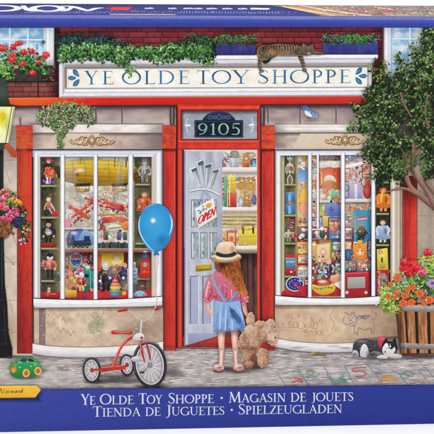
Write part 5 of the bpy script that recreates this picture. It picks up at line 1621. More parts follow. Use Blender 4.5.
# ================================================================== doorway
it('door_frame', 'red door frame with a transom carrying the house number')
random.seed(301)
field(177.2, 105, 260, 150, patchy('#c9352c', '#df4a34', 4, 5), 1)
line([(177.6, 106), (177.6, 150)], .8, '#8c1f20'); line([(259.4, 106), (259.4, 150)], .7, '#8c1f20')
rect(180.4, 109.8, 258.2, 140.6, '#7c1c1c'); field(181.8, 111.4, 256.8, 139.2, lambda X, Y: blend('#8f94a4', '#b4b6c2', (fbm(X / 7, Y / 5, 3) - .5) * 1.6 + .4), 1)
softquad([(181.8, 111.4), (256.8, 111.4), (256.8, 115), (181.8, 115)], '#4a4a58', (.7, .7, 0, 0)); softquad([(181.8, 111.4), (184, 111.4), (184, 139), (181.8, 139)], '#4a4a58', (.7, 0, 0, .7))
line([(178, 108), (259, 107.6)], .8, '#ea6a4c'); line([(178, 141.6), (259, 141.4)], .9, '#ea6a4c'); line([(178, 149.4), (259, 149.4)], .8, '#8c1f20')
line([(178, 144), (259, 144)], .4, '#b02c26')
strip([(177.2, 150), (177.2, 348)], [(182, 150), (182, 348)], ['#8c1f20', '#d83c30', '#e2523c', '#b02a28']); rect(182, 150, 184, 347, '#3c2c34', '#241a20')
strip([(256.6, 150), (256.6, 346)], [(260, 150), (260, 346)], ['#a02824', '#e84a34', '#d8402e', '#8c1f20'])
for x in (172.4, 262.4): rect(x - 2.6, 108, x + 2.2, 125, '#4a3a40'); rect(x - 1, 108, x + .4, 124, '#8a7a80')
for cx in (187.4, 251.4):
    s = 1 if cx < 200 else -1
    for y in (119, 132): ell(cx, y, 1.5, 1.6, '#c8ccd8', '#9a9eac', n=9)
    leaf(cx - 3.4 * s, 125.4, 7 * 1, 3, 0 if s > 0 else PI, '#f0f2f6', '#c8ccd6'); line([(cx, 119), (cx - 1.6 * s, 125), (cx, 132)], .7, '#dfe2ea', True)
it('number_plaque', 'dark navy house number plaque reading 9105')
poly([(204, 121.4), (206, 115.6), (212, 112.6), (219, 111.6), (226, 112.6), (231.4, 115.6), (233.4, 121.4)], '#2a3858', True, grad='#1c2844')
for x, r in ((210, 2), (214.6, 1.6), (219, 2.6), (223.4, 1.6), (228, 2)):
    ring(x, 117.6, r, r * .8, .5, '#6a80b0', n=14)
ell(219, 115.6, 2, 1.8, '#4868a8', '#28407a')
rect(194.4, 120.4, 243, 137.8, '#14202e', '#0f1824'); ring(218.7, 129, 23, 7.6, .01, '#14202e', n=4)
for a, b in (((195.6, 121.6), (242, 121.6)), ((195.6, 136.8), (242, 136.8)), ((195.6, 121.6), (195.6, 136.8)), ((242, 121.6), (242, 136.8))):
    line([a, b], .5, '#3a5478')
for ch, a, b in (('9', 196.8, 208.6), ('1', 209.2, 216.4), ('0', 217.4, 229.6), ('5', 230.4, 241)):
    text(ch, a, b, 135, 135, 11.4, '#8fc4cc', bold=1.0, colf=lambda x: mix('#7ab4c4', '#a8d4c8', .5 + .5 * math.sin(x)))

it('shop_interior', 'bright shop shelves seen through the open door')
random.seed(302)
field(184, 150, 257, 250, patchy('#c9ccd4', '#e6e2d6', 6, 6), 1.2)
field(184, 248, 257, 346, lambda X, Y: blend('#442c2a', '#84564a', (fbm(X / 5, Y / 12, 3) - .5) * 1.6 + .3), 1.2)
for k in range(7): line([(239 + k * 2.8, 252), (239 + k * 2.8, 336)], random.uniform(.5, 1.2), random.choice(('#4c3030', '#2c1c20', '#7a5048')))
softquad([(238, 250), (257, 250), (257, 270), (238, 270)], '#1c1214', (.7, .7, 0, 0)); soft(250, 300, 6, 26, '#8c5c4c', .35)
toybits(218, 151, 256.6, 168, 60, ['#d8a85c', '#c8b0b4', '#7aa0c0', '#8ab070', '#e0909c', '#d8d8dc', '#6a78a8', '#b83a48'], 2, 6)
toybits(220, 176, 256.6, 208, 70, ['#d8b85c', '#c8a868', '#4a8a60', '#7a98c0', '#e0b84c', '#a8c0a0', '#c86a6a'], 2, 7)
rect(224, 176, 227, 207, '#8abf98', '#4a8a58')
field(221, 211, 256.6, 228, lambda X, Y: blend('#8a7a58', '#e0cfa0', .5 + .5 * np.sin(Y * 1.7) + (fbm(X / 5, Y, 2) - .5) * .6), .6)
toybits(221, 226, 256.6, 246, 50, ['#e05a5c', '#e8b0a0', '#d8c84c', '#a8403c', '#c8d080', '#f0d8b8'], 2, 6)
it('toy_bucket', 'pale blue bucket on the top shop shelf')
poly([(228.6, 157), (240, 157), (238.6, 167.6), (230, 167.6)], '#b8d4e8', grad='#7aa0c4'); ell(234.3, 157, 5.7, 1.6, '#8c90a8', '#6a6f8c'); ell(234.3, 153.6, 4.4, 2.8, '#b8a8b0', '#80707c'); softquad([(231, 158), (234, 158), (234, 167), (231.6, 167)], '#ffffff', (.6, .5, .4, .5))
line([(229, 157), (234, 147.6), (239.6, 157)], .4, '#7c808c', True)
it('teddy_bear', 'small orange teddy on the top shop shelf')
teddy(246, 168, 13, '#e0a04c'); rect(243, 163, 249, 168, '#d05058', '#b03848'); ell(253, 163, 3, 4, '#6a80b8', '#34487c'); poly([(251, 168), (254, 160), (256.6, 168)], '#8ac0e0')
it('interior_shelf', 'topmost cream shelf behind the open door')
for n_, (y, h) in enumerate(((167.6, 4.4), (207.6, 3.6), (246.4, 3.4))):
    if n_: it('interior_shelf', ('', 'middle cream shelf behind the open door', 'lowest cream shelf beside the straw hat')[n_])
    rect(220, y, 256.8, y + h, '#f4efe6', '#d8ccc0'); rect(220, y + h, 256.8, y + h + 3.4, '#a89a94', '#c0b4ac'); line([(220, y + .2), (256.8, y + .2)], .5, '#ffffff')
rect(222, 249.6, 257, 253.6, '#b8a898', '#6a5a50')
it('toy_tube', 'tall yellow and red tube toy on the middle shop shelf')
rect(227.8, 176, 235.4, 194, '#e8cf58', '#d0a838'); rect(227.8, 193, 236.4, 207.4, '#e05048', '#b02c34'); ell(231.6, 176, 3.8, 1.2, '#f4e48c'); line([(229.4, 177), (229.4, 206)], .8, '#f8ecb8')
for k in range(4): line([(228, 181 + k * 4), (235.4, 181 + k * 4)], .4, '#b88c2c')
it('teddy_bear', 'golden teddy sitting on the middle shop shelf')
teddy(241.6, 190, 13, '#d89c40')
it('teddy_bear', 'golden teddy beside the red door frame on the middle shop shelf')
teddy(250.6, 191, 14, '#e0a850'); teddy(246.6, 207, 13, '#c8945c'); ell(240.6, 202, 2.4, 4.4, '#e8ecf0', '#9ab0c4'); ell(254, 200, 2.4, 5, '#7a8ac0', '#3c4a88')
it('toy_bag', 'bright yellow satchel on the lower shop shelf')
poly([(238.6, 230), (256.6, 229), (256.6, 244.6), (238.6, 246)], '#ece04c', grad='#c8a82c'); poly([(242, 230), (242.6, 225), (252.6, 224.6), (253, 229.4)], '#8c7a2c', True); poly([(243.4, 229.6), (244, 226.4), (251.4, 226), (251.8, 229)], '#e0c880', True)
for x in (242, 252): rect(x, 227.6, x + 2, 234, '#4c3c1c')
line([(239, 237), (256.4, 236)], .5, '#a8902c')
rect(226.4, 231, 236, 246, '#d8685c', '#a83c3c'); rect(228, 233, 234.6, 244, '#f0c8a0', '#d8a060'); ell(231.4, 238.6, 2, 2.6, '#d86a4c')

specks(221, 151, 256, 246, 200, ['#ffffff', '#f8e4a0', '#e0a050', '#b05040', '#6a88a8', '#7a9a60', '#5c4438', '#f0c880'])
for x, y, r in ((238, 160, 12), (242, 192, 14), (238, 222, 12), (246, 238, 9)): soft(x, y, r, r, '#ffe09a', .22)
it('doorstep', 'red painted doorstep under the open door')
field(183, 337, 257, 347.4, lambda X, Y: blend('#b8402f', '#8a2c26', (fbm(X / 6, Y / 3, 3) - .5) * 2 + .2 + (Y - 337) / 14), 1)
line([(163, 348), (277, 348.4)], 1, '#6e5a5c')

it('shop_door', 'pale lilac door standing open with fan shaped glass panes')
random.seed(303)
poly([(184.6, 151), (222, 152.6), (222.6, 333), (184.2, 345.8)], '#babdce', grad='#a9adc4')
field(184.6, 152, 222, 334, lambda X, Y: blend('#a6a9bb', '#ccd0dc', (fbm(X / 6, Y / 22, 4) - .5) * 1.6 + .55 + (203 - X) / 90 * (Y < 260)), 1.2)
poly([(184.4, 333), (222.4, 333), (222.4, 334.4), (184.2, 346)], '#a3acc8', grad='#8d97b8')
strip([(184.2, 151), (184.2, 345)], [(188, 151), (188, 344)], ['#6f7086', '#b4b6ce', '#d2d4e4', '#b9bbcc'])
for k in range(90):
    x, y = random.uniform(186, 221), random.uniform(154, 334)
    line([(x, y), (x + random.uniform(-.3, .3), y + random.uniform(2, 8))], .35, random.choice(('#9a9db0', '#c8cbd8', '#b0b3c4')))
# the fan of panes
def pane(P, a='#7d8590', b='#c3ccd2'):
    poly([(x + .5, y + .5) for x, y in P], '#8c90a0', True, k=4); poly(P, a, True, grad=b, k=4); line(P + [P[0]], .7, '#e4e6ee', True, k=4)
def wedge(P):
    cx = sum(p[0] for p in P) / 4; cy = sum(p[1] for p in P) / 4
    poly([(cx + (x - cx) * 1.28, cy + (y - cy) * 1.08) for x, y in P], '#e4e6ee', grad='#cfd2de')
    poly([(x + .4, y + .5) for x, y in P], '#74798a'); poly(P, '#7f868f', grad='#c6ced4')
    q = lambda t, s: (P[0][0] * (1 - t) * (1 - s) + P[1][0] * t * (1 - s) + P[2][0] * t * s + P[3][0] * (1 - t) * s, P[0][1] * (1 - t) * (1 - s) + P[1][1] * t * (1 - s) + P[2][1] * t * s + P[3][1] * (1 - t) * s)
    poly([q(0, 0), q(1, 0), q(1, .16), q(0, .13)], '#5c626c'); line([q(.3, .15), q(.35, .9)], [1, .5], '#dfe6ea'); line([q(.75, .2), q(.7, .9)], [.8, .4], '#9aa8ae')
wedge([(190.8, 170), (196, 167.6), (201.8, 186.6), (199.8, 188)]); wedge([(197.4, 163), (203, 160.4), (204.2, 185.4), (202.8, 186)])
wedge([(205, 165.6), (211.2, 164), (206.6, 185.6), (205.2, 185.4)]); wedge([(213, 171), (218.6, 169.4), (210.6, 188.6), (208, 187)])
line([(190, 191), (196, 189.8), (204, 189), (212, 191), (219, 195)], 1.4, '#e2e4ec', True); line([(190, 192.4), (196, 191), (204, 190.4), (212, 192.4), (219, 196.4)], .5, '#7c7f90', True)
ell(204, 192, 2.4, 1.8, '#dfe2ec', '#9ea2b6'); ell(204, 191.6, .6, .6, '#4a4c58', n=7)
# square panes
for y0, y1, cols in ((199.6, 227, 2), (232.4, 258.6, 3)):
    for k in range(cols):
        w = (219 - 191) / cols; x = 191 + k * w
        quad([(x, y0), (x + w - 2.2, y0 + .2), (x + w - 2.2, y1), (x, y1 + .4)], ['#656a76'] * 4)
        field(x + .6, y0 + .8, x + w - 2.6, y1, patchy('#7f8794', '#c3ccd0', 2.6, 5), .7)
        line([(x + 1.4, y0 + 1), (x + 1.6, y1 - 1)], .9, '#eceff2'); line([(x + w * .5, y0 + 2), (x + w * .45, y1 - 2)], 1.4, '#98b0a4')
        for q in range(5): soft(x + random.uniform(1, w - 3), random.uniform(y0 + 3, y1 - 2), 1.6, 3, random.choice(('#e8c8c0', '#a8c8b0', '#5c6470', '#e8ecf0')), .6)
for x0, x1 in ((189.6, 199), (202, 212)):
    quad([(x0, 276), (x1, 275.6), (x1, 324), (x0, 325)], ['#7d8098', '#7d8098', '#858aa6', '#858aa6']); quad([(x0 + .8, 277), (x1 - .8, 276.8), (x1 - .8, 323), (x0 + .8, 324)], ['#b3b7ca', '#b3b7ca', '#a9b0ca', '#a9b0ca'])
    line([(x1 - .4, 276), (x1 - .4, 324)], .8, '#e2e4ee'); line([(x0, 324.8), (x1, 323.8)], .7, '#dfe2ec')
    line([(x0 + .9, 277), (x0 + .9, 323.6)], .5, '#5c6078')
it('letter_slot', 'brass letter slot on the open door')
poly([(195.4, 264.6), (211.6, 263.4), (211.8, 270.4), (195.8, 271.8)], '#c8a83c', grad='#8c7424'); line([(196, 265.2), (211.2, 264)], .6, '#f0dc7c'); poly([(198, 267), (209.4, 266), (209.4, 268.8), (198, 269.8)], '#d8bc50', grad='#a88a2c'); line([(198, 269.8), (209.4, 268.9)], .5, '#5c4a18')
it('open_sign', 'tilted white sign reading OPEN in red on the door glass')
poly([(195.2, 209.6), (213.6, 198.8), (217.4, 217.4), (199, 229.6)], '#8c8f9c'); poly([(194.8, 208.8), (213.2, 198), (216.8, 216.8), (198.4, 228.6)], '#f0efe8', grad='#e4e0d8')
line([(204, 191), (198, 207)], .35, '#6c6f7c'); line([(204, 191), (211, 199)], .35, '#6c6f7c')
def tl(word, ox, oy, dx, dy, wx, h, col, b=1.0):
    """lettering on a tilted board: (ox,oy) start of the baseline, (dx,dy) its unit direction"""
    adv = [GL[ch][0] * h for ch in word]; k = wx / sum(adv); x = 0
    for ch, a in zip(word, adv):
        for s_ in GL[ch][1]:
            line([(ox + (x + p[0] * h * k) * dx + p[1] * h * .2, oy + (x + p[0] * h * k) * dy - p[1] * h) for p in s_], [max(p[2], .1) * h * b for p in s_], col)
        x += a * k
tl('OPEN', 197.4, 225, .86, -.5, 20, 8.4, '#d02a38', 1.25)
line([(197, 211.4), (200, 210.6), (199.6, 214), (202, 211), (203.6, 208.4), (204, 211.6)], .8, '#3a78a8', True)
ell(208.6, 205.6, 3, 2.2, '#f0b83c', '#e08a3c', rot=-.5); ell(210.6, 203.4, 1.4, 1, '#e8d070'); ell(206, 209, 1, 1, '#d85a4c', n=8); ell(203, 206.4, 1.2, .9, '#7ab07c', n=8)

# ================================================================== foreground things
it('balloon', 'shiny sky blue balloon tied to the tricycle handlebar')
random.seed(401)
SP = [(156.6, 254), (157.6, 262), (155.8, 270), (156.4, 280), (155, 290), (156.6, 300), (154.6, 309)]
line(SP, .75, '#f0d8d8', True); line([(x + .5, y) for x, y in SP], .3, '#b86a6c', True)
out = []
for i in range(40):
    a = 2 * PI * i / 40
    x, y = math.cos(a), math.sin(a)
    out.append((155.8 + 17.9 * x * (1 - .16 * max(0, y) ** 1.5), 225.6 + (22.2 * y if y < 0 else 26.4 * y)))
V, cc = [], []
for k, r in enumerate((0, .25, .5, .72, .87, .95, 1.0)):
    for p in out:
        hx, hy = 153, 219
        V.append((hx + (p[0] - hx) * r, hy + (p[1] - hy) * r)); cc.append(mix(mix('#49aee4', '#3598d2', min(1, r * 1.3)), '#2a78b4', max(0, (r - .86) * 7) * (.75 if p[0] > 156 else .25)))
T = []
for k in range(6):
    for i in range(40):
        j = (i + 1) % 40; T += [(k * 40 + i, (k + 1) * 40 + i, (k + 1) * 40 + j), (k * 40 + i, (k + 1) * 40 + j, k * 40 + j)]
add(V, cc, T)
line([(140.4, 216), (138.8, 224), (140, 233), (144.6, 241.6), (150, 248), (154, 251)], [.3, 1.3, 1.3, 1.1, .9, .4], '#a8dcf6', True)
line([(169.6, 214), (171.6, 221), (171.2, 229), (168.8, 235)], [.3, 1.4, 1.3, .3], '#c2eafa', True)
line([(144, 209), (150, 205.4), (157, 204.4)], [.2, .6, .2], '#8fd0f2', True)
soft(153, 220.6, 3.4, 3.4, '#ffffff', .95); ell(153, 220.4, 1.3, 1.5, '#ffffff', n=12)
soft(162, 240, 7, 8, '#2a80bc', .35)
poly([(154.4, 251.4), (157.6, 251.2), (159, 255.4), (156.4, 254.6), (153.8, 255.8)], '#3490c8', True, grad='#1f6aa0')

it('tricycle', 'red tricycle with a big front wheel standing on the cobbles')
random.seed(402)
soft(118, 381, 42, 4.4, '#4c444c', .7); soft(96, 382, 14, 3, '#3c343c', .75); soft(150, 387, 18, 2.6, '#2c262c', .7); soft(112, 377, 22, 3, '#3c343c', .6); soft(128, 376, 10, 2.6, '#3c343c', .6); soft(170, 372, 14, 7, '#6a6268', .5); soft(176, 374, 13, 6, '#7c747a', .45); soft(154, 386, 20, 3, '#4c444c', .6)
# handlebar and seat
line([(129, 310.4), (134, 313.6), (138, 318), (141.6, 319.4), (146, 319.4), (150, 316), (152.6, 311), (156, 309.4)], 1.3, '#d8d2d0', True, col2='#b0a8a6')
line([(142, 319.4), (141.2, 325), (140.6, 333)], 2, '#e4e2e4', col2='#a9a6ac')
line([(117.6, 311.2), (127.4, 309.6)], [2.2, 2.6], '#d8352e', col2='#a81f20'); line([(154.6, 309.8), (159.4, 308.6)], [2.6, 2.2], '#d8352e', col2='#a81f20')
def wheel(cx, cy, rx, ry, rot, tw, spokes, hub):
    ell(cx, cy, rx - tw * .6, ry - tw * .6, '#d6d4d6', '#b4b0b4', rot=rot, n=40)
    for k in range(spokes):
        a = 2 * PI * k / spokes; ca, sa = math.cos(rot), math.sin(rot)
        x, y = math.cos(a) * (rx - tw), math.sin(a) * (ry - tw); x2, y2 = math.cos(a + .5) * hub * .6, math.sin(a + .5) * hub
        line([(cx + x2 * ca - y2 * sa, cy + x2 * sa + y2 * ca), (cx + x * ca - y * sa, cy + x * sa + y * ca)], .32, '#8d8a90' if k % 2 else '#f6f6f8')
    ring(cx, cy, rx - tw * .5, ry - tw * .5, tw * 1.25, '#34323a', rot, 48, wy=tw * 1.25)
    ring(cx, cy, rx - tw * .35, ry - tw * .35, tw * .3, '#5c5a64', rot, 48, a0=PI * .9, a1=PI * 1.8)
    ring(cx, cy, rx - tw * 1.35, ry - tw * 1.35, tw * .55, '#eceaec', rot, 48, col2='#a9a6ac')
    ring(cx, cy, rx - tw * 1.9, ry - tw * 1.9, .3, '#77747c', rot, 48)
wheel(126.8, 364.6, 7.2, 10.8, -.08, 1.8, 16, 2)
ell(127, 364.6, 1.8, 2.2, '#d8352e', '#8c1c1e')
line([(92, 369.8), (104, 368.6), (126, 366.8)], [3, 4.6, 4.4], '#e8483a', col2='#b02420')
poly([(100, 367), (124, 364.6), (126, 368), (102, 371.6)], '#e04034', grad='#a8221f'); line([(101, 367.2), (123, 365)], .6, '#f8988c')
line([(112, 368), (116, 358), (121, 347), (128, 339.6), (139, 335.6)], [2.8, 2.6, 2.6, 2.7, 3], '#ee4a3c', True, col2='#a8221f')
line([(111.6, 367), (115.4, 357), (120.4, 346.4), (127, 339)], .6, '#fba89c', True)
wheel(149.6, 364, 16.6, 23, -.14, 2.5, 34, 3)
ell(150, 364.6, 2.4, 2.8, '#b8b4ba', '#6c6870'); line([(150, 364.6), (143, 371)], 1.2, '#8c888e'); ell(142, 372, 2.4, 1.1, '#3a3840')
for k in range(16):
    x, y = random.gauss(149, 5.4), random.gauss(366, 7); line([(x, y), (x + random.uniform(-2.4, 2.4), y + random.uniform(-2, 2))], .5, random.choice(('#f6f6f8', '#8f8c94', '#c9c7cc')))
line([(139.4, 336), (141.6, 350), (144.6, 362)], [3, 2.3, 1.4], '#e8402f', True, col2='#a8221f'); line([(145.6, 341), (148.4, 350), (150.4, 360)], [2, 1.8, 1.2], '#d8382e', True, col2='#8c1c1e')
line([(139, 337), (141, 349)], .5, '#fba89c')
line([(139, 343.6), (146, 341.4), (154, 342.4), (159, 345)], [1.4, 1.9, 1.7, 1.2], '#4a484e', True, col2='#a8a5aa'); 
poly([(132.6, 337.4), (135.6, 333.6), (141, 332.4), (144, 335.4), (142.6, 339.4), (137, 340), (133, 340)], '#f2eff0', True, grad='#c4bec2'); ell(141.6, 337.6, 1.6, 1.6, '#d8352e', n=10)
poly([(131, 357.6), (137, 355.6), (139.6, 358), (137, 361), (133, 361)], '#e6e4e8', True, grad='#a8a4aa')
poly([(111, 331.6), (114, 330), (121, 331.2), (128, 330.6), (132, 331.4), (131, 333.8), (122, 333.4), (113, 333.8)], '#e2402f', True, grad='#a82222'); line([(114, 331), (120, 332), (130, 331.6)], .6, '#fa9c90', True)
line([(121, 334.6), (124, 340)], 1.1, '#b8b4ba')
wheel(91.6, 369.8, 9, 12.6, -.06, 1.9, 18, 2)
ell(92, 369.8, 2, 2.3, '#e05048', '#9c2422'); line([(92, 369.8), (101, 369)], [1.6, 2.6], '#e0402f', col2='#a8221f')

it('toy_car', 'green toy car with yellow wheels and a smiling face')
random.seed(403)
soft(26, 377.6, 20, 3.4, '#6a6068', .7); soft(43, 371, 6, 4, '#8d858a', .6)
poly([(9.6, 368), (11, 364), (16, 362), (20, 357.6), (27, 356.8), (34, 358.2), (39, 363), (42, 369), (40, 374), (30, 376.6), (18, 377.4), (11, 374.6)], '#3cb464', True, grad='#1f7a3e')
line([(13, 364.6), (20, 362), (28, 361), (38, 364)], [.4, 1.1, 1, .3], '#8ae0a0', True)
poly([(20, 361), (22, 357.8), (27, 357.6), (26, 361.6)], '#3a6080', True, grad='#24405c'); poly([(28.4, 361), (28.8, 357.8), (32.4, 358.6), (34, 361.6)], '#5c3a3a', True, grad='#2c2024')
ell(13.6, 369.6, 3.2, 3.2, '#f4b848', '#c87828'); ell(12.6, 364, 1.6, 1.9, '#6acc84', '#2a8a4c'); ell(17, 363, 1.7, 2, '#6acc84', '#2a8a4c'); ell(12.4, 363.4, .5, .6, '#1c2420', n=7); ell(16.8, 362.4, .5, .6, '#1c2420', n=7)
line([(16, 367), (15.6, 365)], 1, '#e8a03c')
for x, y in ((26.2, 372.8), (38, 370.6)):
    ell(x, y, 3.7, 4.3, '#f4dc8c', '#e0a848', n=22); ell(x, y, 1.9, 2.3, '#d8682c', '#9c3c1c', n=14); ell(x - .3, y - .3, .6, .7, '#f4c070', n=8)
for x, y in ((20, 367), (31, 366), (35, 364.6)): ell(x, y, .8, .8, '#a8e0b0', n=7)

it('person', 'girl seen from behind in straw hat, pink blouse and blue pinafore, holding a teddy by the paw')
random.seed(404)
soft(236, 371, 26, 3.6, '#4c444a', .7); soft(228, 368.6, 10, 3, '#3a3a3e', .7); soft(252, 367.6, 14, 3, '#3a3436', .7)
SK, SKD = '#f0c4b4', '#c98a7c'
strip([(217, 328), (217.6, 341), (218.8, 350), (219, 357), (218.6, 366)], [(225, 328), (224.4, 341), (224, 350), (223.2, 357), (222.8, 366)], ['#c88878', '#f0c6b6', '#f8dcd0', '#e8b8aa', '#c48878'])
strip([(230, 328), (231.2, 341), (232.4, 350), (233.4, 357), (233.8, 366)], [(237.6, 328), (237.8, 341), (237.8, 350), (237.2, 357), (238.2, 366)], ['#c08074', '#ecc0b0', '#f8dace', '#e8b8aa', '#c48878'])
soft(222, 346, 3, 5, '#f8dcd2', .5); soft(234.6, 347, 3, 5, '#f8dcd2', .5)
softquad([(216, 330), (238.6, 330), (238.6, 337), (216, 337)], '#8c5a58', (.6, .6, 0, 0)); soft(221, 349, 2, 2.4, '#d89a8c', .5); soft(235, 349, 2, 2.4, '#d89a8c', .5)
for x0, s in ((218.4, 1), (238.6, -1)):
    poly([(x0 - 5.6, 368), (x0 - 4, 364.8), (x0, 363.6), (x0 + 4, 364.8), (x0 + 5.4, 368.4), (x0 + 2, 371.6), (x0 - 3, 371.6)], '#ecc8c0', True, grad='#a8786f')
    poly([(x0 - 5.4, 369), (x0, 371), (x0 + 5.2, 369.4), (x0 + 3, 372.2), (x0 - 3.6, 372.2)], '#6f4a44', True); line([(x0 - 3, 366.4), (x0 + .4, 368), (x0 + 3.6, 366.2)], 1, '#c89a94', True); ell(x0 + 1, 367.4, .9, .6, '#4a3432', n=8); ell(x0 - 2.6, 366, 1.4, .9, '#fae4dc', n=8)
# arms
line([(209, 290), (206.4, 299), (207.6, 309), (212, 315)], [5, 4.4, 3.8, 3], '#d89a8c', True, col2='#f2c8b8')
line([(241.6, 292), (243.6, 303), (245.4, 312), (249, 317.4)], [5.6, 4.8, 3.8, 3.2], '#f2c8b8', True, col2='#cc8c7e')
# skirt
poly([(216.4, 298), (227, 300), (238, 298), (241.6, 310), (245.6, 328.6), (242, 331.6), (238, 328.6), (233, 332), (228.6, 329), (223.6, 332.6), (219.6, 330), (214, 332.4), (213.4, 326), (214.6, 310)], '#98bce6', True, grad='#7ba0d4')
for P, w in (([(219, 303), (217, 316), (216, 330)], [.4, 1.2, 1]), ([(224, 303), (223, 314), (222, 331)], [.4, 1.4, 1.6]), ([(228, 305), (227.6, 318), (227, 331)], [.4, 1, 1.4]), ([(237, 304), (240, 314), (244, 323)], [.4, 1, .8])):
    line(P, w, '#7b9ccc', True)
poly([(229, 306), (232, 309), (237, 313), (241, 320), (244, 328), (241, 329.6), (238, 323), (234, 318), (231, 315)], '#4f73ae', True, grad='#6a8ec4')
soft(232, 311, 4, 3.4, '#3d5f9c', .7); soft(238, 320, 4, 5, '#4a6eaa', .6); soft(226, 324, 3, 7, '#6c90c8', .5)
for P, w in (([(221, 303), (220, 316), (219.4, 330)], [.4, 1.4, 1.2]), ([(226, 305), (225.4, 318), (225, 330)], [.4, 1.4, 1.4]), ([(231, 318), (232, 324), (231.6, 330)], [.4, 1.5, 1.2]), ([(236, 305), (240, 312), (242.6, 320)], [.3, 1.2, .6])):
    line(P, w, '#bcd6f2', True)
for x, y, r in ((219, 309, 4), (223, 320, 4), (230, 327, 4)): soft(x, y, r, r * 1.4, '#cfe2f6', .4)
soft(234, 316, 5, 4, '#3a5c98', .55); line([(214, 331), (219.6, 329), (223.6, 331.6), (228.6, 328), (233, 331), (238, 327.6), (242, 330.6), (245, 327.6)], .5, '#46689c', True)
# blouse
poly([(212, 275), (217, 271), (224, 269.4), (232, 270), (239, 274), (243, 284), (246, 292), (247.6, 300), (243, 304), (238.6, 298), (238, 301), (216.6, 301), (214.6, 297), (209, 302), (203.6, 299), (204.6, 288), (208, 279)], '#d9798c', True, grad='#c85f78')
for P, w, c in (([(209, 281), (206.6, 290), (205.6, 297)], 2, '#f2b0bc'), ([(212, 284), (211, 292), (208, 300)], 1.4, '#a8405c'), ([(241, 284), (243.6, 292), (244.6, 299)], 2, '#f2b0bc'), ([(238.6, 284), (240, 292), (240, 299)], 1.2, '#a8405c'), ([(219, 286), (218.6, 294), (219, 299)], 1.4, '#f0a4b4'), ([(226, 288), (226.6, 299)], 1.4, '#b04a66'), ([(231, 289), (231.6, 298)], 1.2, '#f0a4b4'), ([(222.6, 286), (222, 298)], 1, '#b04a66'), ([(235, 288), (235, 298)], 1, '#b85470')):
    line(P, w, c, True)
for k in range(60):
    x, y = random.uniform(207, 243), random.uniform(274, 299); ell(x, y, .55, .5, random.choice(('#f6c8d0', '#e89aa8', '#b04a64')), n=6)
for x, y in ((204.6, 299), (207, 301), (243, 303.4), (246.4, 301), (246.8, 297)):
    ell(x, y, 2.2, 1.7, '#eea4b0', '#c05a74', n=12)
soft(214, 284, 5, 7, '#f0aab6', .45); soft(226, 280, 9, 5, '#e894a4', .5); soft(219, 296, 9, 4, '#a03c58', .35); soft(244, 292, 3, 6, '#f4b8c2', .5)
# straps
line([(212.6, 277), (217, 287), (222, 296), (226, 302)], [2.8, 3, 3, 3], '#a0b6dc', True, col2='#6d86b8'); line([(237.6, 292), (233.6, 297), (230, 302)], [2.6, 3, 3.4], '#8ea8d4', True, col2='#5c78ac')
line([(216.6, 301), (227, 302.6), (238.6, 300.6)], 2, '#a8c4e8', True, col2='#6a8cc0')
# hair
poly([(215.4, 259), (226, 262), (238, 259), (240.6, 268), (242.6, 278), (244.6, 286), (247.6, 293), (245, 296.6), (240, 294), (235, 288), (231, 282), (226, 277), (222, 272), (216.6, 270)], '#a8562c', True, grad='#c8773c')
for k in range(90):
    t = random.random(); x = 218 + t * 20 + random.uniform(-1, 1); c = random.choice(('#6d2f18', '#8c4422', '#c87840', '#d89450', '#b8602e', '#a04e26'))
    y0 = random.uniform(260, 266); e = random.uniform(8, 26) * (0.35 + t * .8)
    line([(x, y0), (x + e * .12 * t, y0 + e * .4), (x + e * .28 * (t + .1), y0 + e * .75), (x + e * .34 * t, y0 + e)], [.2, random.uniform(.4, .8), .5, .1], jit(c, .15), True)
soft(224, 264, 9, 3.4, '#4c2214', .6); line([(240, 290), (243, 296), (248, 298.6)], [1.6, 1.2, .5], '#d88848', True)
line([(215, 262), (216, 268), (220, 272)], [1.4, 2, 1], '#8a4674', True)
for k in range(130):          # loose curls down the right side
    t = random.random(); x = 232 + t * 9 + random.gauss(0, 1.4); y = 268 + t * 20 + random.gauss(0, 2)
    r = random.uniform(1.2, 2.6); a_ = random.uniform(0, 6)
    line([(x + r * math.cos(a_ + q * .9), y + r * math.sin(a_ + q * .9) + q * .5) for q in range(5)], [.15, .45, .5, .4, .1], jit(random.choice(('#7c3a1c', '#a85428', '#c07438', '#d89450', '#8c4422', '#b8642c')), .1), True, k=3)
soft(221, 266, 6, 5, '#4c2214', .6); soft(241, 286, 4, 6, '#e09a54', .4)
# hat
ell(225.8, 257.6, 15.6, 4.6, '#e4cca4', '#a8845c', rot=-.05, n=34); ell(225.6, 256.4, 15, 3.8, '#fbf0d8', '#e2c8a0', rot=-.05, n=34, hx=-.3)
poly([(216, 255.6), (215.8, 248.6), (218.4, 243.6), (222.6, 241.6), (229, 241.4), (233.2, 243.2), (235.2, 248.2), (235.4, 255.2), (226, 257.4)], '#f6e6ca', True, grad='#d8b48c')
soft(221, 246, 5, 3.4, '#fff8e8', .8); soft(232, 249, 3.4, 5, '#d8a880', .6); soft(226, 243, 7, 1.6, '#fff4de', .6)
for k in range(8): line([(216.2, 244.6 + k * 1.1), (225, 246 + k * 1.1), (235, 244.4 + k * 1.1)], .2, '#d0b088', True)
line([(215.8, 252.8), (220, 254.8), (226, 255.4), (232, 254.6), (235.6, 252.4)], [3.6, 3.8, 3.8, 3.8, 3.6], '#3c3a40', True, col2='#242228'); line([(216, 251.4), (226, 254), (235, 251)], .35, '#8a8790', True)
for k in range(30):
    a_ = PI * k / 29; line([(225.8 + 11 * math.cos(a_), 257 + 2.4 * math.sin(a_)), (225.8 + 15 * math.cos(a_), 257.4 + 4.2 * math.sin(a_))], .22, '#b8946a')

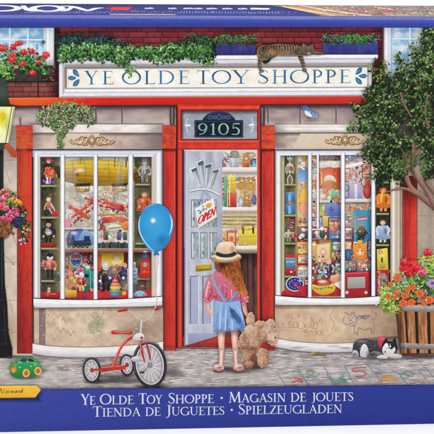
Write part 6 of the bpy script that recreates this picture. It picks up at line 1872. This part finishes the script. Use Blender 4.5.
it('teddy_bear', 'fluffy light brown teddy bear dangling from the hand of the girl')
random.seed(405)
soft(256, 367, 18, 3.4, '#4c4448', .7)
def fuzz(cx, cy, rx, ry, n, pal, l=(1.2, 2.8)):
    ell(cx, cy, rx, ry, pal[2], pal[0], n=22, hx=-.2, hy=-.3)
    for _ in range(n):
        a = random.uniform(0, 2 * PI); r = random.random() ** .5
        x, y = cx + math.cos(a) * rx * r, cy + math.sin(a) * ry * r
        s = max(0, min(.999, .55 - .35 * math.sin(a) * r - .2 * math.cos(a) * r + random.gauss(0, .16)))
        b = a + random.gauss(0, .9); q = random.uniform(*l)
        soft(x, y, q * .62, q * .5, jit(pal[int(s * len(pal))], .06), .75, n=9)
        if random.random() < .35: line([(x, y), (x + math.cos(b) * q * .5, y + math.sin(b) * q * .5 + .1), (x + math.cos(b + .7) * q * .8, y + math.sin(b + .7) * q * .8)], [.35, .3, .1], jit(pal[int(s * len(pal))], .08), True, k=3)
BP = ['#9c6c54', '#bc8c6e', '#d6aa8c', '#e6c0a4', '#f0d0b6', '#f8e4d2']
fuzz(250, 352, 8, 10, 150, BP[:4]); fuzz(262, 356, 6, 9, 120, BP[:5]); fuzz(246, 358, 5, 8, 100, BP[:4])
poly([(250, 357), (254.6, 354), (257, 359), (256, 366), (251.6, 367)], '#8c5a40', True, grad='#4a342c')
fuzz(262, 361, 4.6, 6, 90, BP[1:5]); fuzz(249, 364, 3.6, 3.4, 60, BP[:4])
fuzz(251, 339, 12, 11, 300, BP[1:]); fuzz(243, 343, 6, 6, 90, BP[:5])
poly([(262, 342), (269, 345), (274, 343), (274, 347.4), (266, 348), (261, 346)], '#c23a34', True, grad='#8c1f24')
fuzz(250.4, 321, 4.2, 9.6, 130, BP[1:], (1, 2.2)); fuzz(264, 331, 11.6, 10, 300, BP[1:]); fuzz(272, 338, 5, 6.4, 110, BP[2:]); fuzz(258.6, 324, 4.6, 4, 80, BP[1:5]); fuzz(270, 323, 4.8, 4.4, 90, BP[1:])
fuzz(249, 330, 5, 6, 90, BP[2:])
soft(252, 348, 8, 3, '#7a4c38', .6); soft(244, 336, 3, 7, '#8c5c44', .45); soft(266, 341, 7, 2.4, '#9c6a50', .55); soft(258, 333, 2.4, 7, '#a87658', .5); soft(268, 329, 6, 5, '#f8e4d0', .5); soft(272.6, 337, 3.4, 3.4, '#fbeede', .6)
ell(274.6, 336.6, 1.0, .8, '#4c342a'); ell(269.6, 331, .55, .6, '#3c2820', n=8)
# the child's fingers closed on the paw
for k in range(4):
    line([(246.8 + k * .9, 316 + k * .5), (249.4 + k * .8, 315.4 + k * .9), (251 + k * .5, 317.4 + k * 1)], [1.3, 1.3, 1], '#f2c8b8', True, col2='#c88a7c')

it('hopscotch_grid', 'blue chalk hopscotch squares with coloured numbers on the cobbles')
random.seed(406)
BL = '#5c80a4'
def chalk(P, c=BL, w=.9):
    for a, b in zip(P[:-1], P[1:]):
        n = 6; Q = [(a[0] + (b[0] - a[0]) * i / n + random.uniform(-.15, .15), a[1] + (b[1] - a[1]) * i / n + random.uniform(-.15, .15)) for i in range(n + 1)]
        for p_, q_ in zip(Q[:-1], Q[1:]): line([p_, q_], w * random.uniform(.45, .95), jit(mix(c, '#b8b2b4', random.uniform(0, .45)), .06))
chalk([(277, 373.4), (297.4, 371.4), (309, 385.8)]); chalk([(277, 373.4), (286, 386.4)])
chalk([(297, 367.4), (322.6, 365.2), (332, 379.6), (305.6, 380.4), (297, 367.4)])
chalk([(344, 366.2), (366.6, 364.4), (377.6, 377.4), (352, 379), (344, 366.2)]); chalk([(326, 374), (345.4, 372.6), (355, 385.4)]); chalk([(326, 374), (334, 386)]); chalk([(305.6, 380.4), (309.6, 386)])
chalk([(332, 379.6), (352, 379)]); chalk([(374.6, 373.4), (397, 371.8), (407, 384.4)]); chalk([(374.6, 373.4), (384, 385)]); chalk([(397, 371.4), (418, 370.4), (430, 383.6)]); chalk([(386, 360.4), (416, 358.8), (440, 384)]); chalk([(366.6, 364.4), (386, 363.6)])
chalk([(414, 356.6), (446, 356), (480, 380)], BL, .8); chalk([(418, 370.4), (460, 369)], BL, .8)
chalk([(284, 370), (270, 388)], '#c4bfc4', .4)
soft(300, 378, 9, 4, '#d89a94', .4); soft(388, 379, 12, 4, '#e0b060', .75); soft(340, 380, 8, 3, '#88b0a0', .5)
line([(292, 383), (296, 381), (302, 382.4), (301, 380), (294, 378)], .9, '#c83c40', True)
line([(306, 374.6), (309, 371), (313, 371.6), (312, 374.6), (306, 377.6), (316, 376.6), (319, 373.4)], .8, '#5c9a7c', True)
line([(366, 367.4), (353, 368.6), (354, 372), (362, 371.4), (366, 374), (361, 376.6), (355, 376.6)], .9, '#cc5058', True)
line([(344, 376), (340, 379), (346, 381), (338, 383)], 1, '#4a9a8a', True); line([(329, 378), (337, 384)], .8, '#4a9a8a')
ring(409, 373.6, 4.6, 2.2, .8, '#5c9a74', .2, 20); ring(404, 376.6, 4.2, 2, .8, '#5c9a74', .2, 20)
line([(380, 381), (388, 376), (396, 381)], .9, '#e09a3c', True)
line([(312, 354.4), (318, 352.4), (324, 354)], [1, 1.8, .8], '#3f9a54', True); line([(313, 355.2), (318, 355), (326, 355.4)], 1.4, '#c84038'); line([(310, 353.6), (314, 352.8)], 1, '#e8c050'); soft(318, 356.6, 9, 1.4, '#e4e0e0', .6)

it('flower_barrel', 'slatted orange wooden barrel planter overflowing with flowers')
random.seed(407)
soft(420, 356, 34, 4.4, '#4c4044', .8)
poly([(395.6, 303), (478, 303), (471, 353.4), (400.6, 353.4)], '#1f1512', grad='#160f0e')
planks = [(396, 403.4), (405.4, 413.6), (416.6, 426.4), (429.4, 440), (443, 453), (455.6, 464), (466.4, 473), (474, 477.6)]
for a, b in planks:
    q = lambda x: 437 + (x - 437) * .885
    def pf(X, Y, a=a):
        return blend('#8a5434', '#cc9464', (fbm(X / 1.2, Y / 13 + a, 4) - .5) * 2.2 + .55) * np.clip(.55 + (X - a) / 4, .6, 1.05)[..., None]
    field(a, 304, b, 353, pf, .6, lambda X, Y: (437 + (X - 437) * (1 - (Y - 304) / 49 * .1), Y))
    for k in range(5):
        x = random.uniform(a + 1, b - 1); y = random.uniform(308, 335)
        line([(x, y), (x + random.uniform(-.4, .4), y + 7), (x, y + 14)], [.2, .5, .2], '#6f3c1c', True)
for y0, y1, c in ((303.4, 309.8, '#a49a94'), (341.6, 347, '#948c8a')):
    P = catmull([(396 + (y0 - 303) * .1, y0 + 1), (415, y0 + 1.6), (437, y0 + 2.2), (478, y0 + 1)], False, 5)
    strip(P, [(p[0], p[1] + y1 - y0) for p in P], [mix(c, '#ffffff', .25), c, tuple(v * .55 for v in C(c))])
    for k in range(16): x = random.uniform(399, 474); line([(x, y0 + random.uniform(2, 5)), (x + 3, y0 + random.uniform(2, 5))], .4, random.choice(('#6d6460', '#c8c0ba', '#8c6a50')))
softquad([(394, 300), (404, 300), (406, 353), (399, 353)], '#2c1a14', (.7, 0, 0, .6))
it('barrel_flowers', 'red geraniums, orange petunias and lilac blooms spilling over the barrel')
random.seed(408)
BF = [(398, 292, 10, 14), (412, 285, 12, 16), (428, 280, 12, 20), (446, 278, 16, 22), (388, 297, 9, 10), (406, 278, 9, 10), (420, 270, 10, 12), (464, 288, 14, 16)]
leaves(650, blobwhere(BF), (2, 4.6), ['#16301c', '#214426', '#2f5c2e', '#47803a'], .6)
leaves(1050, blobwhere([(b[0], b[1] - 1, b[2], b[3]) for b in BF]), (1.6, 4), ['#28502c', '#3f7838', '#5f9c48', '#86bc62', '#aed688', '#d4ecac'], .6)
leaves(190, blobwhere([(386, 302, 7, 9), (384, 294, 5, 8), (394, 309, 5, 6)]), (2, 3.6), ['#7a9a3c', '#a4bc4c', '#c8d868', '#e4e898'], .6)
leaves(120, blobwhere([(425, 261, 8, 5), (432, 268, 6, 8), (437, 258, 8, 6)]), (2, 3.8), ['#8aa83c', '#b8cc50', '#dce070'], .6)
for x, y, r in ((404, 268, 5), (412, 264, 4.6), (410, 272, 5.4), (416, 268, 5), (403, 262, 3.6), (427, 252.6, 4), (450, 262, 5), (460, 270, 5)):
    bloom(x, y, r, ['#f4565a', '#e5303c', '#cc2030', '#a0141f'], 40)
bloom(421, 273, 4, ['#f07a9c', '#dc4a7c', '#b83060'], 24)
for x, y, r in ((397, 277.6, 4.4), (396, 292, 3.4), (404, 295.6, 3.8), (402.6, 303, 4.6), (419.4, 293.4, 4.6), (428.6, 299.6, 4.8), (394.6, 297.6, 2.6), (448, 296, 4.6), (462, 300, 4.4), (388, 296, 3), (411, 302, 4), (412, 287, 3.8), (424, 302, 3.6), (390, 284, 2.8), (407, 289, 3.2)):
    flower(x, y, r, '#f4844c', '#dc5a30', '#a82c1c', 6)
    ell(x, y, r * .34, r * .3, '#c83820', '#8c2416', n=10); ell(x, y, r * .12, r * .12, '#f8e060', n=6)
for x, y, r, c in ((431.6, 283, 5.4, '#c8a8dc'), (403.4, 279.6, 2.8, '#b8a4cc'), (423.6, 264.6, 2.6, '#c4b4c8'), (452, 282, 4.6, '#c8a8dc')):
    flower(x, y, r, c, tuple(v * .6 for v in C(c)), '#5c2c6c', 6)
for k in range(40):
    b = random.choice(BF[:5]); ell(random.gauss(b[0], 6), random.gauss(b[1], 8), .7, .7, random.choice(('#f8f0c0', '#f4a0a8', '#e8e060', '#ffffff')), n=6)
for k in range(22):
    x, y = random.uniform(382, 434), random.uniform(258, 300); line([(x, y), (x + random.uniform(-3, 3), y + random.uniform(-6, -2))], .4, '#a8cc70')

it('puppy', 'black and white husky puppy asleep on the cobbles by the barrel')
random.seed(409)
soft(378, 357, 28, 4, '#3c3438', .85)
poly([(352, 352), (353, 344), (357, 339.6), (364, 338.6), (373, 340), (380, 342), (384, 350), (380, 356), (368, 356.6), (358, 356.4), (353, 355)], '#4c4e56', True, grad='#2c2c32')
fur = lambda n, f, pal, l=1.8: [line([(p[0], p[1]), (p[0] + random.uniform(-.8, .8) * l, p[1] + random.uniform(.2, .9) * l)], .4, jit(random.choice(pal), .12)) for p in (f() for _ in range(n))]
wh = lambda cx, cy, rx, ry: (lambda: (random.gauss(cx, rx), random.gauss(cy, ry)))
fur(170, wh(366, 345, 6.4, 3), ('#5c5e66', '#2c2d33', '#6d7078', '#3c3e46'), 1.5)
poly([(360, 356), (360.4, 348), (363.6, 343.6), (367, 347), (368, 356)], '#f0eeee', True, grad='#c4c0c4'); poly([(352, 355), (353, 350), (357, 351), (358, 356.4)], '#d8d6da', True, grad='#8f8d94')
fur(40, wh(364, 350, 1.8, 3), ('#ffffff', '#e0dde2', '#d4d0d6'), 1.4); soft(366.6, 353, 2, 4, '#8c8890', .5); poly([(366, 356.4), (372, 351), (380, 352), (384, 356.6), (374, 358)], '#8c8a90', True, grad='#5a585f')
poly([(377.6, 338), (379.6, 336.4), (385, 337.4), (387, 341), (386, 347), (381, 348.6), (378, 345)], '#d8506a', True, grad='#b03450'); line([(379.6, 338), (384, 339.6), (384, 346)], .6, '#f08aa0', True)
poly([(381, 348), (382.6, 341.6), (385.6, 338), (388, 341), (391.6, 340.6), (394.4, 337.6), (396, 343), (396.6, 349), (394, 353.6), (388, 355.6), (383, 353)], '#26262b', True, grad='#18181c')
poly([(381.6, 350), (384, 344), (387, 343), (388.6, 347.6), (391, 349), (393.6, 346.6), (394.8, 350), (391, 355), (385, 355.4)], '#f4f2f2', True, grad='#d4d0d2'); poly([(389, 347), (389.6, 342.6), (390.6, 347)], '#f4f2f2')
ell(384.6, 351.4, 1.2, 1, '#1a1a1c'); line([(386, 347.6), (388, 348.4)], .5, '#222'); line([(391.6, 348), (393.4, 347.4)], .5, '#222'); line([(384.8, 352.6), (387, 353.6)], .4, '#555')
poly([(388, 356.6), (392, 353.4), (399, 354), (401.6, 356.6), (396, 358)], '#e6e2e0', True, grad='#b4aeb0'); poly([(376, 357.4), (381, 354.6), (387, 356), (386, 358.4)], '#f0eef0', True, grad='#b8b4b8')
fur(26, wh(391, 342, 2.4, 1.6), ('#4a4a52', '#101014'), 1.2); fur(24, wh(387, 352, 3, 1.4), ('#ffffff', '#d8d4d8', '#c4c0c6'), 1); soft(361, 341, 8, 2, '#a8a8b0', .5); soft(372, 354, 6, 2.4, '#3a383e', .6); soft(354, 354, 3, 2, '#5c5a62', .5)

it('tree', 'leafy dark green tree with pinkish brown branches in front of the right side of the shop')
random.seed(410)
BR, BRL = '#7c5850', '#b08a7c'
for P, w in (([(512, 300), (480, 250), (452, 222), (434, 207), (420, 196), (409, 186), (405, 172), (407, 158), (402, 140)], [13, 10, 8, 6.4, 5.6, 5, 4.6, 3.6, 2.4]),
             ([(480, 250), (500, 215), (498, 170), (505, 130)], [7, 6, 5, 3]), ([(434, 207), (424, 188), (412, 172), (413, 158), (421, 146)], [4.4, 4, 3.6, 3, 1.8]),
             ([(418, 195), (406, 189), (396, 189), (386, 192)], [4, 3, 2.2, 1]), ([(452, 222), (436, 196), (424, 178), (426, 160), (434, 140)], [5, 4, 3.4, 2.8, 1.6]),
             ([(405, 172), (398, 158), (400, 146), (392, 132), (396, 112)], [3.6, 2.6, 2.2, 1.8, 1]), ([(434, 140), (424, 122), (428, 100), (420, 78)], [2.6, 2.2, 1.8, 1]), ([(505, 130), (490, 90), (470, 60), (465, 40)], [3, 2.4, 1.8, 1])):
    line(P, w, BRL, True, col2='#54362f'); line([(x - .3, y + .3) for x, y in P], [v * .35 for v in w], '#8f6a5e', True)
for k in range(12):
    x = 404 + random.uniform(-3, 14); line([(x, 134 + random.uniform(-2, 5)), (x + random.uniform(-5, 3), 144), (x + random.uniform(-3, 4), 158)], [.5, 1.1, .8], jit('#93705f', .2), True)
TB = [(422, 66, 13, 20), (404, 76, 13, 15), (386, 86, 13, 14), (372, 100, 12, 16), (390, 110, 18, 20), (412, 98, 20, 26), (432, 86, 16, 30), (366, 122, 10, 14), (380, 134, 15, 18), (398, 146, 14, 16), (372, 152, 11, 14), (386, 166, 12, 12), (398, 174, 10, 10),
      (424, 122, 14, 20), (432, 150, 12, 20), (380, 176, 8, 10), (430, 170, 9, 12), (356, 108, 4, 5), (352, 128, 3.5, 4), (450, 70, 20, 34), (470, 110, 22, 40), (480, 70, 18, 36), (456, 150, 16, 24), (428, 40, 9, 12), (433, 32, 7, 9), (381, 66, 3.4, 5), (398, 57, 3, 5), (414, 52, 4, 6), (374, 74, 4, 6), (436, 50, 8, 12)]
soft(392, 120, 22, 24, '#1c2416', .85); soft(416, 96, 20, 28, '#1d2517', .8); soft(384, 150, 16, 18, '#1b2415', .85); soft(400, 100, 16, 18, '#1a2214', .8); soft(440, 120, 30, 50, '#1d2517', .8); soft(430, 70, 16, 20, '#26301f', .6)
soft(414, 128, 14, 16, '#1a2214', .95); soft(420, 140, 9, 10, '#232c1c', .9); soft(424, 112, 12, 16, '#1a2214', .9); soft(376, 112, 12, 18, '#20291a', .7); soft(398, 148, 14, 14, '#20291a', .7)
core = [(b[0], b[1], b[2] * .86, b[3] * .86) for b in TB]
for b in core:
    for k in range(7): soft(b[0] + random.gauss(0, b[2] * .35), b[1] + random.gauss(0, b[3] * .35), b[2] * .5, b[3] * .45, random.choice(('#1a2314', '#222e1a', '#2c3522')), .75)
leaves(3300, blobwhere(core), (2.4, 5.0), ['#0f180e', '#16230f', '#203016', '#2b401e', '#374e26'], .6)
leaves(2700, blobwhere(TB), (1.8, 4.0), ['#15220f', '#22351a', '#334d26', '#496735', '#66854a', '#8ca468', '#b4c48c'], .52)
edge = []
for b in TB:
    for k in range(2):
        a = random.uniform(0, 2 * PI); edge.append((b[0] + math.cos(a) * b[2], b[1] + math.sin(a) * b[3], 3.2, 3.2))
leaves(520, blobwhere(edge), (1.8, 3.6), ['#2c4420', '#456830', '#668a44', '#8cac60'], .5)
for k in range(70):
    x, y, s = blobwhere(core)(); a_ = random.uniform(0, 6.3); line([(x, y), (x + math.cos(a_) * 3, y + math.sin(a_) * 3), (x + math.cos(a_ + .5) * 6, y + math.sin(a_ + .5) * 6)], [.7, .5, .2], jit('#7c5c50', .2), True)
for k in range(26):
    b = random.choice(core); soft(b[0] + random.gauss(0, b[2] * .5), b[1] + b[3] * random.uniform(-.2, .8), random.uniform(3, 6), random.uniform(2, 5), '#141c10', .5)
for k in range(22):
    b = random.choice(TB); x, y = b[0] + random.gauss(0, b[2] * .4), b[1] - b[3] * random.uniform(-.1, .6); leaves(16, blobwhere([(x, y, 4, 3)]), (1.6, 3.2), ['#56743a', '#708c4c', '#90a868', '#b4c48c'], .5)
for k in range(90):
    x, y, s = blobwhere(TB)(); ell(x, y, .8, .6, random.choice(('#c8d8a8', '#b0a0a0', '#94aabc', '#8a6a60')), n=6)
for P in ([(408, 186), (404, 174), (406, 160), (400, 148)], [(424, 190), (413, 172), (412, 158), (418, 148)], [(428, 128), (424, 112), (427, 96)], [(400, 92), (404, 104), (410, 116)]):
    line(P, [2.4, 2, 1.6, .8][:len(P)], '#a07c70', True, col2='#5c3c34')
leaves(150, blobwhere([(405, 166, 8, 10), (414, 160, 8, 8), (425, 108, 6, 10)]), (1.8, 3.4), ['#2c4420', '#456830', '#668a44'], .5)

# ================================================================== blue bands and lettering of the box front
it('title_band', 'blue band with the white title lettering along the bottom of the box front', root)
def bandcol(X, Y):
    t = np.clip((X + 10) / 330, 0, 1)
    c = blend('#424fa8', '#30409a', t) * (1 + (fbm(X / 1.5, Y / 1.2, 2) - .5) * .10 + .03 * np.sin(X * 2.4) + .03 * np.sin(Y * 2.6))[..., None]
    return np.clip(c * (1 + np.clip((Y - 420) / 14, 0, 1) * -.12)[..., None], 0, 1)
field(-82, 389.6, 516, 431.5, bandcol, .8, lambda X, Y: (X, Y - (X * (5.6 / 434)) * (1 - (Y - 389.6) / 42) - (X * (8.0 / 434)) * ((Y - 389.6) / 42)))
line([(-82, 390.6), (516, 383.2)], .7, '#2c3470')
WT = '#e6e8f4'
bs1 = lambda x: 404.3 - (x - 82) * (4.0 / 270); bs2 = lambda x: 416.2 - (x - 93) * (3.9 / 248)
for w, a, b in (('YE', 81, 95.4), ('OLDE', 99.6, 134), ('TOY', 138.6, 162), ('SHOPPE', 168, 214), ('MAGASIN', 228, 285.6), ('DE', 290, 306), ('JOUETS', 311, 353)):
    text(w, a, b, bs1(a), bs1(b), 8.6 if w != 'DE' or a < 200 else 8.8, WT, first=10.6 if w not in ('DE', 'JOUETS') else None, bold=.96)
for w, a, b in (('TIENDA', 92.6, 140.6), ('DE', 145, 160.6), ('JUGUETES', 165.6, 224.4), ('SPIELZEUGLADEN', 238, 342)):
    text(w, a, b, bs2(a), bs2(b), 8.4, WT, first=10.4 if w != 'DE' else None, bold=.96)
ell(221.4, 397.4, 1.1, 1.1, WT); ell(231.4, 409.4, 1.1, 1.1, WT)

it('artist_ribbon', 'yellow pointed ribbon with dark handwriting at the lower left of the box front', root)
softquad([(-82, 398), (38, 397.4), (44, 402), (-82, 403)], '#20264c', (.8, .8, 0, 0)); softquad([(35, 387), (40, 389), (44, 393), (37, 400)], '#20264c', (.2, .7, .1, .7))
poly([(-82, 386.4), (36.6, 385.2), (41, 389.4), (35.2, 397), (-82, 398.8)], '#f8cc48', grad='#eeb02c')
line([(-82, 398.6), (35.2, 396.8)], .6, '#c08420'); line([(-82, 386.6), (36.6, 385.4)], .4, '#fbe28c')
INK_ = '#5a4a26'
SG = [[(-6, 393), (-3, 388.6), (-2, 392), (1.6, 387.6)], [(-.4, 393.6), (1.2, 388), (2.6, 393), (4.6, 387.8)], [(5.8, 391), (7.2, 390), (7.6, 392.2), (6, 392.6), (5.8, 391)], [(8.6, 393), (9, 390.4), (10.6, 390.2)], [(11.2, 392.8), (11.8, 390.2), (12.6, 392.4), (13.4, 390.2), (14.2, 392.4)],
      [(16.6, 390.4), (15.2, 391.4), (15.6, 392.4), (17, 390.6), (17, 392.4)], [(17.8, 392.2), (18.4, 390.2), (19.6, 390.6), (19.4, 392.2)], [(21.8, 390.2), (20.4, 391.2), (20.8, 392.2), (22.2, 390.4), (23, 387.6), (22.2, 392.2)]]
for s_ in SG: line(s_, .55, INK_, True, k=4)
for dx in (-22, -34, -46): line([(dx, 393), (dx + 2, 388.6), (dx + 4, 392.6), (dx + 7, 390.4), (dx + 9, 392.4)], .55, INK_, True)

it('top_band', 'plain blue band along the top of the box front', root)
field(-82, 16.9, 516, 27.4, lambda X, Y: blend('#5560b4', '#3a48a4', np.clip((Y - 18) / 6, 0, 1)) * (1 + (fbm(X / 1.5, Y, 2) - .5) * .12 + np.clip((X - 300) / 200, -0.5, 1) * .10)[..., None], .8, lambda X, Y: (X, Y + (X * 2.0 / 434) * (1 - (Y - 16.9) / 10.5)))
field(-82, 16.4, 516, 18.2, lambda X, Y: blend('#8f94cc', '#6a72bc', np.clip((Y - 16.4) / 1.8 + (fbm(X / 2, Y * 0, 2) - .5) * .7, 0, 1)), .6, lambda X, Y: (X, Y + (X * 2.0 / 434)))  # pale worn edge, with the fold's highlight painted into the ink
line([(-82, 27.5), (516, 27.3)], .8, '#2c2c50')
flush()
# ================================================================== print on the box's long upper side
# u runs along the box (photo units at the front fold), v = 0 at the front fold, 1 at the back edge
def top_flush():
    global CUR
    v = np.concatenate(CUR.v); c = np.concatenate(CUR.c); f = np.concatenate(CUR.f); m = np.concatenate(CUR.m)
    X, _ = _plane0(v[:, 0], np.full(len(v), 17.0))
    Yw = np.clip(v[:, 1] / 100.0, 0, 1) * (DEP - 0.0062) + 0.0012
    X = np.clip(X, -W2 + 0.0012, W2 - 0.0012)
    co = np.stack([X, Yw, H / 2 + 0.00006 + v[:, 2] * EPS], 1)
    o = build(co, c, f, m)
    return o


TOPP = root
HGT[:] = 0


def tit(name, label, parent=None):
    global CUR
    CUR = Item(name, label, parent or TOPP); CUR.parent_axis = 'top'


tit('side_print', 'printed long upper side of the box, blue with pale lettering and a picture strip')
# v in 0..100
def sidecol(X, Y):
    c = blend('#3a4288', '#2c3268', np.clip(Y / 100 + (fbm(X / 9, Y / 12, 3) - .5) * .5, 0, 1))
    c = c * (1 - np.clip((Y - 92) / 8, 0, 1) * .35)[..., None]
    return c
GY0 = -5
field(-82, 0, 516, 100, sidecol, 2)
field(-82, 95, 516, 100, lambda X, Y: blend('#2c2c48', '#4a4450', fbm(X / 5, Y, 2)), 2)
SIDE = top_flush()
tit('side_lettering', 'large white lettering and small pale text seen at a slant on the upper side', SIDE)
random.seed(501)
# big white foreshortened letters, cut off by the left edge of the photograph
def bigO(cx, r):
    ring(cx, 56, r, 24, 8, '#d8daea', n=30, wy=9)
def seg(P, w, c='#d8daea'):
    line(P, w, c, True)
for cx in (-66, -36): bigO(cx, 12)
bigO(-2, 18)
seg([(20, 80), (26, 44), (34, 34), (40, 42)], [5, 7, 8, 5]); bigO(46, 15)
seg([(60, 78), (72, 74), (84, 46), (88, 36)], [6, 7, 7, 4]); seg([(88, 36), (96, 58), (104, 64)], [5, 7, 4])
seg([(72, 74), (66, 40), (60, 34)], [5, 6, 4])
for k in range(34):
    x = 24 + k * 2.2; y = 22
    line([(x, y - 8), (x + .6, y + 8), (x + 1.4, y - 6)], .55, jit('#8088bc', .2))
# red tab and ochre line
poly([(111, 46), (129, 46), (134, 72), (113, 72)], '#e0433a', grad='#c8302c'); poly([(104, 60), (111, 56), (112, 64)], '#c83a5a'); line([(129, 48), (138, 44)], 6, '#8c3a6a')
for k in range(90):
    x = 74 + k * 2.55; y = random.choice((24, 34))
    line([(x, y - 4), (x + random.uniform(.4, 1.6), y + random.uniform(2, 6))], random.uniform(.4, .9), jit(random.choice(('#8c98cc', '#b8c0e2', '#6f7cba')), .15))
line([(110, 9), (176, 10)], 7, '#b89a6c'); line([(112, 9), (172, 9)], 2, '#e0c48c')
for x, w in ((152, 6), (176, 5), (193, 9), (203, 5), (217, 9), (233, 8), (249, 7)):
    line([(x - w / 2, 56), (x - w * .1, 66), (x + w * .5, 58)], [4, 8, 3], '#b4bade', True); line([(x - w * .3, 60), (x + w * .3, 64)], 4, '#d4d8ee')
poly([(256, 58), (274, 56), (278, 68), (258, 72)], '#eef0f8', grad='#c8cee8')
for k in range(34): x = 182 + k * 3; line([(x, 20), (x + 1.4, 36)], .9, jit('#7c88c4', .2))
top_flush()
tit('side_picture', 'strip of the toy shop picture repeated at the right end of the upper side', SIDE)
random.seed(502)
poly([(276, 98), (300, 60), (322, 2), (330, 0), (516, 0), (516, 98)], '#84786c', grad='#6c6460')
field(322, 2, 514, 97, patchy('#6f665c', '#a89f92', 6, 16), 2.5)
field(300, 60, 514, 97, patchy('#7c7068', '#9c928a', 9, 10), 2.5)
for P, w, c in (([(292, 88), (304, 62), (322, 30), (336, 4)], [4, 9, 8, 3], '#d8b890'), ([(300, 90), (312, 66), (330, 34), (350, 6)], [3, 8, 7, 3], '#c88a6a'), ([(312, 92), (330, 60), (352, 30), (372, 4)], [3, 6, 6, 3], '#dccab0'),
                ([(320, 84), (345, 50), (372, 22), (392, 4)], [2, 4, 5, 2], '#b0483c'), ([(352, 88), (372, 60), (398, 38), (412, 34)], [3, 5, 5, 2], '#c8403c'), ([(384, 92), (402, 66), (422, 40)], [4, 7, 4], '#c04a44'),
                ([(388, 84), (404, 58)], [3, 3], '#e8dcd4'), ([(402, 36), (414, 44), (434, 52)], [3, 5, 3], '#5a7c84'), ([(398, 84), (434, 82), (500, 84)], 5, '#7a8a90'), ([(340, 90), (380, 88)], 4, '#8a8f98')):
    line(P, w, c, True)
for k in range(420):
    x, y = random.uniform(322, 500), random.uniform(3, 94)
    if y < (322 - x) * 3 + 60: continue
    c = jit(random.choice(('#e8e0d0', '#5c7a60', '#b8443c', '#3c5c6c', '#d8b050', '#7c5a48', '#c8c8c4', '#404a44', '#a0b0a0')), .15)
    line([(x, y), (x + random.uniform(-1.5, 2.5), y + random.uniform(-9, 9))], random.uniform(.5, 1.5), c)
line([(322, 3), (516, 3)], 3, '#a89ca8'); 
top_flush()
GY0 = -20

# ------------------------------------------------------------------ the table and backdrop
def white_mat(name, alb):
    m, N, Lk, B = new_mat(name)
    nz = N.new('ShaderNodeTexNoise'); nz.inputs['Scale'].default_value = 3; nz.inputs['Detail'].default_value = 4
    cr = N.new('ShaderNodeValToRGB')
    cr.color_ramp.elements[0].color = (alb * .99, alb * .99, alb * .99, 1); cr.color_ramp.elements[1].color = (alb, alb, alb, 1)
    Lk.new(nz.outputs['Fac'], cr.inputs['Fac']); Lk.new(cr.outputs['Color'], B.inputs['Base Color'])
    B.inputs['Roughness'].default_value = 0.6
    B.inputs['Specular IOR Level'].default_value = 0.2
    return m


prof = [(-4.0, 0.0)] + [(0.75, 0.0)]
R = 0.45
for i in range(1, 17):
    a = PI / 2 * i / 16
    prof.append((0.75 + R * math.sin(a), R - R * math.cos(a)))
prof.append((1.2, 5.0))
vs, fs = [], []
for (y, z) in prof:
    vs += [(-6, y, z), (6, y, z)]
for i in range(len(prof) - 1):
    fs.append((2 * i, 2 * i + 1, 2 * i + 3, 2 * i + 2))
sweep = mesh_from('backdrop', vs, fs, white_mat('white_paper_sweep', 0.9), None)
for p in sweep.data.polygons:
    p.use_smooth = True
sweep['kind'] = 'structure'
sweep['label'] = 'seamless white studio backdrop behind and beneath the puzzle box'

# ------------------------------------------------------------------ light
world = bpy.data.worlds.new('World'); scene.world = world
world.use_nodes = True
bg = world.node_tree.nodes['Background']
bg.inputs['Color'].default_value = (1, 1, 1, 1)
bg.inputs['Strength'].default_value = 0.44


def area(name, loc, target, sx, sy, watts, col=(1, 1, 1)):
    l = bpy.data.lights.new(name, 'AREA'); l.shape = 'RECTANGLE'; l.size = sx; l.size_y = sy; l.energy = watts; l.color = col
    o = bpy.data.objects.new(name, l); COL.objects.link(o)
    o.location = loc
    o.rotation_euler = (Vector(target) - Vector(loc)).to_track_quat('-Z', 'Y').to_euler()
    return o


area('softbox_key', (-0.9, -1.2, 1.5), (0, 0, 0.1), 0.9, 0.9, 6.5, (1, 0.985, 0.96))
area('table_fill', (0.1, -0.42, 1.5), (0.0, -0.3, 0.0), 1.2, 0.6, 13, (1, 0.995, 0.98))  # unseen fill added overhead to lift the tabletop to white
area('backdrop_fill', (0.2, 0.45, 1.7), (0.0, 0.5, 0.0), 1.6, 1.0, 26)  # unseen lamp added to push the backdrop up to white

# ------------------------------------------------------------------ camera
cd = bpy.data.cameras.new('camera')
cam = bpy.data.objects.new('camera', cd); COL.objects.link(cam)
cam.matrix_world = Matrix.Translation(CAM) @ MT.to_4x4()
cd.sensor_width = 36.0
cd.lens = F / 434.0 * 36.0
cd.shift_y = -(217.0 - PY) / 434.0
cd.clip_start = 0.01; cd.clip_end = 50
scene.camera = cam
scene.view_settings.view_transform = 'Standard'
scene.view_settings.look = 'None'
scene.view_settings.exposure = 0.0
scene.view_settings.gamma = 1.0
scene.cycles.transparent_max_bounces = 24
scene.cycles.max_bounces = 4
scene.cycles.filter_width = 2.1
